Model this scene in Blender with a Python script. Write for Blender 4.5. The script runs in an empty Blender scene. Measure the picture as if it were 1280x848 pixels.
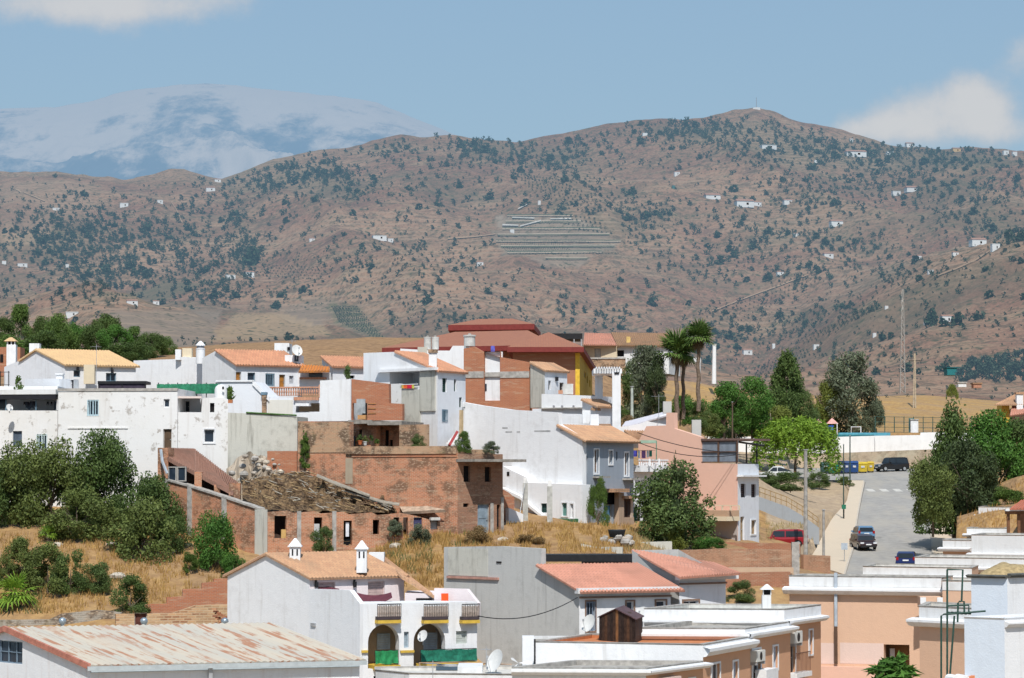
import bpy, math, random
import numpy as np
from mathutils import Vector, Matrix
random.seed(7); RNG = np.random.default_rng(7)
SC = bpy.context.scene; COL = SC.collection
# ------------------------------------------------------------------ camera
F = 3556.0; HOR = 600.0
PITCH = math.atan((HOR-424)/F); CP, SP = math.cos(PITCH), math.sin(PITCH)
cd = bpy.data.cameras.new('camera'); cam = bpy.data.objects.new('camera', cd); COL.objects.link(cam)
cd.sensor_width = 36; cd.lens = F/1280*36; cd.clip_start = 1; cd.clip_end = 60000
cam.rotation_euler = (math.pi/2+PITCH, 0, 0); SC.camera = cam
def ray(u, v):
 x = (u-640)/F; yc = (424-v)/F
 y = CP-yc*SP; z = SP+yc*CP
 return x/y, z/y
def P(u, v, Y):
 a, b = ray(u, v); return Vector((a*Y, Y, b*Y))
def XY(u, Y): return np.array([ray(u, HOR)[0]*Y, Y])
def Zof(v, Y): return ray(640, v)[1]*Y
def proj(x, y, z):
 c = y*CP+z*SP; up = -y*SP+z*CP
 return 640+F*x/c, 424-F*up/c
# ------------------------------------------------------------------ world
SUN = Vector((0.03, -0.63, 0.775)).normalized()
def build_world():
 w = bpy.data.worlds.new('World'); SC.world = w; w.use_nodes = True
 nt = w.node_tree; nt.nodes.clear(); N = nt.nodes.new; L = nt.links.new
 out = N('ShaderNodeOutputWorld'); bg = N('ShaderNodeBackground'); bg.inputs['Strength'].default_value = 0.125
 sky = N('ShaderNodeTexSky'); sky.sky_type = 'NISHITA'; sky.sun_disc = False
 sky.sun_elevation = math.asin(SUN.z); sky.sun_rotation = math.atan2(SUN.x, SUN.y)
 sky.air_density = 1.3; sky.dust_density = 1.2; sky.ozone_density = 2.0
 tint = N('ShaderNodeMix'); tint.data_type = 'RGBA'; tint.blend_type = 'MULTIPLY'; tint.inputs[0].default_value = 1
 tint.inputs[7].default_value = SKYTINT
 L(sky.outputs[0], tint.inputs[6])
 haz = N('ShaderNodeMix'); haz.data_type = 'RGBA'; haz.inputs[0].default_value = .55; L(tint.outputs[2], haz.inputs[6]); haz.inputs[7].default_value = (2.35, 3.66, 4.95, 1)
 tc = N('ShaderNodeTexCoord')
 sep = N('ShaderNodeSeparateXYZ'); L(tc.outputs['Generated'], sep.inputs[0])
 # direction slopes: a = x/y, b = z/y
 def M(op, a, b=None):
  n = N('ShaderNodeMath'); n.operation = op
  for i, q in enumerate((a, b)):
   if q is None: continue
   if isinstance(q, (int, float)): n.inputs[i].default_value = q
   else: L(q, n.inputs[i])
  return n.outputs[0]
 a = M('DIVIDE', sep.outputs[0], sep.outputs[1]); b = M('DIVIDE', sep.outputs[2], sep.outputs[1])
 cmb = N('ShaderNodeCombineXYZ'); L(a, cmb.inputs[0]); L(b, cmb.inputs[1])
 nz = N('ShaderNodeTexNoise'); nz.inputs['Scale'].default_value = 46; nz.inputs['Detail'].default_value = 7; nz.inputs['Roughness'].default_value = .62
 L(cmb.outputs[0], nz.inputs['Vector'])
 total = None
 # cumulus lobes: (u, v, ru, rv, weight)
 for (u, v, ru, rv, wt) in CLOUDS:
  ca, cb = ray(u, v)
  ra, rb = ru/F, rv/F
  q = M('ADD', M('POWER', M('DIVIDE', M('ABSOLUTE', M('SUBTRACT', a, ca)), ra), 2.0), M('POWER', M('DIVIDE', M('ABSOLUTE', M('SUBTRACT', b, cb)), rb), 2.0))
  g = M('MULTIPLY', M('POWER', 2.71828, M('MULTIPLY', q, -1.0)), wt)
  total = g if total is None else M('ADD', total, g)
 dens = M('ADD', total, M('MULTIPLY', M('SUBTRACT', nz.outputs[0], .5), 2.0))
 front = M('GREATER_THAN', sep.outputs[1], 0.2)
 mr = N('ShaderNodeMapRange'); mr.interpolation_type = 'SMOOTHSTEP'
 mr.inputs[1].default_value = .30; mr.inputs[2].default_value = 1.5; mr.inputs[4].default_value = .8
 L(dens, mr.inputs[0])
 fac = M('MULTIPLY', M('MULTIPLY', mr.outputs[0], front), M('MINIMUM', M('MULTIPLY', total, 3.0), 1.0))
 mix = N('ShaderNodeMix'); mix.data_type = 'RGBA'; L(fac, mix.inputs[0]); L(haz.outputs[2], mix.inputs[6]); cc = N('ShaderNodeMix'); cc.data_type = 'RGBA'; cc.inputs[6].default_value = (3.7, 3.95, 4.4, 1); cc.inputs[7].default_value = (5.3, 5.2, 5.15, 1); L(M('MINIMUM', M('MULTIPLY', dens, .62), 1.0), cc.inputs[0]); L(cc.outputs[2], mix.inputs[7])
 L(mix.outputs[2], bg.inputs[0]); L(bg.outputs[0], out.inputs[0])
SKYTINT = (0.655, 0.715, 0.825, 1)
CLOUDS = [(200, 5, 150, 34, 1.15), (60, 8, 130, 26, .9), (1140, 140, 60, 34, 1.25), (1090, 165, 70, 20, .9), (1225, 130, 45, 26, .8), (1280, 70, 26, 30, .7), (1255, 165, 60, 22, .6), (1180, 165, 110, 24, .55), (1215, 105, 30, 20, .6), (1250, 135, 60, 40, .6), (1290, 60, 40, 40, .5)]
build_world()
sl = bpy.data.lights.new('sun', 'SUN'); sl.energy = 4.6; sl.angle = math.radians(.5); sl.color = (1, .965, .915)
so = bpy.data.objects.new('sun', sl); COL.objects.link(so); so.rotation_euler = SUN.to_track_quat('Z', 'Y').to_euler(); so.location = (0, 0, 300)
SC.view_settings.view_transform = 'Standard'; SC.view_settings.look = 'None'; SC.view_settings.exposure = 0
SC.cycles.max_bounces = 6; SC.cycles.diffuse_bounces = 3; SC.cycles.glossy_bounces = 2; SC.cycles.transparent_max_bounces = 6
SC.cycles.use_denoising = True
# ------------------------------------------------------------------ materials
class NT:
 def __init__(s, name):
  s.m = bpy.data.materials.new(name); s.m.use_nodes = True; s.nt = s.m.node_tree; s.nt.nodes.clear()
  s.out = s.N('ShaderNodeOutputMaterial'); s.p = s.N('ShaderNodeBsdfPrincipled'); s.L(s.p.outputs[0], s.out.inputs[0])
  s.p.inputs['Roughness'].default_value = .85; s.p.inputs['Specular IOR Level'].default_value = .25
 def N(s, t): return s.nt.nodes.new(t)
 def L(s, a, b): s.nt.links.new(a, b)
 def setv(s, sock, v):
  if isinstance(v, (int, float)): sock.default_value = v
  elif isinstance(v, tuple): sock.default_value = v if len(v) == 4 else (*v, 1)
  else: s.L(v, sock)
 def pos(s): return s.N('ShaderNodeNewGeometry').outputs['Position']
 def uv(s): return s.N('ShaderNodeTexCoord').outputs['UV']
 def mapv(s, vec, scale=(1, 1, 1), rot=(0, 0, 0)):
  n = s.N('ShaderNodeMapping'); n.inputs['Scale'].default_value = scale; n.inputs['Rotation'].default_value = rot; s.L(vec, n.inputs[0]); return n.outputs[0]
 def noise(s, vec, scale, detail=4, rough=.55):
  n = s.N('ShaderNodeTexNoise'); n.inputs['Scale'].default_value = scale; n.inputs['Detail'].default_value = detail; n.inputs['Roughness'].default_value = rough
  s.L(vec, n.inputs['Vector']); return n.outputs[0]
 def ramp(s, x, lo, hi, a=0., b=1.):
  n = s.N('ShaderNodeMapRange'); n.interpolation_type = 'SMOOTHSTEP'; s.L(x, n.inputs[0])
  for i, v in zip((1, 2, 3, 4), (lo, hi, a, b)): n.inputs[i].default_value = v
  return n.outputs[0]
 def mix(s, f, a, b, mode='MIX'):
  n = s.N('ShaderNodeMix'); n.data_type = 'RGBA'; n.blend_type = mode
  s.setv(n.inputs[0], f); s.setv(n.inputs[6], a); s.setv(n.inputs[7], b); return n.outputs[2]
 def math(s, op, a, b=0.):
  n = s.N('ShaderNodeMath'); n.operation = op; s.setv(n.inputs[0], a); s.setv(n.inputs[1], b); return n.outputs[0]
 def bump(s, h, strength=.3, dist=.02):
  n = s.N('ShaderNodeBump'); n.inputs['Strength'].default_value = strength; n.inputs['Distance'].default_value = dist
  s.L(h, n.inputs['Height']); s.L(n.outputs[0], s.p.inputs['Normal'])
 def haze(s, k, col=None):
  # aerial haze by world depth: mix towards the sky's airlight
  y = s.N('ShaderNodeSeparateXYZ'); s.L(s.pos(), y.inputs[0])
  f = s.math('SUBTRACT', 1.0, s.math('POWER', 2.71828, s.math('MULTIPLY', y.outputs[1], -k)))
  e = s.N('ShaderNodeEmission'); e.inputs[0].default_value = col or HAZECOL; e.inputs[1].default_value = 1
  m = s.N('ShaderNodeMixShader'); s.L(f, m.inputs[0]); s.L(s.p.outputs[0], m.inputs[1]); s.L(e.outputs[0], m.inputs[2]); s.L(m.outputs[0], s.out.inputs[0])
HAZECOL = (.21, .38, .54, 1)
MATS = {}
def cached(fn):
 def w(*a, **k):
  key = (fn.__name__, a, tuple(sorted(k.items())))
  if key not in MATS: MATS[key] = fn(*a, **k)
  return MATS[key]
 return w
@cached
def plaster(name, col, dirt=(.30, .28, .25), amt=.25, streak=.3, rough=.9):
 t = NT(name); p = t.pos()
 big = t.noise(p, .35, 5, .6); mid = t.noise(p, 2.2, 5, .65); fine = t.noise(p, 14, 3)
 st = t.noise(t.mapv(p, (2.6, 2.6, .22)), 1.0, 5, .65)
 blot = t.ramp(t.math('ADD', t.math('MULTIPLY', big, .55), t.math('MULTIPLY', mid, .45)), .5, .72, 0, amt)
 c = t.mix(blot, col, dirt)
 c = t.mix(t.ramp(st, .5, .78, 0, streak), c, dirt)
 c = t.mix(t.ramp(mid, .3, .7, .0, .12), c, (col[0]*.82, col[1]*.83, col[2]*.86))
 t.L(c, t.p.inputs['Base Color']); t.p.inputs['Roughness'].default_value = rough
 t.bump(t.math('ADD', fine, t.math('MULTIPLY', mid, 1.6)), .35, .03); return t.m
@cached
def rough_plaster(name, col, dirt, amt=.6):
 # old lime wash with scars where the stones show
 t = NT(name); p = t.pos()
 big = t.noise(p, .25, 6, .65); mid = t.noise(p, 1.4, 6, .7); fine = t.noise(p, 9, 4)
 vo = t.N('ShaderNodeTexVoronoi'); vo.inputs['Scale'].default_value = 3.0; t.L(p, vo.inputs['Vector'])
 scar = t.math('MULTIPLY', t.ramp(mid, .56, .66), t.ramp(vo.outputs[0], .2, .5))
 c = t.mix(t.ramp(big, .45, .7, 0, .35), col, (col[0]*.86, col[1]*.82, col[2]*.74))
 c = t.mix(t.math('MULTIPLY', scar, amt), c, dirt)
 c = t.mix(t.ramp(t.noise(t.mapv(p, (2, 2, .2)), 1.0, 5), .52, .75, 0, .35), c, (dirt[0]*1.4, dirt[1]*1.4, dirt[2]*1.4))
 t.L(c, t.p.inputs['Base Color']); t.bump(t.math('ADD', fine, t.math('MULTIPLY', mid, 3)), .25, .03); return t.m
@cached
def brick(name, c1, c2, mortar, rubble=.3, sc=1.0, mossy=.0):
 t = NT(name); uv = t.uv(); p = t.pos()
 b = t.N('ShaderNodeTexBrick'); t.L(uv, b.inputs['Vector'])
 b.inputs['Color1'].default_value = (*c1, 1); b.inputs['Color2'].default_value = (*c2, 1); b.inputs['Mortar'].default_value = (*mortar, 1)
 b.inputs['Scale'].default_value = 1; b.inputs['Brick Width'].default_value = .27*sc; b.inputs['Row Height'].default_value = .085*sc; b.inputs['Mortar Size'].default_value = .012*sc
 big = t.noise(p, .5, 5, .6); mid = t.noise(p, 2.5, 6, .7)
 c = t.mix(t.ramp(big, .4, .7, 0, .55), b.outputs[0], (c1[0]*.98, c1[1]*1.2, c1[2]*1.3))
 vo = t.N('ShaderNodeTexVoronoi'); vo.inputs['Scale'].default_value = 4.5; t.L(t.mapv(p, (1, 1, 2.2)), vo.inputs['Vector'])
 stone = t.mix(t.ramp(vo.outputs[0], .1, .5), (.44, .34, .24), (.11, .075, .05))
 c = t.mix(t.math('MULTIPLY', t.ramp(t.noise(p, .8, 5, .7), .44, .60), rubble*.9), c, stone)
 c = t.mix(t.ramp(mid, .58, .8, 0, .45), c, (.20, .14, .10))
 c = t.mix(t.ramp(t.noise(t.mapv(p, (.5, .5, 3.)), 1.5, 5, .7), .52, .7, 0, .5), c, (.50, .39, .27))
 if mossy: c = t.mix(t.math('MULTIPLY', t.ramp(t.noise(p, 1.1, 4), .55, .7), mossy), c, (.17, .15, .07))
 t.L(c, t.p.inputs['Base Color']); t.bump(t.math('ADD', t.math('MULTIPLY', b.outputs[1], -.6), mid), .6, .04); return t.m
@cached
def tiles(name, c1, c2, dark=(.2, .12, .08), amt=.35):
 t = NT(name); uv = t.uv(); p = t.pos()
 b = t.N('ShaderNodeTexBrick'); b.offset = 0; t.L(uv, b.inputs['Vector']); b.inputs['Scale'].default_value = 1
 b.inputs['Brick Width'].default_value = .22; b.inputs['Row Height'].default_value = .36; b.inputs['Mortar Size'].default_value = .012
 b.inputs['Color1'].default_value = (*c1, 1); b.inputs['Color2'].default_value = (*c2, 1); b.inputs['Mortar'].default_value = (*dark, 1)
 big = t.noise(p, .6, 5, .6); mid = t.noise(p, 3.5, 5, .7)
 c = t.mix(t.ramp(big, .45, .75, 0, amt), b.outputs[0], dark)
 c = t.mix(t.ramp(mid, .55, .8, 0, amt), c, (c1[0]*1.1, c1[1]*1.25, c1[2]*1.3))
 t.L(c, t.p.inputs['Base Color']); t.bump(t.math('ADD', t.math('MULTIPLY', b.outputs[1], -1.), mid), .4, .03); return t.m
@cached
def plain(name, col, rough=.7, var=.15, metal=0., scale=3.):
 t = NT(name); n = t.noise(t.pos(), scale, 5, .6)
 c = t.mix(t.ramp(n, .3, .7), (col[0]*(1-var), col[1]*(1-var), col[2]*(1-var)), (min(1, col[0]*(1+var)), min(1, col[1]*(1+var)), min(1, col[2]*(1+var))))
 t.L(c, t.p.inputs['Base Color']); t.p.inputs['Roughness'].default_value = rough; t.p.inputs['Metallic'].default_value = metal
 t.bump(n, .15, .02); return t.m
@cached
def glass(name, col=(.02, .03, .045)):
 t = NT(name); n = t.noise(t.pos(), .9, 2)
 t.L(t.mix(n, (col[0]*.5, col[1]*.5, col[2]*.5), (col[0]*1.8, col[1]*1.8, col[2]*1.8)), t.p.inputs['Base Color'])
 t.p.inputs['Roughness'].default_value = .12; t.p.inputs['Specular IOR Level'].default_value = .5; return t.m
@cached
def foliage(name, c_dark, c_light, hz=0.):
 t = NT(name); g = t.N('ShaderNodeNewGeometry'); r = g.outputs['Random Per Island']
 n = t.noise(t.pos(), .8 if not hz else .02, 3)
 f = t.math('ADD', t.math('MULTIPLY', r, .6), t.math('MULTIPLY', t.ramp(n, .3, .7), .45))
 c = t.mix(f, c_dark, c_light); t.L(c, t.p.inputs['Base Color']); t.p.inputs['Roughness'].default_value = .65; t.p.inputs['Specular IOR Level'].default_value = .25
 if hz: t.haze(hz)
 else:
  tr = t.N('ShaderNodeBsdfTranslucent'); t.L(c, tr.inputs[0]); m = t.N('ShaderNodeMixShader'); m.inputs[0].default_value = .22
  t.L(t.p.outputs[0], m.inputs[1]); t.L(tr.outputs[0], m.inputs[2]); t.L(m.outputs[0], t.out.inputs[0])
 return t.m
@cached
def wood(name, c1, c2):
 t = NT(name); uv = t.uv()
 w = t.N('ShaderNodeTexBrick'); t.L(uv, w.inputs['Vector']); w.inputs['Brick Width'].default_value = .16; w.inputs['Row Height'].default_value = 9; w.inputs['Mortar Size'].default_value = .008; w.inputs['Scale'].default_value = 1; w.offset = 0
 w.inputs['Color1'].default_value = (*c1, 1); w.inputs['Color2'].default_value = (*c2, 1); w.inputs['Mortar'].default_value = (.008, .006, .005, 1)
 n = t.noise(t.mapv(t.pos(), (9, 9, .8)), 1, 5, .7)
 c = t.mix(t.ramp(n, .4, .75, 0, .7), w.outputs[0], (c2[0]*1.5, c2[1]*1.4, c2[2]*1.3))
 t.L(c, t.p.inputs['Base Color']); t.bump(n, .4, .02); return t.m
@cached
def carpaint(name, col):
 t = NT(name); n = t.noise(t.pos(), 2, 2); t.L(t.mix(n, (col[0]*.9, col[1]*.9, col[2]*.9), col), t.p.inputs['Base Color'])
 t.p.inputs['Roughness'].default_value = .3; t.p.inputs['Coat Weight'].default_value = .6; return t.m
WHITE = plaster('white plaster', (.74, .745, .75), (.40, .375, .34), .32, .38)
WHITE2 = plaster('white plaster weathered', (.68, .685, .68), (.36, .33, .29), .35, .4)
WHITE3 = plaster('cool white plaster', (.70, .72, .75), (.42, .40, .38), .32, .36)
OLDWHITE = rough_plaster('old lime wash', (.72, .715, .70), (.30, .26, .22), .75)
CONC = plaster('grey cement render', (.49, .49, .47), (.20, .19, .175), .45, .5)
CONC2 = plaster('stained pale concrete', (.53, .52, .46), (.15, .14, .11), .6, .75)
CONCD = plain('concrete', (.36, .34, .31), .9, .25)
GREYBLUE = plaster('grey blue paint', (.30, .34, .39), (.2, .2, .2), .3, .3)
PEACH = plaster('peach paint', (.64, .42, .29), (.5, .33, .24), .2, .15)
ORANGE = plaster('apricot paint', (.58, .33, .20), (.45, .25, .16), .2, .15)
PINK = plaster('pink paint', (.72, .45, .345), (.62, .42, .34), .18, .2)
PALEPINK = plaster('pale pink paint', (.68, .52, .45), (.5, .4, .35), .2, .2)
CREAM = plaster('cream paint', (.66, .56, .40), (.4, .33, .25), .3, .3)
YELLOW = plaster('ochre yellow paint', (.52, .33, .06), (.4, .28, .1), .2, .2)
REDPAINT = plain('dark red paint', (.19, .035, .03), .7, .12)
OLDBRICK = brick('old brick and rubble', (.53, .20, .10), (.43, .155, .075), (.52, .40, .29), .8, 1.0, .15)
RUBBRICK = brick('rubble stone with brick', (.48, .26, .15), (.42, .26, .16), (.46, .37, .25), 1.0, 1.0, .35)
REDBRICK = brick('hollow red brick', (.46, .165, .08), (.39, .13, .065), (.36, .23, .16), .08, 1.0)
SCHOOLBRICK = brick('smooth orange brick', (.40, .16, .09), (.37, .15, .085), (.38, .2, .13), .0, 1.0)
TILE_O = tiles('orange clay tile', (.56, .28, .165), (.48, .23, .14), (.24, .15, .10), .5)
TILE_P = tiles('salmon clay tile', (.55, .265, .19), (.50, .235, .165), (.28, .15, .11), .42)
TILE_T = tiles('tan clay tile', (.52, .31, .18), (.44, .25, .15), (.27, .19, .13), .5)
TILE_Y = tiles('straw yellow tile', (.62, .42, .22), (.56, .38, .21), (.42, .3, .18), .25)
TILE_OLD = tiles('old lichen tile', (.36, .21, .12), (.30, .18, .11), (.18, .13, .085), .55)
TILE_R = tiles('dull red tile', (.34, .15, .09), (.31, .13, .08), (.26, .12, .085), .25)
FRAMEW = plain('white frame paint', (.72, .73, .74), .5, .05)
FRAMEB = plain('brown wood paint', (.16, .085, .045), .6, .2)
STEEL = plain('galvanised steel', (.42, .43, .44), .5, .15, .5)
BLACK = plain('black paint', (.018, .018, .02), .6, .2)
GREENM = plain('green shade mesh', (.025, .16, .085), .8, .3, 0, 6)
DKGLASS = glass('dark window glass'); VOID = plain('dark interior', (.012, .011, .012), .95, .2)
# ------------------------------------------------------------------ mesh builder
class MB:
 def __init__(s): s.v = []; s.f = []; s.uv = []; s.mi = []
 def face(s, pts, uvs=None, mi=0):
  i = len(s.v); s.v += [tuple(p) for p in pts]; s.f.append(tuple(range(i, i+len(pts))))
  if uvs is None:
   p0 = Vector(pts[0]); e = (Vector(pts[1])-p0)
   n = e.cross(Vector(pts[-1])-p0)
   if n.length < 1e-9: n = Vector((0, 0, 1))
   n.normalize()
   if abs(n.z) < .9: ux = Vector((n.y, -n.x, 0)).normalized()*-1; uy = Vector((0, 0, 1)) if abs(n.z) < .2 else n.cross(ux)
   else: ux = Vector((1, 0, 0)); uy = Vector((0, 1, 0))
   uvs = [(Vector(q).dot(ux), Vector(q).dot(uy)) for q in pts]
  s.uv += list(uvs); s.mi.append(mi)
 def hexa(s, b, t, mi=0):      # bottom ring, top ring (same winding, ccw from above)
  n = len(b)
  s.face(list(t), mi=mi); s.face(list(reversed(b)), mi=mi)
  for i in range(n):
   j = (i+1) % n; s.face([b[i], b[j], t[j], t[i]], mi=mi)
 def box(s, c, size, rz=0., mi=0):
  x, y, z = size; ca, sa = math.cos(rz), math.sin(rz)
  ring = [(-x/2, -y/2), (x/2, -y/2), (x/2, y/2), (-x/2, y/2)]
  R = [(c[0]+a*ca-b*sa, c[1]+a*sa+b*ca) for a, b in ring]
  s.hexa([(a, b, c[2]-z/2) for a, b in R], [(a, b, c[2]+z/2) for a, b in R], mi)
 def obox(s, O, ax, ay, az, mi=0):   # corner + three edge vectors
  O, ax, ay, az = map(Vector, (O, ax, ay, az))
  if ax.cross(ay).dot(az) < 0: O = O+ax; ax = -ax
  b = [O, O+ax, O+ax+ay, O+ay]; s.hexa(b, [p+az for p in b], mi)
 def tube(s, pts, r, n=6, mi=0, taper=None, cap=True):
  pts = [Vector(p) for p in pts]; rings = []
  for k, p in enumerate(pts):
   d = (pts[min(k+1, len(pts)-1)]-pts[max(k-1, 0)]).normalized()
   a = d.cross(Vector((0, 0, 1)) if abs(d.z) < .9 else Vector((1, 0, 0))).normalized(); b = d.cross(a)
   rr = r if taper is None else r+(taper-r)*k/(len(pts)-1)
   rings.append([p+(a*math.cos(2*math.pi*i/n)+b*math.sin(2*math.pi*i/n))*rr for i in range(n)])
  for k in range(len(rings)-1):
   for i in range(n):
    j = (i+1) % n; s.face([rings[k][i], rings[k+1][i], rings[k+1][j], rings[k][j]], mi=mi)
  if cap: s.face(rings[0], mi=mi); s.face(list(reversed(rings[-1])), mi=mi)
 def lathe(s, c, prof, n=12, mi=0, sx=1, sy=1):
  rings = [[(c[0]+r*sx*math.cos(2*math.pi*i/n), c[1]+r*sy*math.sin(2*math.pi*i/n), c[2]+z) for i in range(n)] for r, z in prof]
  for k in range(len(rings)-1):
   for i in range(n):
    j = (i+1) % n; s.face([rings[k][i], rings[k][j], rings[k+1][j], rings[k+1][i]], mi=mi)
 def build(s, name, mat, parent=None, merge=False, smooth=False, bevel=0):
  off = Vector((0, 0, 0)); q = parent
  while q is not None: off = off+q.location; q = q.parent
  me = bpy.data.meshes.new(name)
  vs = np.array(s.v, float).reshape(-1, 3)-np.array(off) if ABS else np.array(s.v, float).reshape(-1, 3)
  me.from_pydata(vs.tolist(), [], s.f)
  uvl = me.uv_layers.new(name='UVMap'); uvl.data.foreach_set('uv', np.array(s.uv, 'f').ravel())
  mats = mat if isinstance(mat, (list, tuple)) else [mat]
  for m in mats: me.materials.append(m)
  if len(mats) > 1: me.polygons.foreach_set('material_index', s.mi)
  o = bpy.data.objects.new(name, me); COL.objects.link(o)
  if parent is not None: o.parent = parent
  if merge or bevel or smooth:
   import bmesh
   bm = bmesh.new(); bm.from_mesh(me); bmesh.ops.remove_doubles(bm, verts=bm.verts, dist=1e-4)
   bmesh.ops.recalc_face_normals(bm, faces=bm.faces)
   if bevel: bmesh.ops.bevel(bm, geom=[e for e in bm.edges if len(e.link_faces) == 2 and e.calc_face_angle(0) > .5], offset=bevel, segments=2, affect='EDGES')
   bm.to_mesh(me); bm.free()
  if smooth: me.polygons.foreach_set('use_smooth', [True]*len(me.polygons))
  return o
ABS = True     # mesh coordinates are given in world space and stored relative to the thing's base
def thing(name, label, cat, loc=(0, 0, 0), group=None):
 o = bpy.data.objects.new(name, None); COL.objects.link(o); o.location = loc; o.empty_display_size = .3
 o['label'] = label; o['category'] = cat
 if group: o['group'] = group
 return o
def tag(o, label, cat, group=None):
 o['label'] = label; o['category'] = cat
 if group: o['group'] = group
 return o
def struct(o, kind='structure'): o['kind'] = kind; return o
def copy_tree(o, parent=None):
 c = o.copy(); COL.objects.link(c)
 if parent is not None: c.parent = parent
 for ch in list(o.children): copy_tree(ch, c)
 return c
# ------------------------------------------------------------------ walls
class Wall:
 """vertical wall plane from A to B (plan points, left to right seen from outside)"""
 def __init__(s, A, B):
  s.A = np.array(A, float); s.B = np.array(B, float); d = s.B-s.A; s.len = np.hypot(*d); s.d = d/s.len
  s.n = np.array([s.d[1], -s.d[0]])
 def hit(s, u, v):
  a, b = ray(u, v)
  t = np.dot(s.A, s.n)/(a*s.n[0]+s.n[1]); q = np.array([a*t, t])
  return float(np.dot(q-s.A, s.d)), float(b*t)
 def pt(s, sx, z, o=0.): q = s.A+s.d*sx+s.n*o; return Vector((q[0], q[1], z))
 def rect(s, u0, u1, v0, v1):
  um, vm = (u0+u1)/2, (v0+v1)/2
  return s.hit(u0, vm)[0], s.hit(u1, vm)[0], s.hit(um, v1)[1], s.hit(um, v0)[1]
 def box(s, mb, s0, s1, z0, z1, o0, o1, mi=0):
  mb.obox(s.pt(s0, z0, o0), s.pt(s1, z0, o0)-s.pt(s0, z0, o0), s.pt(s0, z0, o1)-s.pt(s0, z0, o0), Vector((0, 0, z1-z0)), mi)
 def faces(s, mb, zb, prof, opens, mi=0):
  prof = sorted(prof); ss = [p[0] for p in prof]; zz = [p[1] for p in prof]
  def quad(s0, s1, a0, a1, b0, b1):
   if b0-a0 < 1e-3 and b1-a1 < 1e-3: return
   pts = [s.pt(s0, a0), s.pt(s1, a1), s.pt(s1, b1), s.pt(s0, b0)]; mb.face(pts, [(s0, a0), (s1, a1), (s1, b1), (s0, b0)], mi)
  cuts = sorted(set([ss[0], ss[-1]]+[q for q in ss]+[x for o in opens for x in o[:2] if ss[0] < x < ss[-1]]))
  for s0, s1 in zip(cuts[:-1], cuts[1:]):
   if s1-s0 < 1e-4: continue
   sm = (s0+s1)/2; t0, t1 = np.interp(s0+1e-5, ss, zz), np.interp(s1-1e-5, ss, zz); z = zb
   for o in sorted([o for o in opens if o[0] < sm < o[1]], key=lambda o: o[2]):
    quad(s0, s1, z, z, max(z, o[2]), max(z, o[2])); z = max(z, o[3])
   quad(s0, s1, min(z, t0), min(z, t1), t0, t1)
  for o in opens:
   s0, s1, z0, z1, r = o[:5]
   z0 = max(z0, zb)
   arch = o[5] if len(o) > 5 else 0
   f = lambda a, b, c, e: mb.face([a, b, c, e], mi=mi)
   zt = z1-arch
   f(s.pt(s0, z0), s.pt(s0, z0, -r), s.pt(s0, zt, -r), s.pt(s0, zt)); f(s.pt(s1, z0, -r), s.pt(s1, z0), s.pt(s1, zt), s.pt(s1, zt, -r))
   f(s.pt(s0, z0), s.pt(s1, z0), s.pt(s1, z0, -r), s.pt(s0, z0, -r))
   if not arch: f(s.pt(s0, z1, -r), s.pt(s1, z1, -r), s.pt(s1, z1), s.pt(s0, z1))
   else:
    N = 12; sm, hw = (s0+s1)/2, (s1-s0)/2; c = []
    for k in range(N+1):
     a = math.pi*(1-k/N); c.append((sm+hw*math.cos(a), zt+arch*math.sin(a)))
    for (x0, y0), (x1, y1) in zip(c[:-1], c[1:]):
     mb.face([s.pt(x0, y0), s.pt(x1, y1), s.pt(x1, z1), s.pt(x0, z1)], [(x0, y0), (x1, y1), (x1, z1), (x0, z1)], mi)
     f(s.pt(x0, y0, -r), s.pt(x1, y1, -r), s.pt(x1, y1), s.pt(x0, y0))
def ring(w, mb, s0, s1, z0, z1, wd, o0, o1):
 w.box(mb, s0, s1, z1-wd, z1, o0, o1); w.box(mb, s0, s1, z0, z0+wd, o0, o1)
 w.box(mb, s0, s0+wd, z0+wd, z1-wd, o0, o1); w.box(mb, s1-wd, s1, z0+wd, z1-wd, o0, o1)
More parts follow.
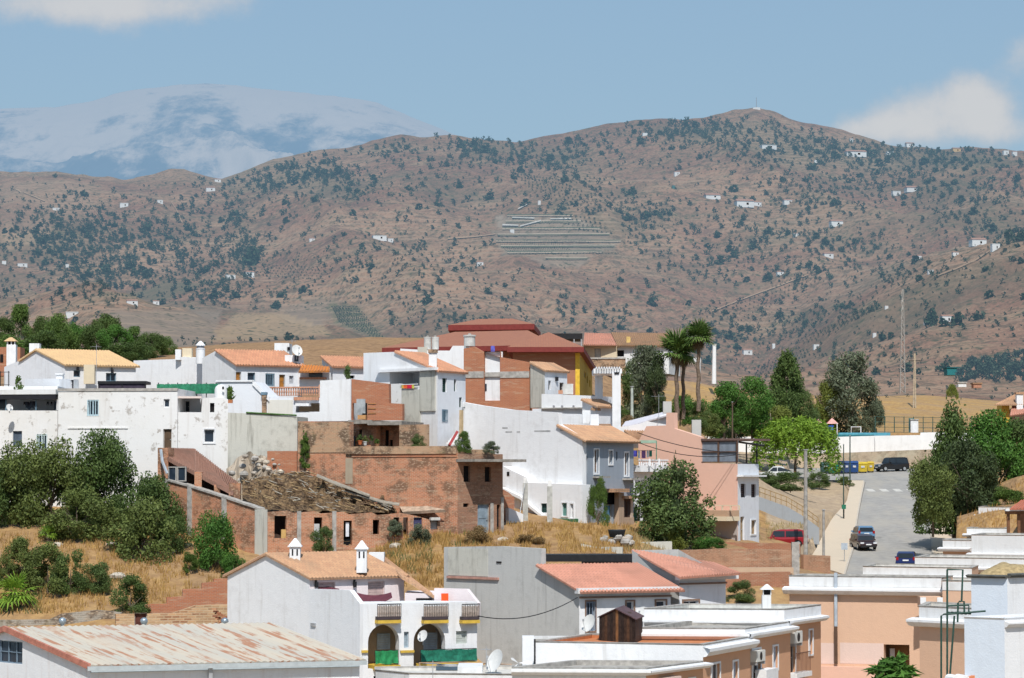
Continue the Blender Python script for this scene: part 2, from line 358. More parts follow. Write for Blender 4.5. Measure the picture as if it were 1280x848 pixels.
def fill(t, w, rc, style, r=.18, col=None, sur=None, label=None):
 s0, s1, z0, z1 = rc; fm = .06; W = s1-s0; H = z1-z0
 if style == 'hole': return
 def sub(nm, fn, mat, par):
  mb = MB(); fn(mb); return mb.build(nm, mat, par)
 if style == 'dark':
  return sub('window', lambda m: w.box(m, s0, s1, z0, z1, -r-.05, -r), VOID if col is None else col, t)
 if style in ('win', 'bars', 'grid'):
  def fr(m):
   ring(w, m, s0, s1, z0, z1, fm, -r, -r+.06)
   nv = {'grid': 4}.get(style, 2 if W > .7 else 1); nh = {'grid': 2}.get(style, 2 if H > 1.5*W else 1)
   for k in range(1, nv): x = s0+W*k/nv; w.box(m, x-.025, x+.025, z0+fm, z1-fm, -r, -r+.055)
   for k in range(1, nh): z = z0+H*k/nh; w.box(m, s0+fm, s1-fm, z-.02, z+.02, -r, -r+.05)
  o = sub('window', fr, col or FRAMEW, t)
  sub('pane', lambda m: w.box(m, s0, s1, z0, z1, -r-.04, -r-.004), DKGLASS, o)
  if style == 'bars':
   def br(m):
    n = max(3, int(W/.15))
    for k in range(n+1): x = s0+W*k/n; w.box(m, x-.022, x+.022, z0, z1, .02, .05)
    w.box(m, s0-.02, s1+.02, z0+.05, z0+.09, .018, .052); w.box(m, s0-.02, s1+.02, z1-.09, z1-.05, .018, .052)
   sub('grille', br, col or FRAMEW, o)
 elif style == 'shut':
  def fr(m): ring(w, m, s0, s1, z0, z1, fm, -r, -r+.07)
  o = sub('window', fr, FRAMEW if col is None else col, t)
  def sh(m):
   n = max(4, int(H/.12))
   for k in range(n): z = z0+H*k/n; w.box(m, s0+.02, s1-.02, z+.012, z+H/n, -r-.03, -r+.02+.01*(k % 2))
  sub('shutter', sh, col or FRAMEB, o)
 elif style == 'door':
  def dr(m):
   w.box(m, s0+.05, s1-.05, z0, z1-.05, -r-.05, -r)
   for a, b in ((.08, .45), (.52, .92)): w.box(m, s0+.05+W*.16, s1-.05-W*.16, z0+H*a, z0+H*b, -r, -r+.025)
  o = sub('door', dr, col or FRAMEB, t)
  def fr(m):
   w.box(m, s0, s0+.05, z0, z1, -r-.02, -r+.06); w.box(m, s1-.05, s1, z0, z1, -r-.02, -r+.06); w.box(m, s0+.05, s1-.05, z1-.05, z1, -r-.02, -r+.06)
  sub('frame', fr, CONCD, o)
  sub('handle', lambda m: w.box(m, s1-.05-W*.14, s1-.05-W*.06, z0+H*.46, z0+H*.5, -r, -r+.06), STEEL, o)
 if sur is not None and style != 'hole':
  def su(m):
   wd = .09; ring(w, m, s0-wd, s1+wd, z0-wd, z1+wd, wd, .003, .05)
  sub('surround', su, sur, o)
 if label: o['label'] = label
def opens_px(t, w, opens, zb):
 out = []
 for op in opens:
  u0, u1, v0, v1, style = op[:5]; k = dict(op[5]) if len(op) > 5 else {}
  s0, s1, z0, z1 = w.rect(u0, u1, v0, v1); r = k.pop('r', .18 if style not in ('hole',) else .35); arch = k.pop('arch', 0)
  a = min((s1-s0)/2, z1-z0-.1)*arch
  out.append((s0, s1, z0, z1, r, a)); fill(t, w, (s0, s1, max(z0, zb), z1), style, r, **k)
 return out
def body(t, A, B, prof, bot, C=None, depth=None, mat=WHITE, mats=None, openF=(), openB=(), name='wall', botz=None, roof=None, ovh=.35, tops=True, back=True):
 """profile wall A-B extruded to C (or inward by depth); A, B, C are (u, Y)"""
 A2, B2 = XY(*A), XY(*B); w = Wall(A2, B2)
 pr = [w.hit(u, v) for u, v in prof]; zb = w.hit(A[0], bot)[1] if botz is None else botz
 pr[0] = (0., pr[0][1]) if abs(pr[0][0]) < .4 else pr[0]
 vec = XY(*C)-B2 if C is not None else -w.n*depth
 mb = MB(); ms = MB() if mats is not None else mb
 w.faces(mb, zb, pr, opens_px(t, w, openF, zb))
 s0, sN = pr[0][0], pr[-1][0]; z0, zN = pr[0][1], pr[-1][1]
 V3 = Vector((vec[0], vec[1], 0))
 wb = Wall(w.A+w.d*sN, w.A+w.d*sN+vec)
 wb.faces(ms, zb, [(0, zN), (wb.len, zN)], opens_px(t, wb, openB, zb))
 pa, pb = w.pt(s0, zb), w.pt(sN, zb)
 mb.face([pa+V3, pa, w.pt(s0, z0), w.pt(s0, z0)+V3])
 for (a, za), (b, zb_) in zip(pr[:-1], pr[1:]):
  p, q = w.pt(a, za), w.pt(b, zb_)
  if tops: mb.face([p, q, q+V3, p+V3])
  if back: mb.face([w.pt(b, zb)+V3, w.pt(a, zb)+V3, p+V3, q+V3])
 mb.build(name, mat, t)
 if mats is not None: ms.build(name, mats, t)
 if roof is not None:
  rm, segs = roof; vd = V3.normalized()
  for i in segs:
   (a, za), (b, zc) = pr[i], pr[i+1]; p, q = w.pt(a, za+.04), w.pt(b, zc+.04)
   if za < zc: p, q = q, p
   e = (q-p).normalized(); q = q+e*ovh
   tile_patch(t, p-vd*ovh*.5, p+V3+vd*ovh*.5, q-vd*ovh*.5, q+V3+vd*ovh*.5, rm)
 return w, wb
def tile_patch(t, ta, tb, ba, bb, mat, name='roof', pitch=.22, amp=.045, rows=None, th=.1, corr=True):
 ta, tb, ba, bb = map(Vector, (ta, tb, ba, bb)); Wd = max((tb-ta).length, (bb-ba).length); Ln = max((ba-ta).length, .1)
 n = (tb-ta).cross(ba-ta); n.normalize()
 if n.z < 0: n = -n
 nt_ = max(2, int(Wd/pitch)); per = 4 if corr else 1; nc = nt_*per; nr = rows or max(2, min(14, int(Ln/.7)))
 mb = MB(); g = []
 rj = random.Random(int(Wd*1000))
 jit = [rj.uniform(-.012, .012) for _ in range(nt_+1)]
 for j in range(nr+1):
  row = []
  for i in range(nc+1):
   x = i/nc; y = j/nr; p = (ta.lerp(tb, x)).lerp(ba.lerp(bb, x), y)
   h = amp*(1+math.sin(2*math.pi*i/per-.5*math.pi))*.5*2 if corr else 0
   sag = -.03*math.sin(math.pi*x)*math.sin(math.pi*y)
   row.append((p+n*(h+sag+jit[i//per]*.6), (x*Wd, (1-y)*Ln)))
  g.append(row)
 for j in range(nr):
  for i in range(nc):
   q = [g[j][i], g[j+1][i], g[j+1][i+1], g[j][i+1]]; mb.face([a for a, _ in q], [b for _, b in q])
 d = -n*th; lo = [ta+d, tb+d, bb+d, ba+d]; mb.face(lo)
 def skirt(tops_, l0, l1):
  m = len(tops_)-1
  for i in range(m):
   mb.face([tops_[i], tops_[i+1], l0.lerp(l1, (i+1)/m), l0.lerp(l1, i/m)])
 skirt([a for a, _ in g[0]], lo[0], lo[1]); skirt([a for a, _ in g[-1]], lo[3], lo[2])
 skirt([r[0][0] for r in g], lo[0], lo[3]); skirt([r[-1][0] for r in g], lo[1], lo[2])
 return mb.build(name, mat, t)
def patch_px(t, tl, tr, bl, br, mat, **k):
 return tile_patch(t, P(*tl), P(*tr), P(*bl), P(*br), mat, **k)
def box_px(mb, u0, u1, v0, v1, Y, depth, mi=0):
 a, b = P(u0, v1, Y), P(u1, v1, Y); z1 = P((u0+u1)/2, v0, Y).z
 mb.obox(a, b-a, Vector((0, depth, 0)), Vector((0, 0, z1-a.z)), mi)
def part_box(t, name, mat, u0, u1, v0, v1, Y, depth, bevel=0):
 mb = MB(); box_px(mb, u0, u1, v0, v1, Y, depth); return mb.build(name, mat, t, bevel=bevel)
def wall_slab(t, name, mat, A, B, v0, v1, o0, o1, ext=0.):
 """horizontal band on a wall plane A-B from v0 to v1 (at A), proud from o0 to o1"""
 w = Wall(XY(*A), XY(*B)); z0, z1 = w.hit(A[0], v1)[1], w.hit(A[0], v0)[1]
 mb = MB(); w.box(mb, -ext, w.len+ext, z0, z1, o0, o1); return mb.build(name, mat, t)
def hip_roof(t, poly, ridge, mat, fascia=None, fh=.5):
 """poly: four world eave corners (near-left, near-right, far-right, far-left), ridge: two points"""
 a, b, c, d = [Vector(q) for q in poly]; r0, r1 = [Vector(q) for q in ridge]
 mb = MB()
 def plane(pts):
  o = pts[0]; e = (pts[1]-o).normalized(); n = e.cross(pts[2]-o).normalized(); f = n.cross(e)
  mb.face(pts, [((p-o).dot(e), (p-o).dot(f)) for p in pts])
 plane([a, b, r0]) if (r0-r1).length < .1 else plane([a, b, r1, r0]); plane([b, c, r1]); plane([c, d, r0, r1]); plane([d, a, r0])
 o = mb.build('roof', mat, t)
 if fascia is not None:
  mf = MB(); lo = [q-Vector((0, 0, fh)) for q in (a, b, c, d)]; hi = [q-Vector((0, 0, .01)) for q in (a, b, c, d)]
  mf.hexa(lo, hi); mf.build('eave_board', fascia, t)
 return o
def chimney_pagoda(t, u0, u1, vtop, vcap, vbot, Y, mat=WHITE, capmat=WHITE):
 W = (u1-u0)*Y/F; c = P((u0+u1)/2, vbot, Y+W/2); zc = P(0, vcap, Y).z; zt = P(0, vtop, Y).z
 mb = MB(); mb.box((c.x, c.y, (c.z+zc)/2), (W*.82, W*.82, zc-c.z)); o = mb.build('chimney', mat, t)
 m2 = MB()
 m2.hexa([(c.x+a*W*.55, c.y+b*W*.55, zc+.003) for a, b in ((-1, -1), (1, -1), (1, 1), (-1, 1))], [(c.x+a*W*.55, c.y+b*W*.55, zc+.07) for a, b in ((-1, -1), (1, -1), (1, 1), (-1, 1))])
 m2.hexa([(c.x+a*W*.5, c.y+b*W*.5, zc+.073) for a, b in ((-1, -1), (1, -1), (1, 1), (-1, 1))], [(c.x+a*W*.06, c.y+b*W*.06, zt) for a, b in ((-1, -1), (1, -1), (1, 1), (-1, 1))])
 m2.build('chimney_cap', capmat, o)
 m3 = MB(); h = zc-c.z
 for k in (-.18, .18): m3.box((c.x+k*W, c.y-W*.41, zc-.3), (W*.12, .02, .36))
 m3.build('vent_slot', VOID, o); return o
# ================================================================== terrain
def vnoise(x, y, seed=0):
 xi = np.floor(x).astype(np.int64); yi = np.floor(y).astype(np.int64); xf = x-xi; yf = y-yi
 def h(a, b):
  n = (a*374761393+b*668265263+seed*974634777) & 0x7fffffff; n = ((n ^ (n >> 13))*1274126177) & 0x7fffffff
  return ((n ^ (n >> 16)) & 0xffff)/65535.0
 u = xf*xf*(3-2*xf); v = yf*yf*(3-2*yf)
 return (h(xi, yi)*(1-u)+h(xi+1, yi)*u)*(1-v)+(h(xi, yi+1)*(1-u)+h(xi+1, yi+1)*u)*v
def fbm(x, y, oct=5, seed=0, gain=.5, ridged=False):
 s = 0; a = 1; tot = 0
 for k in range(oct):
  n = vnoise(x*2**k+17.3*k, y*2**k-9.1*k, seed+k)
  if ridged: n = 1-abs(2*n-1)
  s = s+a*n; tot += a; a *= gain
 return s/tot
DENS = [(70, 300, 50, 32, 7), (150, 300, 60, 30, 4), (120, 345, 60, 30, 5), (250, 330, 70, 30, 4), (200, 290, 60, 25, 3), (330, 225, 60, 20, 5), (380, 215, 40, 16, 6), (420, 230, 50, 18, 5), (300, 275, 25, 40, 4), (310, 320, 14, 18, 14), (270, 365, 50, 12, 7), (520, 185, 80, 14, 4), (560, 225, 60, 30, 2), (600, 185, 30, 12, 5), (680, 195, 70, 16, 7), (720, 230, 40, 25, 4), (740, 290, 60, 14, 6), (800, 275, 60, 18, 6), (700, 262, 12, 9, 10), (840, 170, 80, 14, 6), (950, 190, 70, 18, 5), (900, 165, 60, 10, 8), (1050, 190, 80, 16, 7), (1140, 195, 70, 12, 7), (1230, 200, 60, 14, 6), (1090, 225, 80, 20, 5), (1200, 240, 80, 24, 4), (1000, 250, 60, 20, 4), (950, 300, 60, 20, 4), (1060, 310, 60, 20, 4), (880, 330, 60, 20, 3), (1000, 345, 50, 14, 4), (1120, 345, 60, 16, 4), (960, 420, 60, 16, 5), (1010, 400, 50, 12, 6), (1060, 385, 30, 8, 7), (900, 400, 30, 20, 3), (1220, 280, 50, 16, 4), (1260, 300, 20, 14, 9), (640, 400, 60, 25, 1.5), (560, 400, 50, 20, 3), (470, 405, 40, 16, 4), (760, 400, 40, 14, 3), (450, 330, 60, 30, 2), (520, 330, 40, 40, 2.5), (590, 330, 20, 14, 4), (345, 420, 30, 10, 6), (290, 420, 30, 8, 4), (870, 440, 50, 10, 4), (1190, 410, 60, 14, 2), (1100, 440, 60, 14, 1.5)]
ctrl = [(-300,960,80),(640,1010,80),(1580,1010,80),(-200,905,120),(200,930,120),(640,940,115),(1000,940,115),(1480,940,115),
 (-200,885,150),(150,885,150),(450,872,160),(640,868,162),(800,868,160),(1000,865,163),(1200,860,165),(1450,860,165),(1290,800,178),
 (-200,806,161.5),(0,806,161.5),(75,804,161.5),(150,804,161.5),(220,810,162.3),(270,812,162.8),(300,806,166),(-200,766,166.2),(0,766,166.2),(80,762,166.3),(150,762,166.3),(400,800,170),
 (-200,742,168.5),(0,742,169.5),(80,745,169.5),(180,746,170),(260,738,171),
 (-200,700,174),(0,705,174),(100,700,175),(200,700,176),(290,700,177),(-200,668,180),(0,668,180),(120,668,181),(200,665,183),
 (-200,632,192),(0,630,192),(150,628,192),(250,628,192),(330,696,177.5),(400,700,178.5),(460,690,180),(520,672,181.5),(560,670,182),(610,668,183),(640,660,185),
 (470,706,177.5),(500,716,175),(545,735,171),(520,694,178),(600,692,177.5),(650,693,178),(680,655,186),(720,652,187.5),(780,660,188),(690,668,182),(720,672,182),(770,682,180),(700,690,177),(760,700,175),(610,770,169),(700,770,169),
 (640,640,191),(700,648,191),(820,680,190),(870,693,188.5),(960,693,191),(990,690,200),(855,722,179.5),(900,722,181),(960,721,181.5),(900,744,176.5),(970,744,176.5),(840,752,174),
 (880,668,200),(940,677,203),(950,691,211),(975,693,213),(975,690,222),(1000,693,221),(945,688,221),(1000,681,225),(985,664,238),(1030,690,232),(1040,727,230),(1060,738,205),(1110,742,205),(1000,716,207),(1040,730,197),(1190,745,206),(1110,725,230),(1190,725,230),
 (1020,690,267),(1060,690,267),(1110,690,267),(1190,690,267),(1040,640,310),(1110,640,310),(1180,640,310),(1085,607,345),(1160,607,345),(1210,600,345),(1090,588,372),(1160,588,372),
 (960,606,330),(1010,604,340),(1000,622,318),(1020,645,292),(970,628,300),(985,666,262),(950,664,240),(952,660,258),(1010,672,262),(930,610,330),
 (1000,568,385),(1100,567,385),(1170,567,385),(900,566,385),(1240,566,385),(900,551,402),(1100,550,402),(1000,541,430),(1150,543,420),(1250,560,400),
 (1050,515,500),(1150,502,530),(1220,510,535),(1290,528,520),(1150,494,580),(1050,500,590),(870,478,480),(920,500,470),(900,522,420),(860,512,425),(960,505,520),(800,490,430),
 (0,480,262),(150,478,262),(300,485,262),(450,482,265),(600,485,275),(700,482,285),(780,482,300),(-200,480,262),
 (0,560,215),(-200,560,215),(200,552,215),(350,545,216),(500,535,217),(650,545,218),(760,560,220),(850,575,250),
 (100,446,310),(0,446,310),(-200,446,310),(300,452,360),(500,445,360),(650,450,340),(780,458,320),
 (1190,656,248),(1250,630,245),(1290,610,262),(1235,615,268),(1280,580,295),(1300,530,335),(1230,655,232),(1200,720,200),(1290,720,200),(1450,640,240),(1450,560,300),
 (0,452,700),(-300,452,700),(200,452,700),(420,452,700),(640,456,700),(860,478,700),(1000,496,700),(1150,505,700),(1280,510,700),(1580,505,700)]
cp = np.array([[*XY(u, Y), ray(u, v)[1]*Y] for u, v, Y in ctrl])
def kern(a, b):
 d = a[:, None, :2]-b[None, :, :2]; return np.sqrt((d**2).sum(-1)+4.0)
_K = kern(cp, cp)-np.eye(len(cp))*.25
_A = np.block([[_K, np.c_[np.ones(len(cp)), cp[:, :2]]], [np.c_[np.ones(len(cp)), cp[:, :2]].T, np.zeros((3, 3))]])
_w = np.linalg.solve(_A, np.r_[cp[:, 2], 0, 0, 0])
def near_z(x, y):
 sh = x.shape; x = x.ravel(); y = y.ravel(); out = np.empty(len(x))
 for i in range(0, len(x), 20000):
  q = np.c_[x[i:i+20000], y[i:i+20000]]; out[i:i+20000] = kern(q, cp)@_w[:-3]+_w[-3]+q@_w[-2:]
 return out.reshape(sh)
UU = np.arange(-520, 1801, 4.);
YY = np.r_[np.arange(70, 225, .8), np.arange(225, 700, 2.5), np.geomspace(700, 4600, 330)]
AX = np.array([ray(u, HOR)[0] for u in UU])
GX = AX[:, None]*YY[None, :]; GY = np.repeat(YY[None, :], len(UU), 0)
def tab(pts): a = np.array(pts, float); return np.interp(UU, a[:, 0], a[:, 1])
vmain = tab([(-520,240),(-200,226),(0,222),(70,220),(110,226),(150,229),(190,222),(230,218),(255,226),(275,229),(300,222),(340,206),(400,190),(450,183),(500,171),(560,169),(600,172),(645,178),(700,172),(760,161),(820,153),(880,149),(920,140),(945,136.5),(965,141),(985,150),(1020,161),(1080,176),(1130,186),(1200,187),(1280,192),(1500,210),(1800,240)])
v0 = tab([(-520,470),(0,470),(420,470),(640,475),(860,495),(1000,508),(1150,512),(1800,512)])
v1 = tab([(-520,455),(420,452),(640,455),(860,482),(1000,500),(1150,500),(1800,498)])
v2 = tab([(-520,400),(0,396),(60,392),(130,386),(250,386),(330,394),(420,412),(500,430),(640,425),(760,425),(840,440),(900,462),(940,468),(1000,428),(1090,380),(1170,342),(1240,322),(1290,312),(1500,285),(1800,270)])
v3 = tab([(-520,398),(0,394),(250,385),(420,405),(500,405),(640,395),(840,410),(900,425),(960,440),(1000,432),(1090,386),(1170,350),(1290,322),(1500,295),(1800,280)])
v4 = tab([(-520,330),(0,310),(300,308),(640,300),(900,300),(1100,285),(1290,262),(1800,250)])
keys = [(700, v0), (960, v1), (1450, v2), (1600, v3), (2080, v4), (2750, vmain), (3300, vmain+70), (4600, vmain+150)]
kz = np.array([[ray(640, vv)[1]*Y for vv in v] for Y, v in keys])
FARZ = np.array([np.interp(YY, [k[0] for k in keys], kz[:, i]) for i in range(len(UU))])
def smooth1(Z, n):
 k = np.hanning(2*n+3)[1:-1]; k /= k.sum(); p = np.pad(Z, ((0, 0), (n, n)), 'edge')
 return np.array([np.convolve(r, k, 'valid') for r in p])
S = smooth1(FARZ, 10); wr = np.exp(-((np.log(YY/2750))/.02)**2); FARZ = S*(1-wr)+FARZ*wr
amp = np.clip((GY-760)/700, 0, 1)*36; amp = amp*(1-.72*np.exp(-((GY-2750)/260)**2))*(1-.5*np.exp(-((GY-1450)/120)**2))
rid = fbm(GX/210+GY/900, GY/620, 5, 3, .5, True)-.62
FARZ = FARZ+amp*rid*2.0+np.clip((GY-700)/600, 0, 1)*(fbm(GX/28, GY/60, 4, 11)-.5)*5
NEARZ = near_z(GX[:, YY < 800], GY[:, YY < 800]); NZ = FARZ.copy(); NZ[:, YY < 800] = NEARZ
bl = np.clip((GY-640)/150, 0, 1); bl = bl*bl*(3-2*bl)
bumpn = (fbm(GX/3.2, GY/3.2, 4, 21)-.5)*np.where(GY < 200, .7, .45)*np.where(GX > 22+0*GX, np.where(GY > 222, 0.05, .6), 1)
GZ = NZ*(1-bl)+FARZ*bl+np.where(GY < 600, bumpn, 0)
_rz = np.interp(GY, [215, 230, 267, 310, 345, 372, 384], [ray(640, v)[1]*Y for v, Y in ((742, 215), (725, 230), (690, 267), (640, 310), (607, 345), (588, 372), (585, 384))])
_uc = 640+F*(GX/GY)
_le = np.interp(GY, [215, 262, 300, 320, 350], [1000, 1016, 1040, 1058, 1064])
_m = ((GY > 214) & (GY < 353) & (_uc > _le-4) & (_uc < 1192)) | ((GY >= 350) & (GY < 381) & (_uc > 985) & (_uc < 1250))
GZ = np.where(_m, _rz-.25, GZ)
GU, GV = proj(GX, GY, GZ)
def ground_z(x, y):
 u = x/y*F*1.0; ii = (x/y-AX[0])/(AX[1]-AX[0]); i = int(np.clip(ii, 0, len(UU)-2)); fx = min(max(ii-i, 0), 1)
 j = int(np.clip(np.searchsorted(YY, y)-1, 0, len(YY)-2)); fy = (y-YY[j])/(YY[j+1]-YY[j])
 return float((GZ[i, j]*(1-fx)+GZ[i+1, j]*fx)*(1-fy)+(GZ[i, j+1]*(1-fx)+GZ[i+1, j+1]*fx)*fy)
def ground_hit(u, v, y0=70, y1=4600):
 a = ray(u, HOR)[0]; ii = (a-AX[0])/(AX[1]-AX[0]); i = int(np.clip(ii, 0, len(UU)-2)); fx = ii-i
 col = GV[i]*(1-fx)+GV[i+1]*fx; ok = np.nonzero((col <= v) & (YY >= y0) & (YY <= y1))[0]
 if len(ok) == 0: return None
 j = max(ok[0], 1); va, vb = col[j-1], col[j]; f = 0 if abs(va-vb) < 1e-6 else np.clip((va-v)/(va-vb), 0, 1)
 Y = YY[j-1]+(YY[j]-YY[j-1])*f; x = ray(u, v)[0]*Y
 return Vector((x, Y, ground_z(x, Y)))
def grid_mesh(name, X, Y, Z, mats, cols=None):
 nu, ny = X.shape; me = bpy.data.meshes.new(name)
 idx = np.arange(nu*ny).reshape(nu, ny)
 f = np.stack([idx[:-1, :-1], idx[1:, :-1], idx[1:, 1:], idx[:-1, 1:]], -1).reshape(-1, 4)
 me.vertices.add(nu*ny); me.vertices.foreach_set('co', np.stack([X, Y, Z], -1).astype('f').ravel())
 me.loops.add(f.size); me.loops.foreach_set('vertex_index', f.ravel().astype('i'))
 me.polygons.add(len(f)); me.polygons.foreach_set('loop_start', np.arange(0, f.size, 4, dtype='i'))
 me.polygons.foreach_set('use_smooth', np.ones(len(f), bool)); me.update(calc_edges=True)
 if cols is not None:
  at = me.color_attributes.new('zone', 'FLOAT_COLOR', 'POINT'); at.data.foreach_set('color', cols.astype('f').ravel())
 for m in mats: me.materials.append(m)
 o = bpy.data.objects.new(name, me); COL.objects.link(o); return o
# zone colours: r = golden dry grass, g = scrub green, b = bare pale earth, a = dark grey rubble
def blob(u, v, ru, rv): return np.exp(-((GU-u)/ru)**2-((GV-v)/rv)**2)
nz1 = fbm(GX/5, GY/5, 4, 31); nz2 = fbm(GX/60, GY/110, 5, 41)
dry = np.where(GY < 700, .55+1.2*(nz1-.5), 0.)
dry = np.where((GY > 395) & (GY < 700), 1.0*(.6+.8*nz1), dry)*np.where((GY > 230) & (GX/GY < .035), 0.15, 1)
bare = np.where((GY < 390) & (GX > 22) & (GY > 215) & (GX/GY < .155), .5, 0.)
bare = np.maximum(bare, np.where((GY > 70) & (GY < 162), .6, 0))
cols = np.stack([np.clip(dry, 0, 1), np.clip(np.where(GY > 760, (sum(w*np.exp(-((GU-a)/ru)**2-((GV-b)/rv)**2) for a, b, ru, rv, w in DENS)-1.2)/7+(nz2-.5)*1.6, 0), 0, 1), np.clip(bare, 0, 1), np.ones_like(dry)], -1)
def terrain_mat():
 t = NT('hillside earth'); p = t.pos(); vc = t.N('ShaderNodeVertexColor'); vc.layer_name = 'zone'
 s = t.N('ShaderNodeSeparateColor'); t.L(vc.outputs[0], s.inputs[0])
 y = t.N('ShaderNodeSeparateXYZ'); t.L(p, y.inputs[0])
 pl = t.N('ShaderNodeVertexColor'); pl.layer_name = 'plot'
 f1 = t.noise(p, 1.3, 6, .65); f2 = t.noise(p, .18, 4)
 near = t.mix(t.ramp(f1, .35, .7), (.33, .20, .105), (.20, .12, .065))
 gold = t.mix(t.ramp(f1, .3, .7), (.46, .29, .10), (.32, .18, .07))
 near = t.mix(s.outputs[0], near, t.mix(t.ramp(f2, .4, .65, 0, .6), gold, (.30, .20, .12))); near = t.mix(s.outputs[2], near, t.mix(t.ramp(f1, .3, .7), (.50, .43, .33), (.40, .33, .25)))
 # far hills
 h1 = t.noise(p, .006, 6, .62); h2 = t.noise(p, .03, 5, .65); h3 = t.noise(t.mapv(p, (1, .6, 1)), .13, 5, .7)
 far = t.mix(t.ramp(h1, .38, .62), (.20, .102, .066), (.285, .168, .102))
 far = t.mix(t.ramp(h2, .5, .68, 0, .75), far, (.26, .175, .105)); far = t.mix(t.ramp(h2, .30, .46, .7, 0), far, (.095, .055, .042))
 far = t.mix(t.ramp(h3, .50, .58, 0, .65), far, (.07, .058, .036)); h4 = t.noise(t.mapv(p, (1, .5, 1)), .5, 4, .7); far = t.mix(t.ramp(h4, .52, .62, 0, .45), far, (.075, .06, .04)); far = t.mix(t.ramp(h4, .38, .46, .4, 0), far, (.30, .21, .14)); far = t.mix(t.ramp(t.noise(p, .0042, 5, .6), .5, .64, 0, .5), far, (.115, .095, .06)); far = t.mix(t.math('MULTIPLY', s.outputs[1], .45), far, (.085, .085, .045))
 far = t.mix(pl.outputs['Alpha'], far, t.mix(t.ramp(t.noise(p, .08, 5, .7), .35, .65, .0, .35), pl.outputs['Color'], (.16, .12, .08)))
 wv = t.N('ShaderNodeTexWave'); wv.wave_type = 'BANDS'; wv.bands_direction = 'Z'; wv.inputs['Scale'].default_value = .075; wv.inputs['Distortion'].default_value = 3; wv.inputs['Detail'].default_value = 3
 t.L(p, wv.inputs['Vector']); far = t.mix(t.math('MULTIPLY', t.ramp(wv.outputs[0], .62, .9), t.ramp(h1, .48, .6, 0, .45)), far, (.30, .21, .14))
 sc = t.N('ShaderNodeTexVoronoi'); sc.inputs['Scale'].default_value = .16; t.L(t.mapv(p, (1, .7, 0)), sc.inputs['Vector'])
 far = t.mix(t.math('MULTIPLY', t.ramp(sc.outputs[0], .12, .34, 1, 0), t.ramp(h2, .42, .56, .15, .85)), far, (.055, .062, .032))
 s2 = t.N('ShaderNodeTexVoronoi'); s2.inputs['Scale'].default_value = .36; t.L(t.mapv(p, (1, .6, 0)), s2.inputs['Vector'])
 far = t.mix(t.math('MULTIPLY', t.ramp(s2.outputs[0], .15, .36, 1, 0), t.ramp(t.noise(p, .02, 4, .7), .42, .58, .1, .8)), far, (.07, .068, .038))
 c = t.mix(t.ramp(y.outputs[1], 560, 800), near, far)
 t.L(c, t.p.inputs['Base Color']); t.bump(t.math('ADD', t.math('MULTIPLY', f1, .25), t.math('MULTIPLY', h3, 6)), .5, .5); t.p.inputs['Roughness'].default_value = 1; t.p.inputs['Specular IOR Level'].default_value = .05
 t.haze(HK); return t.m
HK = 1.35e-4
plot = np.zeros(GX.shape+(4,))
def paint(poly, col, a=.9, soft=5.):
 q = np.array(poly, float); wu = GU+(fbm(GU/14, GV/7, 3, 61)-.5)*12; wv = GV+(fbm(GU/14, GV/7, 3, 67)-.5)*6; d = np.full(GX.shape, 1e9)
 for k in range(len(q)):
  e = q[(k+1) % len(q)]-q[k]; d = np.minimum(d, ((wv-q[k][1])*e[0]-(wu-q[k][0])*e[1])/np.hypot(*e))
 m = np.clip(d/soft+.3, 0, 1)*a*(GY > 780); plot[..., 3] = np.maximum(plot[..., 3], m); plot[..., :3] = np.where(m[..., None] > .02, np.array(col), plot[..., :3])
paint([(126, 388), (276, 386), (272, 428), (136, 456)], (.215, .16, .115)); paint([(290, 391), (400, 390), (416, 420), (262, 428)], (.31, .215, .125)); paint([(326, 384), (420, 370), (428, 398), (400, 404)], (.20, .145, .10), .8)
paint([(412, 380), (448, 380), (490, 434), (420, 405)], (.095, .10, .05), .85); paint([(640, 212), (702, 222), (762, 264), (660, 240)], (.20, .125, .075), .6); paint([(145, 372), (205, 350), (268, 354), (195, 380)], (.105, .095, .055), .8)
paint([(620, 268), (724, 271), (745, 284), (622, 287)], (.27, .215, .16), .85, 3); paint([(616, 287), (752, 287), (782, 304), (614, 303)], (.22, .16, .115), .85, 3); paint([(618, 304), (778, 305), (756, 318), (628, 320)], (.20, .165, .12), .85, 3); paint([(656, 320), (744, 319), (724, 336), (678, 334)], (.24, .18, .13), .8, 3)
paint([(0, 280), (60, 262), (70, 300), (0, 320)], (.33, .23, .14), .6, 10); paint([(0, 222), (110, 224), (120, 275), (0, 290)], (.30, .19, .125), .45, 10)
terrain = struct(grid_mesh('terrain', GX, GY, GZ, [terrain_mat()], cols)); _a = terrain.data.color_attributes.new('plot', 'FLOAT_COLOR', 'POINT'); _a.data.foreach_set('color', plot.astype('f').ravel())
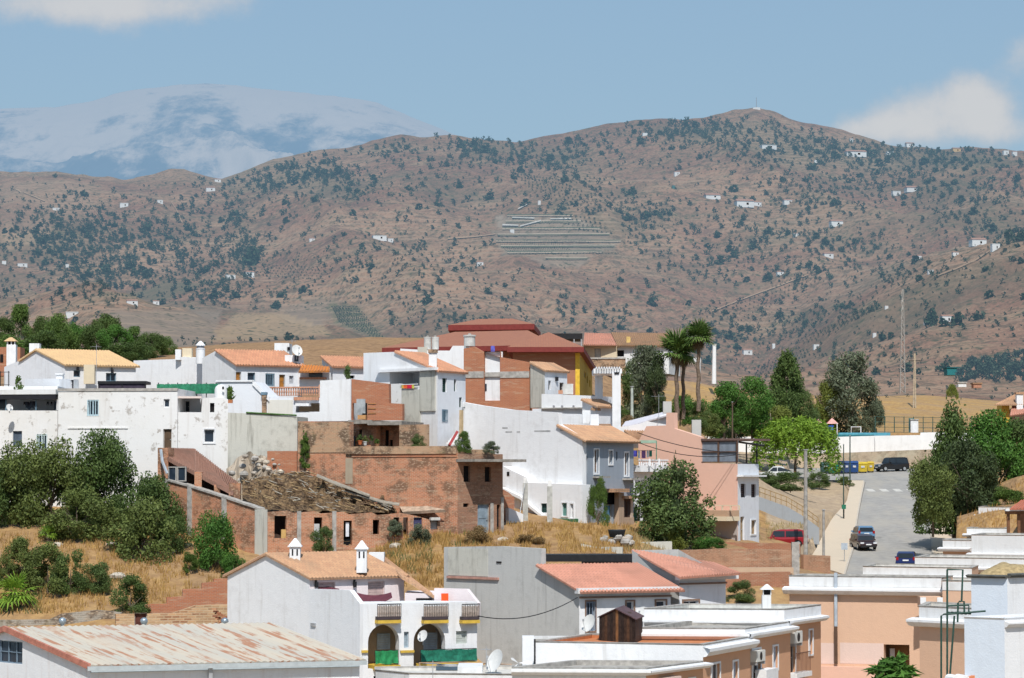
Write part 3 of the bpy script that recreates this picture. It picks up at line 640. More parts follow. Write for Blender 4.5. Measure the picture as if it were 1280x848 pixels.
# ------------------------------------------------------------------ far mountain
def far_mountain():
 us = np.arange(-900, 2300, 4.); q = np.linspace(0, 1, 150); D0, D1 = 9500., 13000.
 a = np.array([(-900,190),(-300,150),(0,135),(70,134),(110,127),(150,115),(200,108),(250,104.5),(300,108),(360,115),(420,121),(470,128),(510,145),(560,165),(620,185),(760,215),(1000,230),(2300,240)], float)
 top = np.interp(us, a[:, 0], a[:, 1]); top = top+(fbm(us/22, us*0+3, 4, 5)-.5)*3
 Y = D0+(D1-D0)*q[None, :]+0*us[:, None]; X = np.array([ray(u, HOR)[0] for u in us])[:, None]*Y
 zt = np.array([ray(640, v)[1]*D1 for v in top]); zb = ray(640, 330)[1]*D0
 prof = q**.9; Z = zb+(zt[:, None]-zb)*prof[None, :]
 r = fbm(X/1300+Y/5000, Y/2000, 7, 9, .55, True)-.6; Z = Z+r*760*(np.sin(np.pi*q)[None, :]*(1-q[None, :]**3))
 back = 900; Yb = np.c_[Y, Y[:, -1:]+back, Y[:, -1:]+5000]; Xb = np.c_[X, X[:, -1:], X[:, -1:]]; Zb = np.c_[Z, Z[:, -1:]-260, Z[:, -1:]*0]
 t = NT('bare limestone mountain'); p = t.pos(); y = t.N('ShaderNodeSeparateXYZ'); t.L(p, y.inputs[0])
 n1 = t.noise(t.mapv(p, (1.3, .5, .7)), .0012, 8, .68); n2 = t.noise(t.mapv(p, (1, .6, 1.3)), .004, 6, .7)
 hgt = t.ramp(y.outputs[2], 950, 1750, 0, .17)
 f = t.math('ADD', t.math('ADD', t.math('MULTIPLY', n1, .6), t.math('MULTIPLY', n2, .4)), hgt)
 c = t.mix(t.ramp(f, .53, .65), (.06, .085, .10), (.50, .40, .31))  # dark blue patches paint fold shadows into the rock, more low down
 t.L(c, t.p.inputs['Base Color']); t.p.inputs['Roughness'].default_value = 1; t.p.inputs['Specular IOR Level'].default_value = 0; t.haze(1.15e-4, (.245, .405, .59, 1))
 return struct(grid_mesh('mountain', Xb, Yb, Zb, [t.m]))
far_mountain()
# ground skirt out to the horizon, below the hills
def far_plain():
 mb = MB(); z = -160; mb.face([(-20000, 4500, z), (20000, 4500, z), (20000, 30000, z), (-20000, 30000, z)]); struct(mb.build('far_plain', terrain.data.materials[0]))
 mb = MB(); z = -26; mb.face([(-900, -300, z), (900, -300, z), (900, 95, z), (-900, 95, z)]); struct(mb.build('ground', terrain.data.materials[0]))
far_plain()
# ------------------------------------------------------------------ draped sheets (roads, fields, tracks)
def drape(name, poly, mat, off=.03, step=4., kind='structure', y0=70, y1=4600, sub=None):
 """poly: pixel quad tl, tr, br, bl -> sheet lying on the terrain"""
 tl, tr, br, bl = [np.array(q, float) for q in poly]
 nu = max(2, int(max(np.hypot(*(tr-tl)), np.hypot(*(br-bl)))/step)); nv = max(2, int(max(np.hypot(*(bl-tl)), np.hypot(*(br-tr)))/step))
 mb = MB(); g = []
 for j in range(nv+1):
  r = []
  for i in range(nu+1):
   q = (tl*(1-i/nu)+tr*i/nu)*(1-j/nv)+(bl*(1-i/nu)+br*i/nu)*j/nv; h = ground_hit(q[0], q[1], y0, y1)
   r.append(None if h is None else h+Vector((0, 0, off)))
  g.append(r)
 for j in range(nv):
  for i in range(nu):
   f = [g[j+1][i], g[j+1][i+1], g[j][i+1], g[j][i]]
   if any(p is None for p in f) or max(p.y for p in f)-min(p.y for p in f) > 400: continue
   mb.face(f, [(p.x, p.y) for p in f])
 if not mb.f: return None
 o = mb.build(name, mat); o.data.polygons.foreach_set('use_smooth', [True]*len(o.data.polygons)); o['kind'] = kind; return o
@cached
def field(name, c1, c2, stripe=0., rot=0., amt=.5):
 t = NT(name); p = t.pos(); n = t.noise(p, .05, 6, .65)
 c = t.mix(t.ramp(n, .35, .65), c1, c2)
 if stripe:
  w = t.N('ShaderNodeTexWave'); w.bands_direction = 'X'; w.inputs['Scale'].default_value = stripe; w.inputs['Distortion'].default_value = .6
  t.L(t.mapv(p, (1, 1, 1), (0, 0, rot)), w.inputs['Vector']); c = t.mix(t.math('MULTIPLY', w.outputs[0], amt), c, (c2[0]*.5, c2[1]*.55, c2[2]*.5))
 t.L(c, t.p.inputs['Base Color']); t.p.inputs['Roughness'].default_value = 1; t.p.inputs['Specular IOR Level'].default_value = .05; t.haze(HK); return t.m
# ================================================================== foliage prototypes
def leaf_mesh(name, pts, nrm, size, mat, aspect=1.6, seed=0):
 r = np.random.default_rng(seed); n = len(pts)
 d = r.normal(size=(n, 3)); d = d*.9+nrm*.8; d /= np.linalg.norm(d, axis=1)[:, None]
 a = np.cross(d, r.normal(size=(n, 3))); a /= np.linalg.norm(a, axis=1)[:, None]; b = np.cross(d, a)
 s = size*(.6+.8*r.random(n))[:, None]; A = a*s*aspect*.5; B = b*s*.5
 V = np.stack([pts-A, pts+B*.8-A*.1, pts+A, pts-B*.8-A*.1], 1).reshape(-1, 3)
 me = bpy.data.meshes.new(name); me.vertices.add(4*n); me.vertices.foreach_set('co', V.astype('f').ravel())
 me.loops.add(4*n); me.loops.foreach_set('vertex_index', np.arange(4*n, dtype='i')); me.polygons.add(n); me.polygons.foreach_set('loop_start', np.arange(0, 4*n, 4, dtype='i'))
 me.update(calc_edges=True); me.materials.append(mat); return me
def crown_pts(kind, n, seed):
 """points in a unit crown: x,y in -.5...5, z 0..1"""
 r = np.random.default_rng(seed); L = []
 if kind == 'round':
  for k in range(34):
   th = r.random()*6.28; z = r.random()**.9; rad = math.sqrt(max(0, 1-(2*z-1)**2))*(.45+.65*r.random())
   L.append((.39*rad*math.cos(th), .39*rad*math.sin(th), .12+.76*z, .055+.15*r.random()**1.4))
 elif kind == 'bush':
  for k in range(32):
   th = r.random()*6.28; z = r.random()**1.2; rad = (.4+.75*r.random())*math.sqrt(1-z*z*.9)
   L.append((.38*rad*math.cos(th), .38*rad*math.sin(th), .07+.8*z, .05+.14*r.random()**1.3))
 elif kind == 'cone':
  for k in range(44):
   z = r.random()**.8; th = r.random()*6.28; rad = (1-z)**.6*(.5+.5*r.random())
   L.append((.40*rad*math.cos(th), .40*rad*math.sin(th), .05+.87*z, .085+.09*(1-z)))
 elif kind == 'tall':
  for k in range(30):
   z = r.random(); th = r.random()*6.28; rad = (.35+.65*math.sin(math.pi*min(1, .15+z*.85)))*r.random()**.5
   L.append((.36*rad*math.cos(th), .36*rad*math.sin(th), .05+.88*z, .075+.07*r.random()))
 elif kind == 'column':
  for k in range(22):
   z = r.random(); L.append((.12*r.normal(), .12*r.normal(), .03+.93*z, .05+.28*math.sin(math.pi*min(1, .2+.8*z))**.8*.8))
 elif kind == 'umbrella':
  for k in range(24):
   th = r.random()*6.28; q = r.random()**.5; L.append((.40*q*math.cos(th), .40*q*math.sin(th), .5+.33*(1-q*q)+.1*r.random(), .11+.06*r.random()))
 L = np.array(L); w = L[:, 3]**2; c = r.choice(len(L), n, p=w/w.sum()); d = r.normal(size=(n, 3)); d /= np.linalg.norm(d, axis=1)[:, None]
 rr = L[c, 3:4]*(1-.55*r.random((n, 1))**1.6);
 sc = np.array([1, 1, 1.0]) if kind not in ('column',) else np.array([.9, .9, .25])
 p = L[c, :3]+d*rr*sc
 p = p+r.normal(size=(n, 3))*(.012 if kind != 'tall' else .02); p[:, 2] += np.where(r.random(n) < .12, .05*np.abs(r.normal(size=n)), 0)
 p[:, 2] = np.clip(p[:, 2], 0, 1.02)
 return p, d
def willow_pts(n, seed):
 r = np.random.default_rng(seed); th = r.random(n)*6.28; q = r.random(n)**.55; strand = r.integers(0, 170, n)
 rs = np.random.default_rng(seed+1); sth = rs.random(170)*6.28; sq = .08+.40*rs.random(170)**.6; sz = .62+.34*np.sqrt(1-(sq/.5)**2)*(.75+.25*rs.random(170)); dl = .2+.55*rs.random(170)
 t = r.random(n); x = (sq[strand]+.06*t)*np.cos(sth[strand]); y = (sq[strand]+.06*t)*np.sin(sth[strand]); z = sz[strand]-t**1.3*dl[strand]*(.4+sq[strand]*1.3)
 p = np.c_[x, y, np.clip(z, .06, 1)]+r.normal(size=(n, 3))*.022; d = np.c_[np.cos(sth[strand]), np.sin(sth[strand]), np.full(n, .4)]; return p, d/np.linalg.norm(d, axis=1)[:, None]
BARK = plain('grey brown bark', (.13, .10, .075), .9, .3, 0, 8)
BARKL = plain('pale bark', (.34, .29, .23), .9, .3, 0, 8)
PROTO = {}
def tree_proto(kind, colkey, var=0):
 key = (kind, colkey, var)
 if key in PROTO: return PROTO[key]
 cdk, clt = LEAFCOL[colkey]; mat = foliage('leaves '+colkey, cdk, clt)
 n = {'round': 14000, 'bush': 11000, 'cone': 15000, 'tall': 11000, 'column': 6000, 'umbrella': 9000, 'willow': 15000}[kind]
 sz = {'round': .022, 'bush': .024, 'cone': .022, 'tall': .022, 'column': .035, 'umbrella': .024, 'willow': .019}[kind]
 seed = hash_(kind+colkey)+var*13
 p, d = willow_pts(n, seed) if kind == 'willow' else crown_pts(kind, n, seed)
 me = leaf_mesh('crown', p, d, sz, mat, 2.6 if kind == 'willow' else 1.6, seed)
 mb = MB(); r = random.Random(seed); base = {'round': .32, 'umbrella': .5, 'willow': .45, 'tall': .3}.get(kind, .15)
 tr = .028 if kind != 'umbrella' else .03
 mb.tube([(0, 0, -.08), (.012, .008, base*.5), (-.008, .01, base), (.01, 0, min(.9, base+.4))], tr, 7, 0, tr*.3)
 for k in range(7):
  a = r.random()*6.28; z0 = base*(.7+.5*r.random()); rr = .22+.16*r.random(); z1 = min(.9, z0+.18+.3*r.random())
  mb.tube([(0, 0, z0), (rr*.5*math.cos(a), rr*.5*math.sin(a), (z0+z1)/2+.02), (rr*math.cos(a), rr*math.sin(a), z1)], tr*.5, 5, 0, tr*.12)
 tm = mb.build('trunk', BARKL if kind == 'umbrella' else BARK); td = tm.data; bpy.data.objects.remove(tm)
 PROTO[key] = (me, td); return PROTO[key]
def hash_(s): return sum((i+1)*ord(c) for i, c in enumerate(s)) % 9973
LEAFCOL = {'olive': ((.055, .08, .02), (.18, .225, .06)), 'dark': ((.034, .065, .017), (.12, .18, .048)), 'bright': ((.08, .16, .015), (.26, .40, .045)), 'fig': ((.03, .085, .014), (.11, .24, .04)),
   'yellowgreen': ((.09, .11, .02), (.25, .29, .06)), 'grey': ((.06, .08, .05), (.20, .23, .14)), 'pine': ((.04, .085, .02), (.16, .25, .055)), 'far': ((.03, .055, .035), (.06, .09, .05)), 'mid': ((.045, .08, .022), (.14, .20, .06)),
   'dry': ((.14, .09, .04), (.32, .22, .10)), 'shade': ((.026, .045, .018), (.085, .12, .045)), 'vine': ((.035, .07, .012), (.12, .19, .035))}
def tree(name, kind, colkey, u, vtop, vbot, wpx, label, cat='tree', group=None, Y=None, var=0, rot=None, depth=None, gz=False):
 """place a tree with its foot at pixel (u, vbot) and its crown top at vtop; wpx wide"""
 if Y is None:
  h = ground_hit(u, vbot); Y = h.y
 b = P(u, vbot, Y); H = P(u, vtop, Y).z-b.z; W = wpx*Y/F
 o = thing(name, label, cat, b, group); me, td = tree_proto(kind, colkey, var)
 c = bpy.data.objects.new('crown' if kind not in ('bush',) else 'foliage', me); COL.objects.link(c); c.parent = o; c.scale = (W*1.14, (depth or W*1.14), H*1.02)
 tr = bpy.data.objects.new('trunk' if kind != 'bush' else 'stem', td); COL.objects.link(tr); tr.parent = o; s = min(W, H)*1.0; tr.scale = (s, s, H)
 o.rotation_euler = (0, 0, rot if rot is not None else (u*.37+vtop*.11) % 6.28)
 return o
FROND = {}
def palm(name, u, vtop, vcrown, vbot, wpx, Y, label, skirt=True, trunk_r=.2, group=None, seed=0, n=46, colk='pine', lean=0.):
 b = P(u, vbot, Y); c = P(u+lean, vcrown, Y)-b; W = wpx*Y/F/2; up = P(u, vtop, Y).z-P(u, vcrown, Y).z
 o = thing(name, label, 'palm tree', b, group); r = random.Random(seed); mb = MB(); md = MB()
 def fan(m, az, el, L, droop):
  d = Vector((math.cos(az)*math.cos(el), math.sin(az)*math.cos(el), math.sin(el))); side = d.cross(Vector((0, 0, 1))).normalized(); upv = side.cross(d)
  base = b+c; hub = b+c+d*L*.42; m.tube([base, hub], .02, 3, 0, None, False)
  K = 13
  for k in range(K):
   a = math.radians(-105+210*k/(K-1)); dd = (d*math.cos(a)+side*math.sin(a)).normalized(); ll = L*.72*(1-.2*abs(a)/1.8)*(.85+.3*r.random())
   w = side*math.cos(a)-d*math.sin(a); mid = hub+dd*ll*.55+upv*.06; tip = hub+dd*ll-Vector((0, 0, droop*ll*(.5+.6*r.random())))
   m.face([hub, mid-w*.04*L, tip, mid+w*.04*L])
 for k in range(n):
  el = math.radians(-30+112*r.random()); Lr = W*(.8+.3*r.random()) if el < .6 else up*(.75+.35*r.random()); fan(mb, r.random()*6.28, el, Lr, .10+.15*(el < .2))
 mb.build('fronds', foliage('fan palm leaves '+colk, *LEAFCOL[colk]), o)
 if skirt:
  for k in range(16): fan(md, r.random()*6.28, math.radians(-60-28*r.random()), W*(.45+.2*r.random()), .4)
  md.build('dead_fronds', foliage('dead palm leaves', (.10, .075, .04), (.26, .20, .11)), o)
 mt = MB(); K = 14
 mt.tube([b-Vector((0, 0, .3))]+[b+c*(k/K)+Vector((0.05*math.sin(k*1.3), 0, 0)) for k in range(1, K+1)], trunk_r, 9, 0, trunk_r*.8);
 mt.build('trunk', plain('palm trunk', (.16, .12, .09), .95, .35, 0, 6), o)
 return o
# ================================================================== small shared builders
def gz(u, Y): x = ray(u, HOR)[0]*Y; return ground_z(x, Y)
def base(u, v, Y): return P(u, v, Y)
def railing(t, name, A, B, v0, v1, mat, spacing=.14, o=0., post=.016, thick=.03):
 w = Wall(XY(*A), XY(*B)); z1, z0 = w.hit(A[0], v0)[1], w.hit(A[0], v1)[1]; mb = MB(); n = max(2, int(w.len/spacing))
 for k in range(n+1): s = w.len*k/n; w.box(mb, s-post/2, s+post/2, z0+.03, z1-.03, o-post/2, o+post/2)
 w.box(mb, 0, w.len, z1-.04, z1, o-thick/2, o+thick/2); w.box(mb, 0, w.len, z0, z0+.035, o-thick/2, o+thick/2)
 return mb.build(name, mat, t)
def dish(u, v, Y, r, label, az=-.5, group=None):
 c = P(u, v, Y); o = thing('satellite_dish', label, 'dish', c-Vector((0, 0, r*1.5)), group); d = Vector((math.sin(az), -math.cos(az), .45)).normalized()
 a = d.cross(Vector((0, 0, 1))).normalized(); b = a.cross(d)*1.08
 mb = MB(); N = 18; prev = None
 for k in range(5):
  q = k/4; ring_ = [c+(a*math.cos(2*math.pi*i/N)+b*math.sin(2*math.pi*i/N))*r*max(q, .02)+d*(.22*r*(q*q-1)) for i in range(N)]
  if prev:
   for i in range(N): mb.face([prev[i], prev[(i+1) % N], ring_[(i+1) % N], ring_[i]])
  prev = ring_
 mb.build('reflector', plain('dish paint', (.62, .62, .60), .5, .06), o)
 m2 = MB(); m2.tube([c-d*.25*r, c-Vector((0, 0, r*.8))-d*.2*r, c-Vector((0, 0, r*1.5))-d*.2*r], .03, 6); m2.build('mast', STEEL, o)
 m3 = MB(); f = c+d*r*.85; m3.tube([c-b*r*.95, f-b*.1*r], .012, 5); m3.box(f, (.1, .1, .12)); m3.build('feed_arm', STEEL, o); return o
def antenna(u, vtop, vbot, Y, label, group='television aerials on the roofs', n=6, w=.9):
 b = P(u, vbot, Y); t = P(u, vtop, Y); o = thing('tv_antenna', label, 'antenna', b, group); mb = MB(); mb.tube([b, t], .018, 5); mb.build('mast', STEEL, o)
 m2 = MB(); d = Vector((.8, -.6, 0)); s = Vector((.6, .8, 0)); c = t-Vector((0, 0, .15)); m2.tube([c-d*w*.6, c+d*w*.6], .012, 4)
 for k in range(n): q = c+d*w*(-.55+1.1*k/(n-1)); L = .35-.03*k; m2.tube([q-s*L, q+s*L], .008, 4)
 m2.build('aerial_elements', STEEL, o); return o
def parapet_block(t, pts, vtop, vbot, matw, capmat=None, thick=.25, drop=.3, floor=None, mats=None, opens=None, closed=None):
 """flat-roof block: visible chain pts [(u,Y)...] left to right, closed behind; vtop given at pts[0]"""
 V = [XY(*p) for p in pts]; zt = ray(pts[0][0], vtop)[1]*pts[0][1]; zb = ray(pts[0][0], vbot)[1]*pts[0][1]
 if closed: V = V+[XY(*p) for p in closed]
 else: V = V+[V[0]+V[-1]-V[1]] if len(pts) == 3 else V+[V[-1]+np.array([0, 8.]), V[0]+np.array([0, 8.])]
 n = len(V); groups = {}
 for i in range(n):
  w = Wall(V[i], V[(i+1) % n]); m = (mats or {}).get(i, matw); mb = groups.setdefault(id(m), (m, MB()))[1]
  op = opens_px(t, w, (opens or {}).get(i, ()), zb) if i < len(pts)-1 else []
  w.faces(mb, zb, [(0, zt), (w.len, zt)], op)
 for m, mb in groups.values(): mb.build('wall', m, t)
 c = sum(V)/n; inn = []
 for i in range(n):
  a = V[i]-V[i-1]; b = V[(i+1) % n]-V[i]; a /= np.hypot(*a); b /= np.hypot(*b); na = np.array([-a[1], a[0]]); nb = np.array([-b[1], b[0]]); m = na+nb; m /= np.dot(m, m)/2
  inn.append(V[i]+m*thick)
 cp_ = MB(); fl = MB()
 for i in range(n):
  j = (i+1) % n; q = lambda p, z: (p[0], p[1], z)
  a = Wall(V[i], V[j]); o = .05
  cp_.hexa([q(V[i], zt+.002), q(V[j], zt+.002), q(inn[j], zt+.002), q(inn[i], zt+.002)], [q(V[i]+a.n*o, zt+.08), q(V[j]+a.n*o, zt+.08), q(inn[j], zt+.08), q(inn[i], zt+.08)])
  fl.face([q(inn[j], zt), q(inn[i], zt), q(inn[i], zt-drop), q(inn[j], zt-drop)])
 cp_.build('coping', capmat or CONCD, t)
 fl.face([(p[0], p[1], zt-drop) for p in inn]); fl.build('roof_terrace', floor or plain('pale roof screed', (.55, .53, .49), .9, .15), t)
 return V, zt, zb
def cornice(t, A, B, v0, v1, mat, out=.45, extA=.0, extB=.0, name='cornice'):
 w = Wall(XY(*A), XY(*B)); z1 = w.hit(A[0], v0)[1]; z0 = w.hit(A[0], v1)[1]; mb = MB(); h = z1-z0
 pr = [(.0, z0), (out*.55, z0+h*.12), (out, z0+h*.55), (out, z0+h*.8), (0, z1)]
 s0, s1 = -extA, w.len+extB
 for (a, za), (b, zb) in zip(pr[:-1], pr[1:]): mb.face([w.pt(s0, za, a+.003), w.pt(s1, za, a+.003), w.pt(s1, zb, b+.003), w.pt(s0, zb, b+.003)])
 mb.face([w.pt(s0, z, o+.003) for o, z in reversed(pr)]); mb.face([w.pt(s1, z, o+.003) for o, z in pr]); mb.face([w.pt(s0, z0, .003), w.pt(s0, z1, .003), w.pt(s1, z1, .003), w.pt(s1, z0, .003)])
 return mb.build(name, mat, t)
def ac_unit(w, u0, u1, v0, v1, label, group='air conditioners on the peach houses', o=.3):
 s0, s1, z0, z1 = w.rect(u0, u1, v0, v1); t = thing('air_conditioner', label, 'air conditioner', w.pt((s0+s1)/2, z0, .02), group)
 mb = MB(); w.box(mb, s0, s1, z0, z1, .05, .05+o); mb.build('casing', plain('ac casing', (.62, .62, .58), .6, .06), t, bevel=.015)
 m = MB(); c = w.pt((s0+s1)/2, (z0+z1)/2, .055+o); r = min(s1-s0, z1-z0)*.38; N = 16; d = Vector((w.d[0], w.d[1], 0)); nn = Vector((w.n[0], w.n[1], 0))
 for k in range(N):
  a, b = 2*math.pi*k/N, 2*math.pi*(k+1)/N; m.face([c, c+d*r*math.cos(a)+Vector((0, 0, r*math.sin(a))), c+d*r*math.cos(b)+Vector((0, 0, r*math.sin(b)))])
 m.build('fan_grille', BLACK, t); m2 = MB()
 for s in (s0+.05, s1-.1): w.box(m2, s, s+.05, z0-.15, z0-.003, 0.003, .05+o)
 m2.build('bracket', STEEL, t); return t
def cable(pts, label, r=.02, sag=.6, cat='cable', group=None):
 a, b = P(*pts[0]), P(*pts[-1]); o = []; seq = [P(*p) for p in pts]; out = []
 for p, q in zip(seq[:-1], seq[1:]):
  for k in range(12): f = k/12; out.append(p.lerp(q, f)-Vector((0, 0, sag*4*f*(1-f))))
 out.append(seq[-1]); mb = MB(); mb.tube(out, r, 4); c = mb.build('overhead_cable', BLACK); return tag(c, label, cat, group)
def pole(name, u, vtop, vbot, Y, r, mat, label, cat='pole', group=None, extra=None, r2=None):
 b = P(u, vbot, Y); tp = P(u, vtop, Y); o = thing(name, label, cat, b, group); mb = MB(); mb.tube([b-Vector((0, 0, .4)), tp], r, 8, 0, r2 or r*.75); mb.build('shaft', mat, o)
 m = MB(); m.box((tp.x, tp.y, tp.z+.03), (r*2, r*2, .06)); m.build('cap', STEEL, o)
 if extra: extra(o, b, tp)
 return o
# ================================================================== FOREGROUND
def warehouse():
 t = thing('warehouse', 'long white shed with rust patched tin roof at lower left', 'warehouse', base(113, 900, 132))
 A, B = (-97, 144), (113, 132); prof = [(-97, 826), (10, 786), (113, 832)]
 rust = NT('rusty painted tin'); p = rust.pos(); uv = rust.uv()
 st = rust.noise(rust.mapv(uv, (3., .33, 1)), 1, 5, .6); big = rust.noise(uv, .35, 4)
 f = rust.math('MULTIPLY', rust.ramp(st, .50, .565), rust.ramp(big, .36, .54, .1, 1))
 sheet = rust.mix(rust.ramp(rust.noise(rust.mapv(uv, (.8, .12, 1)), 1, 3), .35, .65), (.48, .425, .345), (.42, .40, .35))
 c = rust.mix(rust.math('MULTIPLY', f, .8), sheet, (.33, .13, .06))
 band = rust.N('ShaderNodeTexWave'); band.bands_direction = 'Y'; band.inputs['Scale'].default_value = .055; rust.L(uv, band.inputs['Vector'])
 rust.L(c, rust.p.inputs['Base Color']); rust.p.inputs['Roughness'].default_value = .75
 w, wb = body(t, A, B, prof, 905, C=(448, 136.2), mat=plaster('white shed render with rust runs', (.72, .73, .74), (.42, .27, .19), .4, .35), openF=[(-12, 28, 801, 829, 'grid', dict(col=plain('blue grey steel frame', (.16, .22, .28))))])
 pr = [w.hit(u, v) for u, v in prof]; V3 = Vector((*(wb.B-wb.A), 0)); vd = V3.normalized()
 for i in (0, 1):
  p0, p1 = w.pt(pr[i][0], pr[i][1]+.05), w.pt(pr[i+1][0], pr[i+1][1]+.05)
  top, bot = (p1, p0) if i == 0 else (p0, p1); e = (bot-top).normalized()*.25
  tile_patch(t, top-vd*.2, top+V3+vd*.2, bot+e-vd*.2, bot+e+V3+vd*.2, rust.m, pitch=.30, amp=.03, rows=6, th=.05)
  mb = MB(); q0 = top-vd*.23+Vector((0, 0, .02)); q1 = bot+e-vd*.23+Vector((0, 0, .02)); mb.obox(q0-Vector((0, 0, .2)), q1-q0, vd*.12, Vector((0, 0, .27))); mb.build('verge_trim', plain('faded red trim', (.42, .17, .12), .7, .2), t)
 mb = MB(); wb.box(mb, -.2, wb.len+.25, pr[2][1]-.22, pr[2][1]-.03, .28, .45); mb.build('gutter', plain('grey gutter', (.40, .44, .45), .5, .1), t)
 mb = MB(); wb.box(mb, 0.0, wb.len, pr[2][1]-.34, pr[2][1]-.24, .004, .06); mb.build('wall_band', plain('pale blue band', (.42, .50, .56), .7, .1), t)
 s = wb.hit(262, 840)[0]; mb = MB(); wb.box(mb, s-.09, s+.09, pr[2][1]-4, pr[2][1]-.2, .08, .26); mb.build('downpipe', STEEL, t)
 for u, lab in ((78, 'small round roof cowl at left end of the tin roof'), (180, 'small round roof cowl midway along the tin roof'), (281, 'small round roof cowl nearest the white house')):
  Yr = 138.2+(u-10)/338*4.2; c = P(u, 785, Yr); o = thing('roof_cowl', lab, 'roof cowl', c, 'turbine cowls on the tin roof')
  m = MB(); m.lathe((c.x, c.y, c.z+.05), [(.0, 0), (.1, .0), (.09, .12), (.15, .17), (.19, .27), (.17, .37), (.09, .44), (0, .46)], 12); m.build('turbine', plain('cowl metal', (.36, .42, .46), .35, .2, .6), o, smooth=True)
  m = MB(); m.lathe((c.x, c.y, c.z-.1), [(.0, 0), (.11, 0), (.11, .14), (0, .14)], 10); m.build('collar', STEEL, o)
warehouse()
def white_house():
 t = thing('white_house', 'large white house with tan tiled roof, two pagoda chimneys and arched balconies', 'house', base(386, 868, 155))
 A, B, C = (285, 160.5), (387, 155), (505, 158.5)
 pinkw = plaster('faint pink white paint', (.76, .68, .68), (.6, .5, .48), .2, .2)
 w, wb = body(t, A, B, [(285, 719), (334, 693), (387, 722)], 880, C=C, mat=WHITE, mats=pinkw, roof=(TILE_T, (0, 1)), ovh=.3,
  openB=[(397, 419, 728, 760, 'shut', dict(col=plain('faded pink shutter', (.5, .38, .36)))), (460, 481, 727, 760, 'shut', dict(col=plain('faded pink shutter', (.5, .38, .36))))])
 patch_px(t, (478, 697, 162.5), (481, 698, 163), (503, 722, 156.9), (546, 748, 156.3), TILE_T, rows=6)
 part_box(t, 'wall', pinkw, 506, 543, 742, 770, 156.5, 4)
 part_box(t, 'wall', WHITE, 461, 480, 691, 705, 161, 1.2)
 chimney_pagoda(t, 361, 377, 673, 684, 707, 157.5); chimney_pagoda(t, 444.5, 460, 676, 687, 716, 156.6)
 # lower block with arches
 op = [(460, 499, 781, 836, 'hole', dict(arch=1, r=.5)), (517, 556.5, 780, 836, 'hole', dict(arch=1, r=.5)), (505, 511, 790, 810, 'shut', dict(col=plain('blue grey shutter', (.3, .37, .42)))), (570, 584, 789, 805, 'shut', dict(col=plain('grey green shutter', (.42, .45, .42)))), (467, 489, 845, 860, 'dark')]
 w2, f2 = body(t, (387, 152.7), (450, 149.2), [(387, 753.5), (450, 755)], 885, C=(596, 152), mat=WHITE, openB=op)
 body(t, (386.8, 152.75), (450, 149.15), [(387, 736.5), (437, 738), (450, 755)], 885, depth=.3, mat=WHITE)
 tan = plaster('tan porch paint', (.47, .34, .23), (.3, .23, .16), .3, .2)
 mb = MB(); s0, s1, z0, z1 = f2.rect(458, 560, 778, 848); f2.box(mb, s0, s1, z0-.6, z1, -1.75, -1.65); mb.build('porch_wall', tan, t)
 yel = plain('ochre edge paint', (.58, .38, .06), .8, .15)
 fb = Wall(f2.A-f2.n*1.64, f2.B-f2.n*1.64)
 for u0, u1, v0, v1 in ((471, 487, 792, 812), (529, 546, 791, 812)): fill(t, fb, fb.rect(u0, u1, v0, v1), 'shut', 0, plain('pale blue shutter', (.55, .62, .68)))
 def slab(u0, u1, v0, v1, o0, o1, mat, nm):
  mb = MB(); s0, s1, z0, z1 = f2.rect(u0, u1, v0, v1); f2.box(mb, s0, s1, z0, z1, o0, o1); return mb.build(nm, mat, t)
 slab(466, 498, 831.5, 837, -1.6, .3, yel, 'balcony_floor'); slab(520, 594, 828, 832, .004, .3, yel, 'balcony_floor')
 for u0, u1 in ((451.5, 459), (500, 517)): slab(u0, u1, 813, 816, .003, .12, yel, 'ledge')
 bam = plain('bamboo screen', (.42, .33, .27), .9, .25, 0, 9)
 for u0, u1 in ((468.5, 498), (526.5, 557), (574, 596)):
  slab(u0, u1, 775, 779, .003, .42, yel, 'balcony_edge'); slab(u0+.5, u1-.5, 770.5, 774.6, .003, .40, plain('dark planter', (.06, .045, .05)), 'planter')
  s0, s1, z0, z1 = f2.rect(u0, u1, 755, 775); q0, q1 = f2.A+f2.d*s0+f2.n*.38, f2.A+f2.d*s1+f2.n*.38
  wr = Wall(q0, q1); mb = MB(); n = int(wr.len/.1)
  for k in range(n+1): s = wr.len*k/n; wr.box(mb, s-.009, s+.009, z0+.16, z1, -.01, .01)
  wr.box(mb, 0, wr.len, z1-.03, z1+.02, -.02, .02); mb.build('railing', BLACK, t)
  mb = MB(); n = int(wr.len/.05)
  for k in range(n): s = wr.len*k/n; wr.box(mb, s, s+.036, z0+.17, z1-.06-.03*((k*7) % 3), -.05, -.03)
  mb.build('reed_screen', bam, t)
 # green cloths
 def cloth(u0, u1, v0, v1, o, label, col):
  s0, s1, z0, z1 = f2.rect(u0, u1, v0, v1); mb = MB(); N = 24; g = []
  for i in range(N+1):
   x = i/N; s = s0+(s1-s0)*x; g.append([f2.pt(s, z0+.03*math.sin(9*x), o+.04*math.sin(x*21)+.05), f2.pt(s, (z0+z1)/2, o+.03*math.sin(x*17+1)), f2.pt(s, z1-.06*math.sin(math.pi*((x*3) % 1))*.6, o)])
  for a, b in zip(g[:-1], g[1:]):
   for k in (0, 1): mb.face([a[k], b[k], b[k+1], a[k+1]])
  q = mb.build('balcony_cloth', col); tag(q, label, 'cloth', 'green privacy cloths')
  mr = MB(); f2.box(mr, s0, s1, z1-.02, z1+.02, o-.06, o-.03)
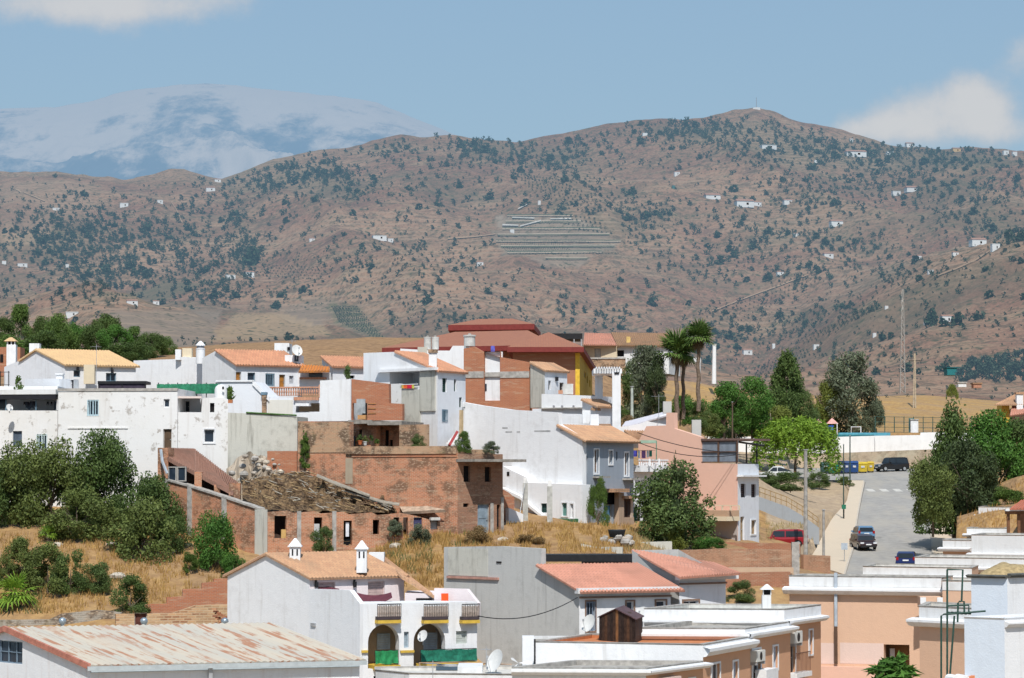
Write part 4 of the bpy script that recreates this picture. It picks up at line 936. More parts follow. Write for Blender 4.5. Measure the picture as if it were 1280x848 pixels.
  for k in range(int((s1-s0)/.5)+2): s = s0+(s1-s0)*k/(int((s1-s0)/.5)+1); f2.box(mr, s-.012, s+.012, z0, z1, o-.05, o-.03)
  mr.build('railing', BLACK, t)
 cloth(468, 496.5, 813, 830, .12, 'bright green cloth hung on balcony in the left arch', plain('bright green cloth', (.02, .20, .07), .8, .3, 0, 5))
 cloth(524, 594, 811.5, 826.5, .22, 'long dark teal green cloth along the right balcony', plain('teal green cloth', (.015, .14, .09), .8, .3, 0, 5))
 # roof terrace bits
 body(t, (543, 155), (597, 153.6), [(543, 735.5), (583, 736.5), (597, 754)], 770, depth=.3, mat=pinkw)
 mb = MB(); box_px(mb, 551.5, 560.5, 742, 752.5, 154.2, .06); o = mb.build('beach_towel', plain('orange red cloth', (.75, .09, .02), .9, .1)); tag(o, 'orange red towel hung on white roof terrace', 'towel')
 # awnings
 def sail(pts, label):
  a, b = P(*pts[0]), P(*pts[1]); mb = MB(); N = 14; d = Vector((.1, -1.0, -.25))
  for k in range(N):
   f, g2 = k/N, (k+1)/N
   q = lambda f, s: a.lerp(b, f)+d*s-Vector((0, 0, (pts[2])*4*f*(1-f)*(.6+.6*s)))
   for s in (0, .5): mb.face([q(f, s), q(g2, s), q(g2, s+.5), q(f, s+.5)])
  o = mb.build('shade_sail', plain('maroon canvas', (.12, .035, .05), .9, .15)); tag(o, label, 'awning', 'maroon awnings on the white house')
 sail([(441, 739, 156.2), (489, 740.5, 154.5), .32], 'maroon shade sail hanging above the white roof terrace'); sail([(396, 727, 156.4), (424, 736, 155.4), .1], 'maroon awning tucked under left end of tan roof')
 part_box(t, 'window', VOID, 520, 540, 748, 757, 156.2, .2)
 mb = MB(); w2.box(mb, *[w2.rect(363.5+26, 369+26, 779, 783)[k] for k in (0, 1, 2, 3)], .003, .08); mb.build('vent_cover', STEEL, t)
 c = P(406, 730, 155.4)
 for u, v in ((394, 730), (442, 729.5)):
  s, z = wb.hit(u, v); mb = MB(); wb.box(mb, s-.07, s+.07, z-.2, z+.1, .05, .22); wb.box(mb, s-.03, s+.03, z+.1, z+.2, .003, .15); mb.build('wall_lamp', BLACK, t)
 dish(528, 795, 149.2, .3, 'white dish in front of right arch of the white house', -.6)
white_house()
def front_roofs():
 t = thing('flat_roofed_house', 'low white flat roof at bottom centre below the arched house', 'house', base(640, 880, 135))
 parapet_block(t, [(470, 137), (512, 134.5), (800, 133), (812, 140)], 839, 880, WHITE2, CONCD, drop=.12, closed=[(812, 142), (470, 139)], floor=plain('pale roof screed', (.55, .53, .49), .9, .15))
 part_box(t, 'roof_step', WHITE2, 572, 603, 834, 846, 136.5, 3); part_box(t, 'roof_step', CONC, 660, 790, 832.5, 842, 138.5, 2)
 part_box(t, 'roof_panel', glass('blue roof panel', (.05, .08, .11)), 545, 588, 833.5, 838, 139, 2); part_box(t, 'roof_panel', glass('blue roof panel', (.05, .08, .11)), 640, 668, 834.5, 839, 139, 2)
 antenna(541, 826, 848, 134.3, 'copper coloured aerial on the low flat roof', n=5, w=.6)
 antenna(608, 808, 838, 137, 'thin rusty mast beside the white dish', n=3, w=.3)
 dish(618, 826, 137, .55, 'big white dish on the low flat roof against grey wall', -.9)
 o = thing('roof_fan', 'small white propeller vent on the low flat roof', 'fan', P(648, 836, 137)); c = P(648, 829, 137); mb = MB(); mb.tube([P(648, 838, 137), c], .03, 6); mb.build('mast', STEEL, o)
 mb = MB()
 for a in (0.1, 2.2, 4.3):
  d = Vector((math.cos(a), 0, math.sin(a)*.5)); e = Vector((-d.z, .2, d.x)); mb.face([c, c+d*.5+e*.09, c+d*.62, c+d*.5-e*.09])
 mb.build('blade', FRAMEW, o)
 o = thing('scaffold_frame', 'rusty pipe frame lying on low roof below green cloth', 'frame', P(520, 833, 143)); mb = MB()
 mb.tube([P(524, 829, 143), P(570, 828, 143), P(640, 831, 142)], .03, 5); mb.tube([P(524, 829, 143), P(526, 836, 141)], .03, 5); mb.build('tube', plain('rusty pipe', (.4, .25, .15)), o)
front_roofs()
def party_wall():
 t = thing('party_wall', 'tall blank grey cement wall right of the arched white house', 'wall', base(600, 868, 165))
 body(t, (555, 167.3), (677, 161.3), [(555, 684), (624, 683), (676.8, 686)], 880, depth=.35, mat=CONC)
 w = Wall(XY(555, 167.3), XY(677, 161.3)); mb = MB(); s0, s1, z0, z1 = w.rect(560, 624, 721, 724); w.box(mb, s0, s1, z0, z1, .003, .12); mb.build('ledge', plain('pink ledge', (.45, .25, .2)), t)
 mb = MB(); s0, s1, z0, z1 = w.rect(560.5, 610, 686, 720); w.box(mb, s0, s1, z0, z1, .002, .03); mb.build('cement_panel', CONC2, t)
 mb = MB(); s0, s1, z0, z1 = w.rect(621, 627, 702, 704); w.box(mb, s0, s1, z0, z1, .003, .05); mb.build('drain_spout', BLACK, t)
party_wall()
def tile_house_left():
 t = thing('tile_roof_house', 'white house with salmon tile roof behind the dark shed', 'house', base(724, 868, 158))
 w, wb = body(t, (677, 161.3), (724, 159), [(677, 707), (724, 735)], 880, C=(838, 161.5), mat=CONC, mats=WHITE, roof=(TILE_P, (0,)), ovh=.75,
  openB=[(733, 743.5, 752, 789, 'bars', dict(col=plain('blue grey grille', (.16, .2, .26)), sur=plain('brown surround', (.22, .14, .1)))), (783, 792, 752, 780, 'win', dict(sur=plain('brown surround', (.22, .14, .1)))), (820, 832, 751, 764, 'win', dict(sur=plain('brown surround', (.22, .14, .1))))])
 mb = MB(); z = wb.hit(724, 742)[1]; wb.box(mb, -.3, wb.len+.3, z, z+.3, .003, .5); mb.build('eave_board', WHITE2, t)
 z = wb.hit(724, 746)[1]; mb = MB(); wb.box(mb, 0, wb.len, z-.1, z, .003, .14); mb.build('cable_trunking', plain('brown trim', (.2, .13, .1)), t)
 dish(735, 779, 155.5, .48, 'white dish beside barred window left of the dark shed', -.8)
 dish(802.5, 768, 156.5, .42, 'white dish peeping out right of the dark shed', -.5)
 t = thing('tile_roof_house', 'low house with salmon tile roof and blank white gable right of centre', 'house', base(850, 868, 162))
 w, wb = body(t, (790, 165.2), (849, 162), [(790, 688), (849, 722)], 880, C=(907, 164), mat=CONC, mats=WHITE3, tops=False, openB=[(854, 873, 751, 760, 'win', dict(sur=plain('brown surround', (.22, .14, .1))))])
 patch_px(t, (789, 687.6, 165.4), (893, 704.5, 167.5), (851, 722, 161.2), (926, 717, 163), TILE_P, rows=8)
 mb = MB(); z = wb.hit(849, 724)[1]; wb.box(mb, -.3, wb.len+.6, z-.05, z+.22, .003, .45); mb.build('eave_board', WHITE2, t)
 z = wb.hit(849, 729)[1]; mb = MB(); wb.box(mb, 0, wb.len, z-.1, z, .003, .14); mb.build('cable_trunking', plain('brown trim', (.2, .13, .1)), t)
 t = thing('pergola', 'long dark shade canopy behind the salmon tile roof', 'pergola', P(735, 708, 168))
 a, b = P(675, 697, 168), P(795, 697, 168); mb = MB(); mb.obox(a-Vector((0, 0, .25)), b-a, Vector((0, 3, 0)), Vector((0, 0, .4))); mb.build('canopy', BLACK, t)
 mb = MB(); box_px(mb, 727, 793, 696, 708, 170.8, .1); mb.build('back_screen', plain('dark netting', (.03, .022, .018), .95, .3), t)
 for u in (678, 728, 750, 792): mb = MB(); mb.tube([P(u, 712, 168.1), P(u, 697, 168.1)], .05, 6); mb.build('post', BLACK, t)
tile_house_left()
def shed():
 t = thing('wooden_shed', 'small dark weathered timber hut on the white roof terrace', 'shed', base(770, 802, 142))
 WD = wood('weathered dark boards', (.035, .022, .017), (.075, .042, .026))
 w, wb = body(t, (749, 143), (794, 140.5), [(749, 771), (770, 761), (794, 773.5)], 804, C=(803, 143.5), mat=WD)
 pr = [w.hit(u, v) for u, v in [(749, 771), (770, 761), (794, 773.5)]]; V3 = Vector((*(wb.B-wb.A), 0)); vd = V3.normalized()
 for i in (0, 1):
  p0, p1 = w.pt(pr[i][0], pr[i][1]+.03), w.pt(pr[i+1][0], pr[i+1][1]+.03); top, bot = (p1, p0) if i == 0 else (p0, p1); e = (bot-top).normalized()*.15
  tile_patch(t, top-vd*.12, top+V3+vd*.1, bot+e-vd*.12, bot+e+V3+vd*.1, plain('bituminous roof felt', (.10, .06, .065), .8, .25), rows=2, th=.05, corr=False)
 rj = random.Random(4)
 for k in range(13):
  s = w.len*(k+.04)/13; zt = np.interp(s+.07, [q[0] for q in pr], [q[1] for q in pr])-.06; zb = w.hit(749, 803.5)[1]; mb = MB(); c = rj.random()
  w.box(mb, s, s+w.len/13-.02, zb, zt, .003, .02+.012*rj.random()); mb.build('plank', plain('plank %d' % (k % 4), [(.03, .02, .016), (.05, .03, .02), (.085, .045, .025), (.04, .026, .02)][k % 4], .9, .35, 0, 5) if k != 6 else plain('orange plank', (.22, .11, .045), .9, .3), t)
shed()
# ---------------------------------------------------------------- stepped flat-roof row (white side, peach front)
def row_house(label, pts, vtop, vbot, cv, fo, wo=None, terr=CONCD, left=True, facade=ORANGE):
 t = thing('row_house', label, 'house', base(pts[1][0], vbot, pts[1][1]), 'stepped peach row houses')
 V, zt, zb = parapet_block(t, pts, vtop, vbot, WHITE, CONCD, mats={1: facade}, opens={1: fo}, floor=terr, drop=.15)
 A, B, C = pts[:3]
 def top_at(p, v): return v
 w1 = Wall(XY(*A), XY(*B)); w2 = Wall(XY(*B), XY(*C))
 zc1 = w2.hit(B[0], cv[0])[1]; zc0 = w2.hit(B[0], cv[1])[1]
 for w, ex in ((w1, (0, 0)), (w2, (0, .25))):
  if w is w1 and not left: continue
  mb = MB(); h = zc1-zc0; out = .42; pr = [(.0, zc0), (out*.5, zc0+h*.1), (out, zc0+h*.55), (out, zc0+h*.85), (0, zc1)]; s0, s1 = -ex[0], w.len+ex[1]
  a1 = .42 if w is w1 else 0   # mitre at the corner
  for (a, za), (b, zb2) in zip(pr[:-1], pr[1:]):
   e1 = (lambda o: s1+o*.6) if w is w1 else (lambda o: s1); e0 = (lambda o: s0) if w is w1 else (lambda o: s0-o*.6)
   mb.face([w.pt(e0(a), za, a+.003), w.pt(e1(a), za, a+.003), w.pt(e1(b), zb2, b+.003), w.pt(e0(b), zb2, b+.003)])
  mb.face([w.pt(s1, z, o+.003) for o, z in pr]); mb.face([w.pt(s0, z, o+.003) for o, z in reversed(pr)])
  mb.build('cornice', WHITE, t)
 # peach band between parapet and ground on the facade keeps its white parapet above the cornice
 mb = MB(); w2.box(mb, 0, w2.len, zc1-.02, zt-.003, .004, .03); mb.build('parapet_face', WHITE, t)
 return t, w1, w2
WF = dict(sur=FRAMEW)
t, w1, w2 = row_house('peach row house farthest up the row with tall dark balcony door', [(805, 151), (979, 150), (1025, 155.5)], 762, 872, (775, 783.5), [(987, 994, 803, 841, 'door', dict(col=plain('dark wooden door', (.06, .035, .03)), sur=FRAMEW)), (1011, 1015.5, 788, 818, 'shut', dict(col=plain('blue white shutter', (.5, .55, .62)), sur=FRAMEW))], terr=plain('roof tile floor', (.50, .50, .47)))
ac_unit(w2, 985.5, 995.5, 789, 804, 'air conditioner high beside dark balcony door')
mb = MB(); s0, s1, z0, z1 = w2.rect(985, 1004, 840, 846); w2.box(mb, s0, s1, z0, z1, .003, .5); mb.build('balcony_floor', WHITE, t)
s0, s1, z0, z1 = w2.rect(985, 1003, 816, 840); q0, q1 = w2.A+w2.d*s0+w2.n*.45, w2.A+w2.d*s1+w2.n*.45; wr = Wall(q0, q1); mb = MB()
for k in range(12): wr.box(mb, wr.len*k/11-.012, wr.len*k/11+.012, z0, z1, -.012, .012)
wr.box(mb, 0, wr.len, z1, z1+.04, -.03, .03); mb.build('railing', plain('brown rail', (.16, .08, .05)), t)
o = thing('chimney_stack', 'white roof chimney with dark open top on the flat roofs', 'chimney', P(958.5, 760, 153)); part_box(o, 'shaft', WHITE2, 953, 964, 744, 763, 153, .5); part_box(o, 'vent', VOID, 954, 963.5, 737, 743.5, 153.05, .4)
for u in (953.5, 963): part_box(o, 'corner_post', WHITE2, u, u+1.2, 737, 744, 152.98, .06)
mb = MB(); c = P(958.6, 737, 153.2); mb.hexa([(c.x+a*.36, c.y+b*.36, c.z) for a, b in ((-1, -1), (1, -1), (1, 1), (-1, 1))], [(c.x+a*.05, c.y+b*.05, c.z+.28) for a, b in ((-1, -1), (1, -1), (1, 1), (-1, 1))]); mb.build('cap', WHITE2, o)
t, w1, w2 = row_house('peach row house in the middle of the stepped row', [(797, 143.5), (930, 143), (987, 150)], 786.5, 872, (791, 801), [(940, 950.5, 812, 870, 'win', WF), (966, 972, 808, 837, 'shut', dict(col=plain('blue white shutter', (.5, .55, .62)), sur=FRAMEW))])
ac_unit(w2, 936.5, 947.5, 813, 827, 'air conditioner standing out beside white framed window', o=.35)
mb = MB(); s0, s1, z0, z1 = w2.rect(944, 959, 836, 870); w2.box(mb, s0, s1, z0, z1, .003, .6); mb.build('door_hood', WHITE, t)
TER = plain('terracotta terrace floor', (.50, .19, .08), .9, .15)
t, w1, w2 = row_house('wide white terraced row house carrying the timber hut', [(668, 138.5), (878, 136), (937, 143)], 803.5, 878, (809, 822), [(889, 899.5, 830, 870, 'win', WF), (916, 922, 827, 860, 'shut', dict(col=plain('blue white shutter', (.5, .55, .62)), sur=FRAMEW))], terr=TER, left=False)
part_box(t, 'stair_block', WHITE, 653, 668, 798, 840, 139.5, 2.5)
mb = MB(); mb.tube([P(668.5, 845, 138.3), P(668.5, 799, 138.3)], .05, 6); mb.build('downpipe', BLACK, t)
part_box(t, 'terrace_curb', WHITE2, 668, 880, 795.5, 799, 147.5, .3)
t, w1, w2 = row_house('lowest and nearest peach row house at the bottom edge', [(640, 129.5), (807, 129), (878, 134)], 836, 890, (837, 845), [(861, 868, 849, 870, 'win', WF)])
mb = MB(); s0, s1, z0, z1 = w2.rect(822, 842, 846, 870); w2.box(mb, s0, s1, z0, z1, .003, .4); mb.build('door_hood', PALEPINK, t)
# ---------------------------------------------------------------- peach blocks on the right
def peach_blocks():
 t = thing('peach_house', 'big peach painted house with broken doorway and grey drainpipe', 'house', base(1085, 870, 164))
 V, zt, zb = parapet_block(t, [(986, 166), (1176, 163), (1190, 166)], 721, 880, PEACH, CONCD, thick=.3, mats={}, opens={0: [(1105, 1137, 806, 880, 'hole', dict(r=.6))]}, floor=plain('grey roof', (.42, .42, .40)))
 w = Wall(XY(986, 166), XY(1176, 163)); mb = MB(); s0, s1, z0, z1 = w.rect(986, 1176, 721, 734); w.box(mb, 0, w.len, z0, zt-.004, .004, .04); mb.build('parapet_face', WHITE2, t)
 cornice(t, (986, 166), (1176, 163), 733, 743, WHITE, .5, .3, .4)
 for (u0, u1) in ((1026, 1043.5), (1050, 1104.5)):
  mb = MB(); s0, s1, z0, z1 = w.rect(u0, u1, 804, 830); w.box(mb, s0, s1, z0, z1, .003, .012); mb.build('paint_patch', PALEPINK, t)
 mb = MB(); s0, s1, z0, z1 = w.rect(1000, 1104, 833, 880); w.box(mb, s0, s1, z0, z1, .003, .5); mb.build('plinth', PINK, t)
 for v0, v1, m in ((716, 783, plain('grey pvc pipe', (.40, .45, .5))), (783.5, 830, plain('rusty brown pipe', (.10, .06, .04)))):
  mb = MB(); s0, s1, z0, z1 = w.rect(1044, 1047.5, v0, v1); w.box(mb, s0, s1, z0, z1, .10, .24); mb.build('drainpipe', m, t)
 mb = MB(); s0, s1, z0, z1 = w.rect(1104, 1138, 803, 860); w.box(mb, s0, s1, z0-1, z1, -2.0, -1.9); mb.build('room_wall', plaster('apricot room', (.5, .27, .14)), t)
 mb = MB(); s0, s1, z0, z1 = w.rect(1108, 1114, 812, 835); w.box(mb, s0, s1, z0, z1, -1.0, -.95); mb.build('broken_panel', FRAMEW, t)
 part_box(t, 'stair_head', PEACH, 1150, 1176, 746, 760, 161.5, 1);
 for u in (1150.5, 1171.5): part_box(t, 'window', FRAMEW, u, u+7, 747, 755, 161.4, .08)
 t = thing('peach_house', 'narrow peach annexe with pale cornice behind green ladder', 'house', base(1195, 870, 162)); parapet_block(t, [(1177, 162), (1226, 161), (1232, 166)], 727, 880, PEACH, CONCD);
 w = Wall(XY(1177, 162), XY(1226, 161)); mb = MB(); z = w.hit(1177, 738)[1]; w.box(mb, 0, w.len, z, w.hit(1177, 727)[1]-.01, .004, .03); mb.build('parapet_face', WHITE2, t)
 t = thing('peach_house', 'peach house corner with wide white cornice next to blue white block', 'house', base(1175, 870, 150)); parapet_block(t, [(1148, 151), (1222, 148), (1230, 153)], 759, 880, PEACH, CONCD)
 w = Wall(XY(1148, 151), XY(1222, 148)); mb = MB(); z = w.hit(1148, 773)[1]; w.box(mb, 0, w.len, z, w.hit(1148, 759)[1]-.01, .004, .03); mb.build('parapet_face', WHITE2, t); cornice(t, (1148, 151), (1222, 148), 772, 783.5, WHITE, .5, .5, 0)
peach_blocks()
def blue_white_block():
 t = thing('white_block', 'pale blue white rendered block at bottom right corner', 'house', base(1250, 900, 120)); BW = plaster('shade tinted lime wash', (.62, .68, .75), (.5, .52, .55), .2, .25)  # bluish tone of the dimmer left faces is put into the plaster colour
 parapet_block(t, [(1204, 119.2), (1254, 118), (1340, 121)], 773.5, 930, BW, WHITE, thick=.35, drop=.05, floor=WHITE, mats={1: WHITE})
 parapet_block(t, [(1213, 126.6), (1258, 125.6), (1340, 128.5)], 722, 780, BW, CONCD, mats={1: WHITE}, floor=plain('straw floor', (.4, .3, .17)))
 cornice(t, (1213, 126.6), (1258, 125.6), 718, 722.5, plain('dark mossy coping', (.10, .10, .09), .9, .3), .25, .15, 0, 'mossy_coping'); cornice(t, (1258, 125.6), (1340, 128.5), 717, 722.5, plain('dark mossy coping', (.10, .10, .09), .9, .3), .25, 0, 0, 'mossy_coping')
 mb = MB(); mb.tube([P(1226, 722, 126.5), P(1226, 760, 126.5)], .04, 6); mb.build('waste_pipe', STEEL, t)
 cornice(t, (1254, 118), (1340, 121), 777, 785, WHITE, .22, 0, 0)
 # straw mound on top
 mb = MB(); N = 26; g = []
 for i in range(N+1):
  x = i/N; r = []
  for j in range(9):
   y = j/8; p = P(1222+78*x, 718, 127+y*4); h = .75*math.sin(math.pi*x)**.7*math.sin(math.pi*y)**.6*(.6+.5*float(fbm(np.array([x*5.]), np.array([y*4.]), 3, 8)[0])); r.append(p+Vector((0, 0, h-.1)))
  g.append(r)
 for a, b in zip(g[:-1], g[1:]):
  for k in range(8): mb.face([a[k], b[k], b[k+1], a[k+1]])
 o = mb.build('straw_heap', plain('old straw', (.36, .27, .14), .95, .3, 0, 6), smooth=True); tag(o, 'mound of old straw on roof of the blue white block', 'straw heap')
 t = thing('ladder_frame', 'dark green pipe ladder frame standing against the blue white block', 'ladder', P(1186, 850, 121.5)); G = plain('green pipe paint', (.03, .07, .055), .6, .2)
 for pts in ([(1184, 712), (1184, 850)], [(1184, 712), (1203.5, 712.5), (1202, 752)], [(1176.5, 850), (1176.5, 770), (1180, 768), (1212, 766)], [(1187, 850), (1193, 770)], [(1197, 778), (1197.5, 754), (1199, 752), (1205, 752), (1205.5, 766)], [(1184, 757.5), (1211, 756.5), (1211, 766)], [(1184, 768), (1232, 764)]):
  mb = MB(); mb.tube([P(u, v, 122) for u, v in pts], .045, 6); mb.build('pipe', G, t)
 mb = MB()
 for k in range(6): box_px(mb, 1186+k*5, 1189+k*5, 765.5, 768.5, 122.1, .6)
 mb.build('platform', G, t)
 t = thing('roof_tiles', 'orange and white roof tiles at the foot of the ladder', 'tiles', P(1205, 850, 119));
 for k, (u, m) in enumerate(((1186, WHITE), (1197, WHITE), (1208, plain('orange tile end', (.6, .22, .1))), (1219, WHITE), (1226, plain('orange tile end', (.6, .22, .1))))):
  mb = MB(); c = P(u, 849, 119.5); mb.tube([c, c+Vector((.25, -.6, -.02))], .22, 10); mb.build('tile', m, t)
blue_white_block()
def right_terraces():
 specs = [('flat roofed white house just above the big peach house', [(1078, 196), (1214, 192), (1222, 198)], 709, (718, 725), WHITE2, PEACH),
  ('long flat white roof below the parked blue van', [(1143, 208), (1300, 203), (1310, 210)], 697.5, (707, 715), WHITE2, PEACH),
  ('big plain white parapet block at right edge', [(1214, 219), (1330, 215), (1340, 222)], 669.5, (691, 696), WHITE2, PEACH),
  ('small white cornice block stepping down beside the street', [(1178, 224), (1214, 222.5), (1220, 228)], 676, (684, 689.5), WHITE2, ORANGE),
  ('upper white house with cornice under the dry bank', [(1223, 238), (1275, 236), (1282, 242)], 634.5, (643, 648), WHITE2, CREAM),
  ('low white terrace wall beside the dry bank', [(1208, 229), (1258, 228), (1262, 232)], 661, (667, 671), WHITE2, CREAM)]
 for lab, pts, vt, cv, m, f in specs:
  t = thing('terrace_house', lab, 'house', base(pts[0][0], vt+60, pts[0][1]), 'white flat roofed houses by the street'); parapet_block(t, pts, vt, vt+110, f, CONCD, thick=.3, mats={0: f})
  w = Wall(XY(*pts[0]), XY(*pts[1])); z1 = w.hit(pts[0][0], vt)[1]-.01; z0 = w.hit(pts[0][0], cv[0])[1]; mb = MB(); w.box(mb, 0, w.len, z0, z1, .004, .03); mb.build('parapet_face', m, t); cornice(t, pts[0], pts[1], cv[0], cv[1], WHITE, .4, .3, .0)
  if f is CREAM:
   mb = MB(); s0, s1, z0, z1 = w.rect(pts[0][0]+8, pts[0][0]+14, cv[1]+3, cv[1]+14); w.box(mb, s0, s1, z0, z1, .004, .05); mb.build('window', FRAMEW, t)
 t = thing('porch_house', 'brown timber porch under red tiles at right edge', 'porch', base(1262, 668, 226)); BR = plain('brown porch post', (.17, .08, .04), .8, .2)
 for u in (1259, 1272): part_box(t, 'post', BR, u, u+3.6, 642, 668, 226, .25)
 part_box(t, 'beam', BR, 1257, 1300, 639, 643, 225.9, .3); part_box(t, 'eave_board', WHITE2, 1257, 1300, 636.5, 639, 225.6, .5); part_box(t, 'back_wall', plain('brown wall', (.3, .17, .1)), 1274, 1300, 643, 668, 228, .3)
 patch_px(t, (1276, 626, 229), (1300, 624, 229), (1262, 636, 225.3), (1300, 636, 225.3), tiles('red porch tile', (.5, .16, .1), (.45, .14, .09)), rows=4)
right_terraces()
# ================================================================== MIDDLE BAND: old houses and the brick ruin
def wallbox(t, name, mat, w, u0, u1, v0, v1, o0, o1):
 mb = MB(); s0, s1, z0, z1 = w.rect(u0, u1, v0, v1); w.box(mb, s0, s1, z0, z1, o0, o1); return mb.build(name, mat, t)
BLUEW = plain('blue grey steel', (.14, .22, .28), .6, .15)
def old_left():
 t = thing('old_house', 'old white house at left edge with laundry under its dark awning', 'house', base(20, 650, 190))
 w, _ = body(t, (-60, 191.5), (72, 190), [(-60, 513), (72, 513.5)], 655, depth=9, mat=OLDWHITE, openF=[(16, 27.5, 539, 559, 'shut', dict(col=plain('slate shutter', (.09, .12, .16)))), (46, 58.5, 543, 562, 'bars', dict(col=plain('pale green grille', (.5, .6, .6))))])
 wb = Wall(XY(-60, 195.5), XY(74, 194)); mb = MB(); z0 = w.hit(0, 514)[1]; z1 = w.hit(0, 494)[1]; wb.box(mb, 0, wb.len, z0, z1, -.2, 0); mb.build('terrace_wall', WHITE3, t)
 wallbox(t, 'roof_slab', WHITE2, w, -60, 72, 487.5, 493.5, -6, .35); wallbox(t, 'awning', plain('black netting', (.02, .02, .025), .9), w, -60, 71.5, 494, 499.5, .05, .3)
 for u in (6, 43.5, 70): wallbox(t, 'post', BLUEW if u < 50 else WHITE, w, u, u+1.3, 499.5, 513, -.2, -.1)
 wallbox(t, 'window', DKGLASS, wb, -2, 8, 497, 511, .003, .05)
 o = thing('clothes_line', 'dark clothes drying under the awning of the left old house', 'laundry', w.pt(w.hit(40, 512)[0], w.hit(40, 512)[1], -.5)); mb = MB(); a, b = w.pt(w.hit(22, 500)[0], w.hit(22, 500)[1], -.5), w.pt(w.hit(69, 500)[0], w.hit(69, 500)[1], -.5); mb.tube([a, b], .01, 4); mb.build('line', BLACK, o)
 for k, (u0, u1, v0, v1) in enumerate(((26, 33, 502, 507), (29, 39, 503, 511), (34, 41, 501.5, 508), (55, 58, 502, 506), (60, 62.5, 502, 506), (64, 71, 501.5, 513))):
  mb = MB(); s0, s1, z0, z1 = w.rect(u0, u1, v0, v1); N = 5
  for i in range(N):
   q = lambda i, z, dz: w.pt(s0+(s1-s0)*i/N, z, -.5+.05*math.sin(i*2+k)+dz)
   mb.face([q(i, z0+.1*math.sin(i*1.7+k), .05), q(i+1, z0+.1*math.sin((i+1)*1.7+k), .05), q(i+1, z1, 0), q(i, z1, 0)])
  mb.build('garment', plain('dark cloth %d' % (k % 2), ((.02, .02, .03), (.035, .045, .06))[k % 2], .95), o)
 o = thing('satellite_dish', 'small pale dish low on the left old house', 'dish', P(12, 520, 190));
 bpy.data.objects.remove(o); dish(12, 509.5, 189.6, .24, 'small pale dish at the terrace edge of the left old house', .6)
 t = thing('old_house', 'tall old lime washed house wall with barred upper window', 'house', base(150, 650, 189))
 w, _ = body(t, (72, 189.6), (222, 189), [(72, 490), (160, 487.5), (222, 486)], 655, depth=9, mat=OLDWHITE, openF=[(109.5, 123, 500, 520, 'bars', dict(col=plain('pale blue grille', (.45, .6, .66)))), (204.5, 212, 499, 509.5, 'win', {}), (204, 214.5, 536.5, 562, 'door', dict(col=plain('brownish dark door', (.10, .065, .04))))])  # lower door is a plain brownish dark panel
 wallbox(t, 'coping', CONCD, w, 72, 222, 485.6, 489, -.25, .06); wallbox(t, 'drip_ledge', OLDWHITE, w, 85, 160, 534.5, 536, .003, .06)
 t = thing('old_house', 'old white house end with roofless corner terrace and blue framed window', 'house', base(255, 650, 189))
 w, _ = body(t, (222, 189.1), (285, 189.6), [(222, 515.5), (252, 515.5), (253, 498), (272, 497), (285, 499)], 655, depth=5, mat=OLDWHITE, openF=[(262.5, 268, 504, 515.5, 'dark'), (255, 268, 537, 553.5, 'win', dict(sur=FRAMEW))])
 wb = Wall(XY(222, 191.8), XY(256, 191.8)); mb = MB(); z0 = w.hit(222, 516)[1]; z1 = w.hit(222, 497)[1]
 def op(): pass
 wb.faces(mb, z0, [(0, z1), (wb.len, z1)], opens_px(t, wb, [(229, 237, 501.5, 515, 'door', dict(col=plain('dark slate door', (.03, .04, .05)))), (222.6, 224.5, 501, 512, 'dark')], z0)); mb.build('terrace_wall', WHITE3, t)
 wallbox(t, 'parapet', plaster('pinkish old wash', (.72, .62, .57), (.5, .3, .22), .4, .4), w, 222, 252, 495.5, 498, -2.6, .05)
 mb = MB(); c = P(276, 499, 190.5); mb.lathe((c.x, c.y, c.z), [(.42, 0), (.42, .6), (.36, .8), (.2, .95), (0, 1.0)], 14); mb.build('chimney', WHITE2, t, smooth=True)
 wallbox(t, 'vent_slot', VOID, Wall(XY(270, 189.9), XY(285, 190)), 277.5, 280, 483.5, 487, .1, .13)
 t = thing('shade_fence', 'green mesh screen on posts along the old roof terrace', 'fence', base(235, 495, 195)); a, b = (196, 196), (276, 195); w = Wall(XY(*a), XY(*b))
 def curtain(u0, u1, v0, v1):
  mb = MB(); s0, s1, z0, z1 = w.rect(u0, u1, v0, v1); N = 40
  for i in range(N):
   q = lambda i, z: w.pt(s0+(s1-s0)*i/N, z, .05*math.sin(i*.9)); mb.face([q(i, z0), q(i+1, z0), q(i+1, z1-.03*(i % 4 == 0)), q(i, z1)])
  mb.build('mesh_panel', GREENM, t)
 curtain(196, 275.5, 480, 492.5); curtain(222, 241, 492.6, 496)
 for u in range(197, 277, 12): wallbox(t, 'post', BLACK, w, u, u+.9, 478.5, 497, -.12, -.06)
old_left()
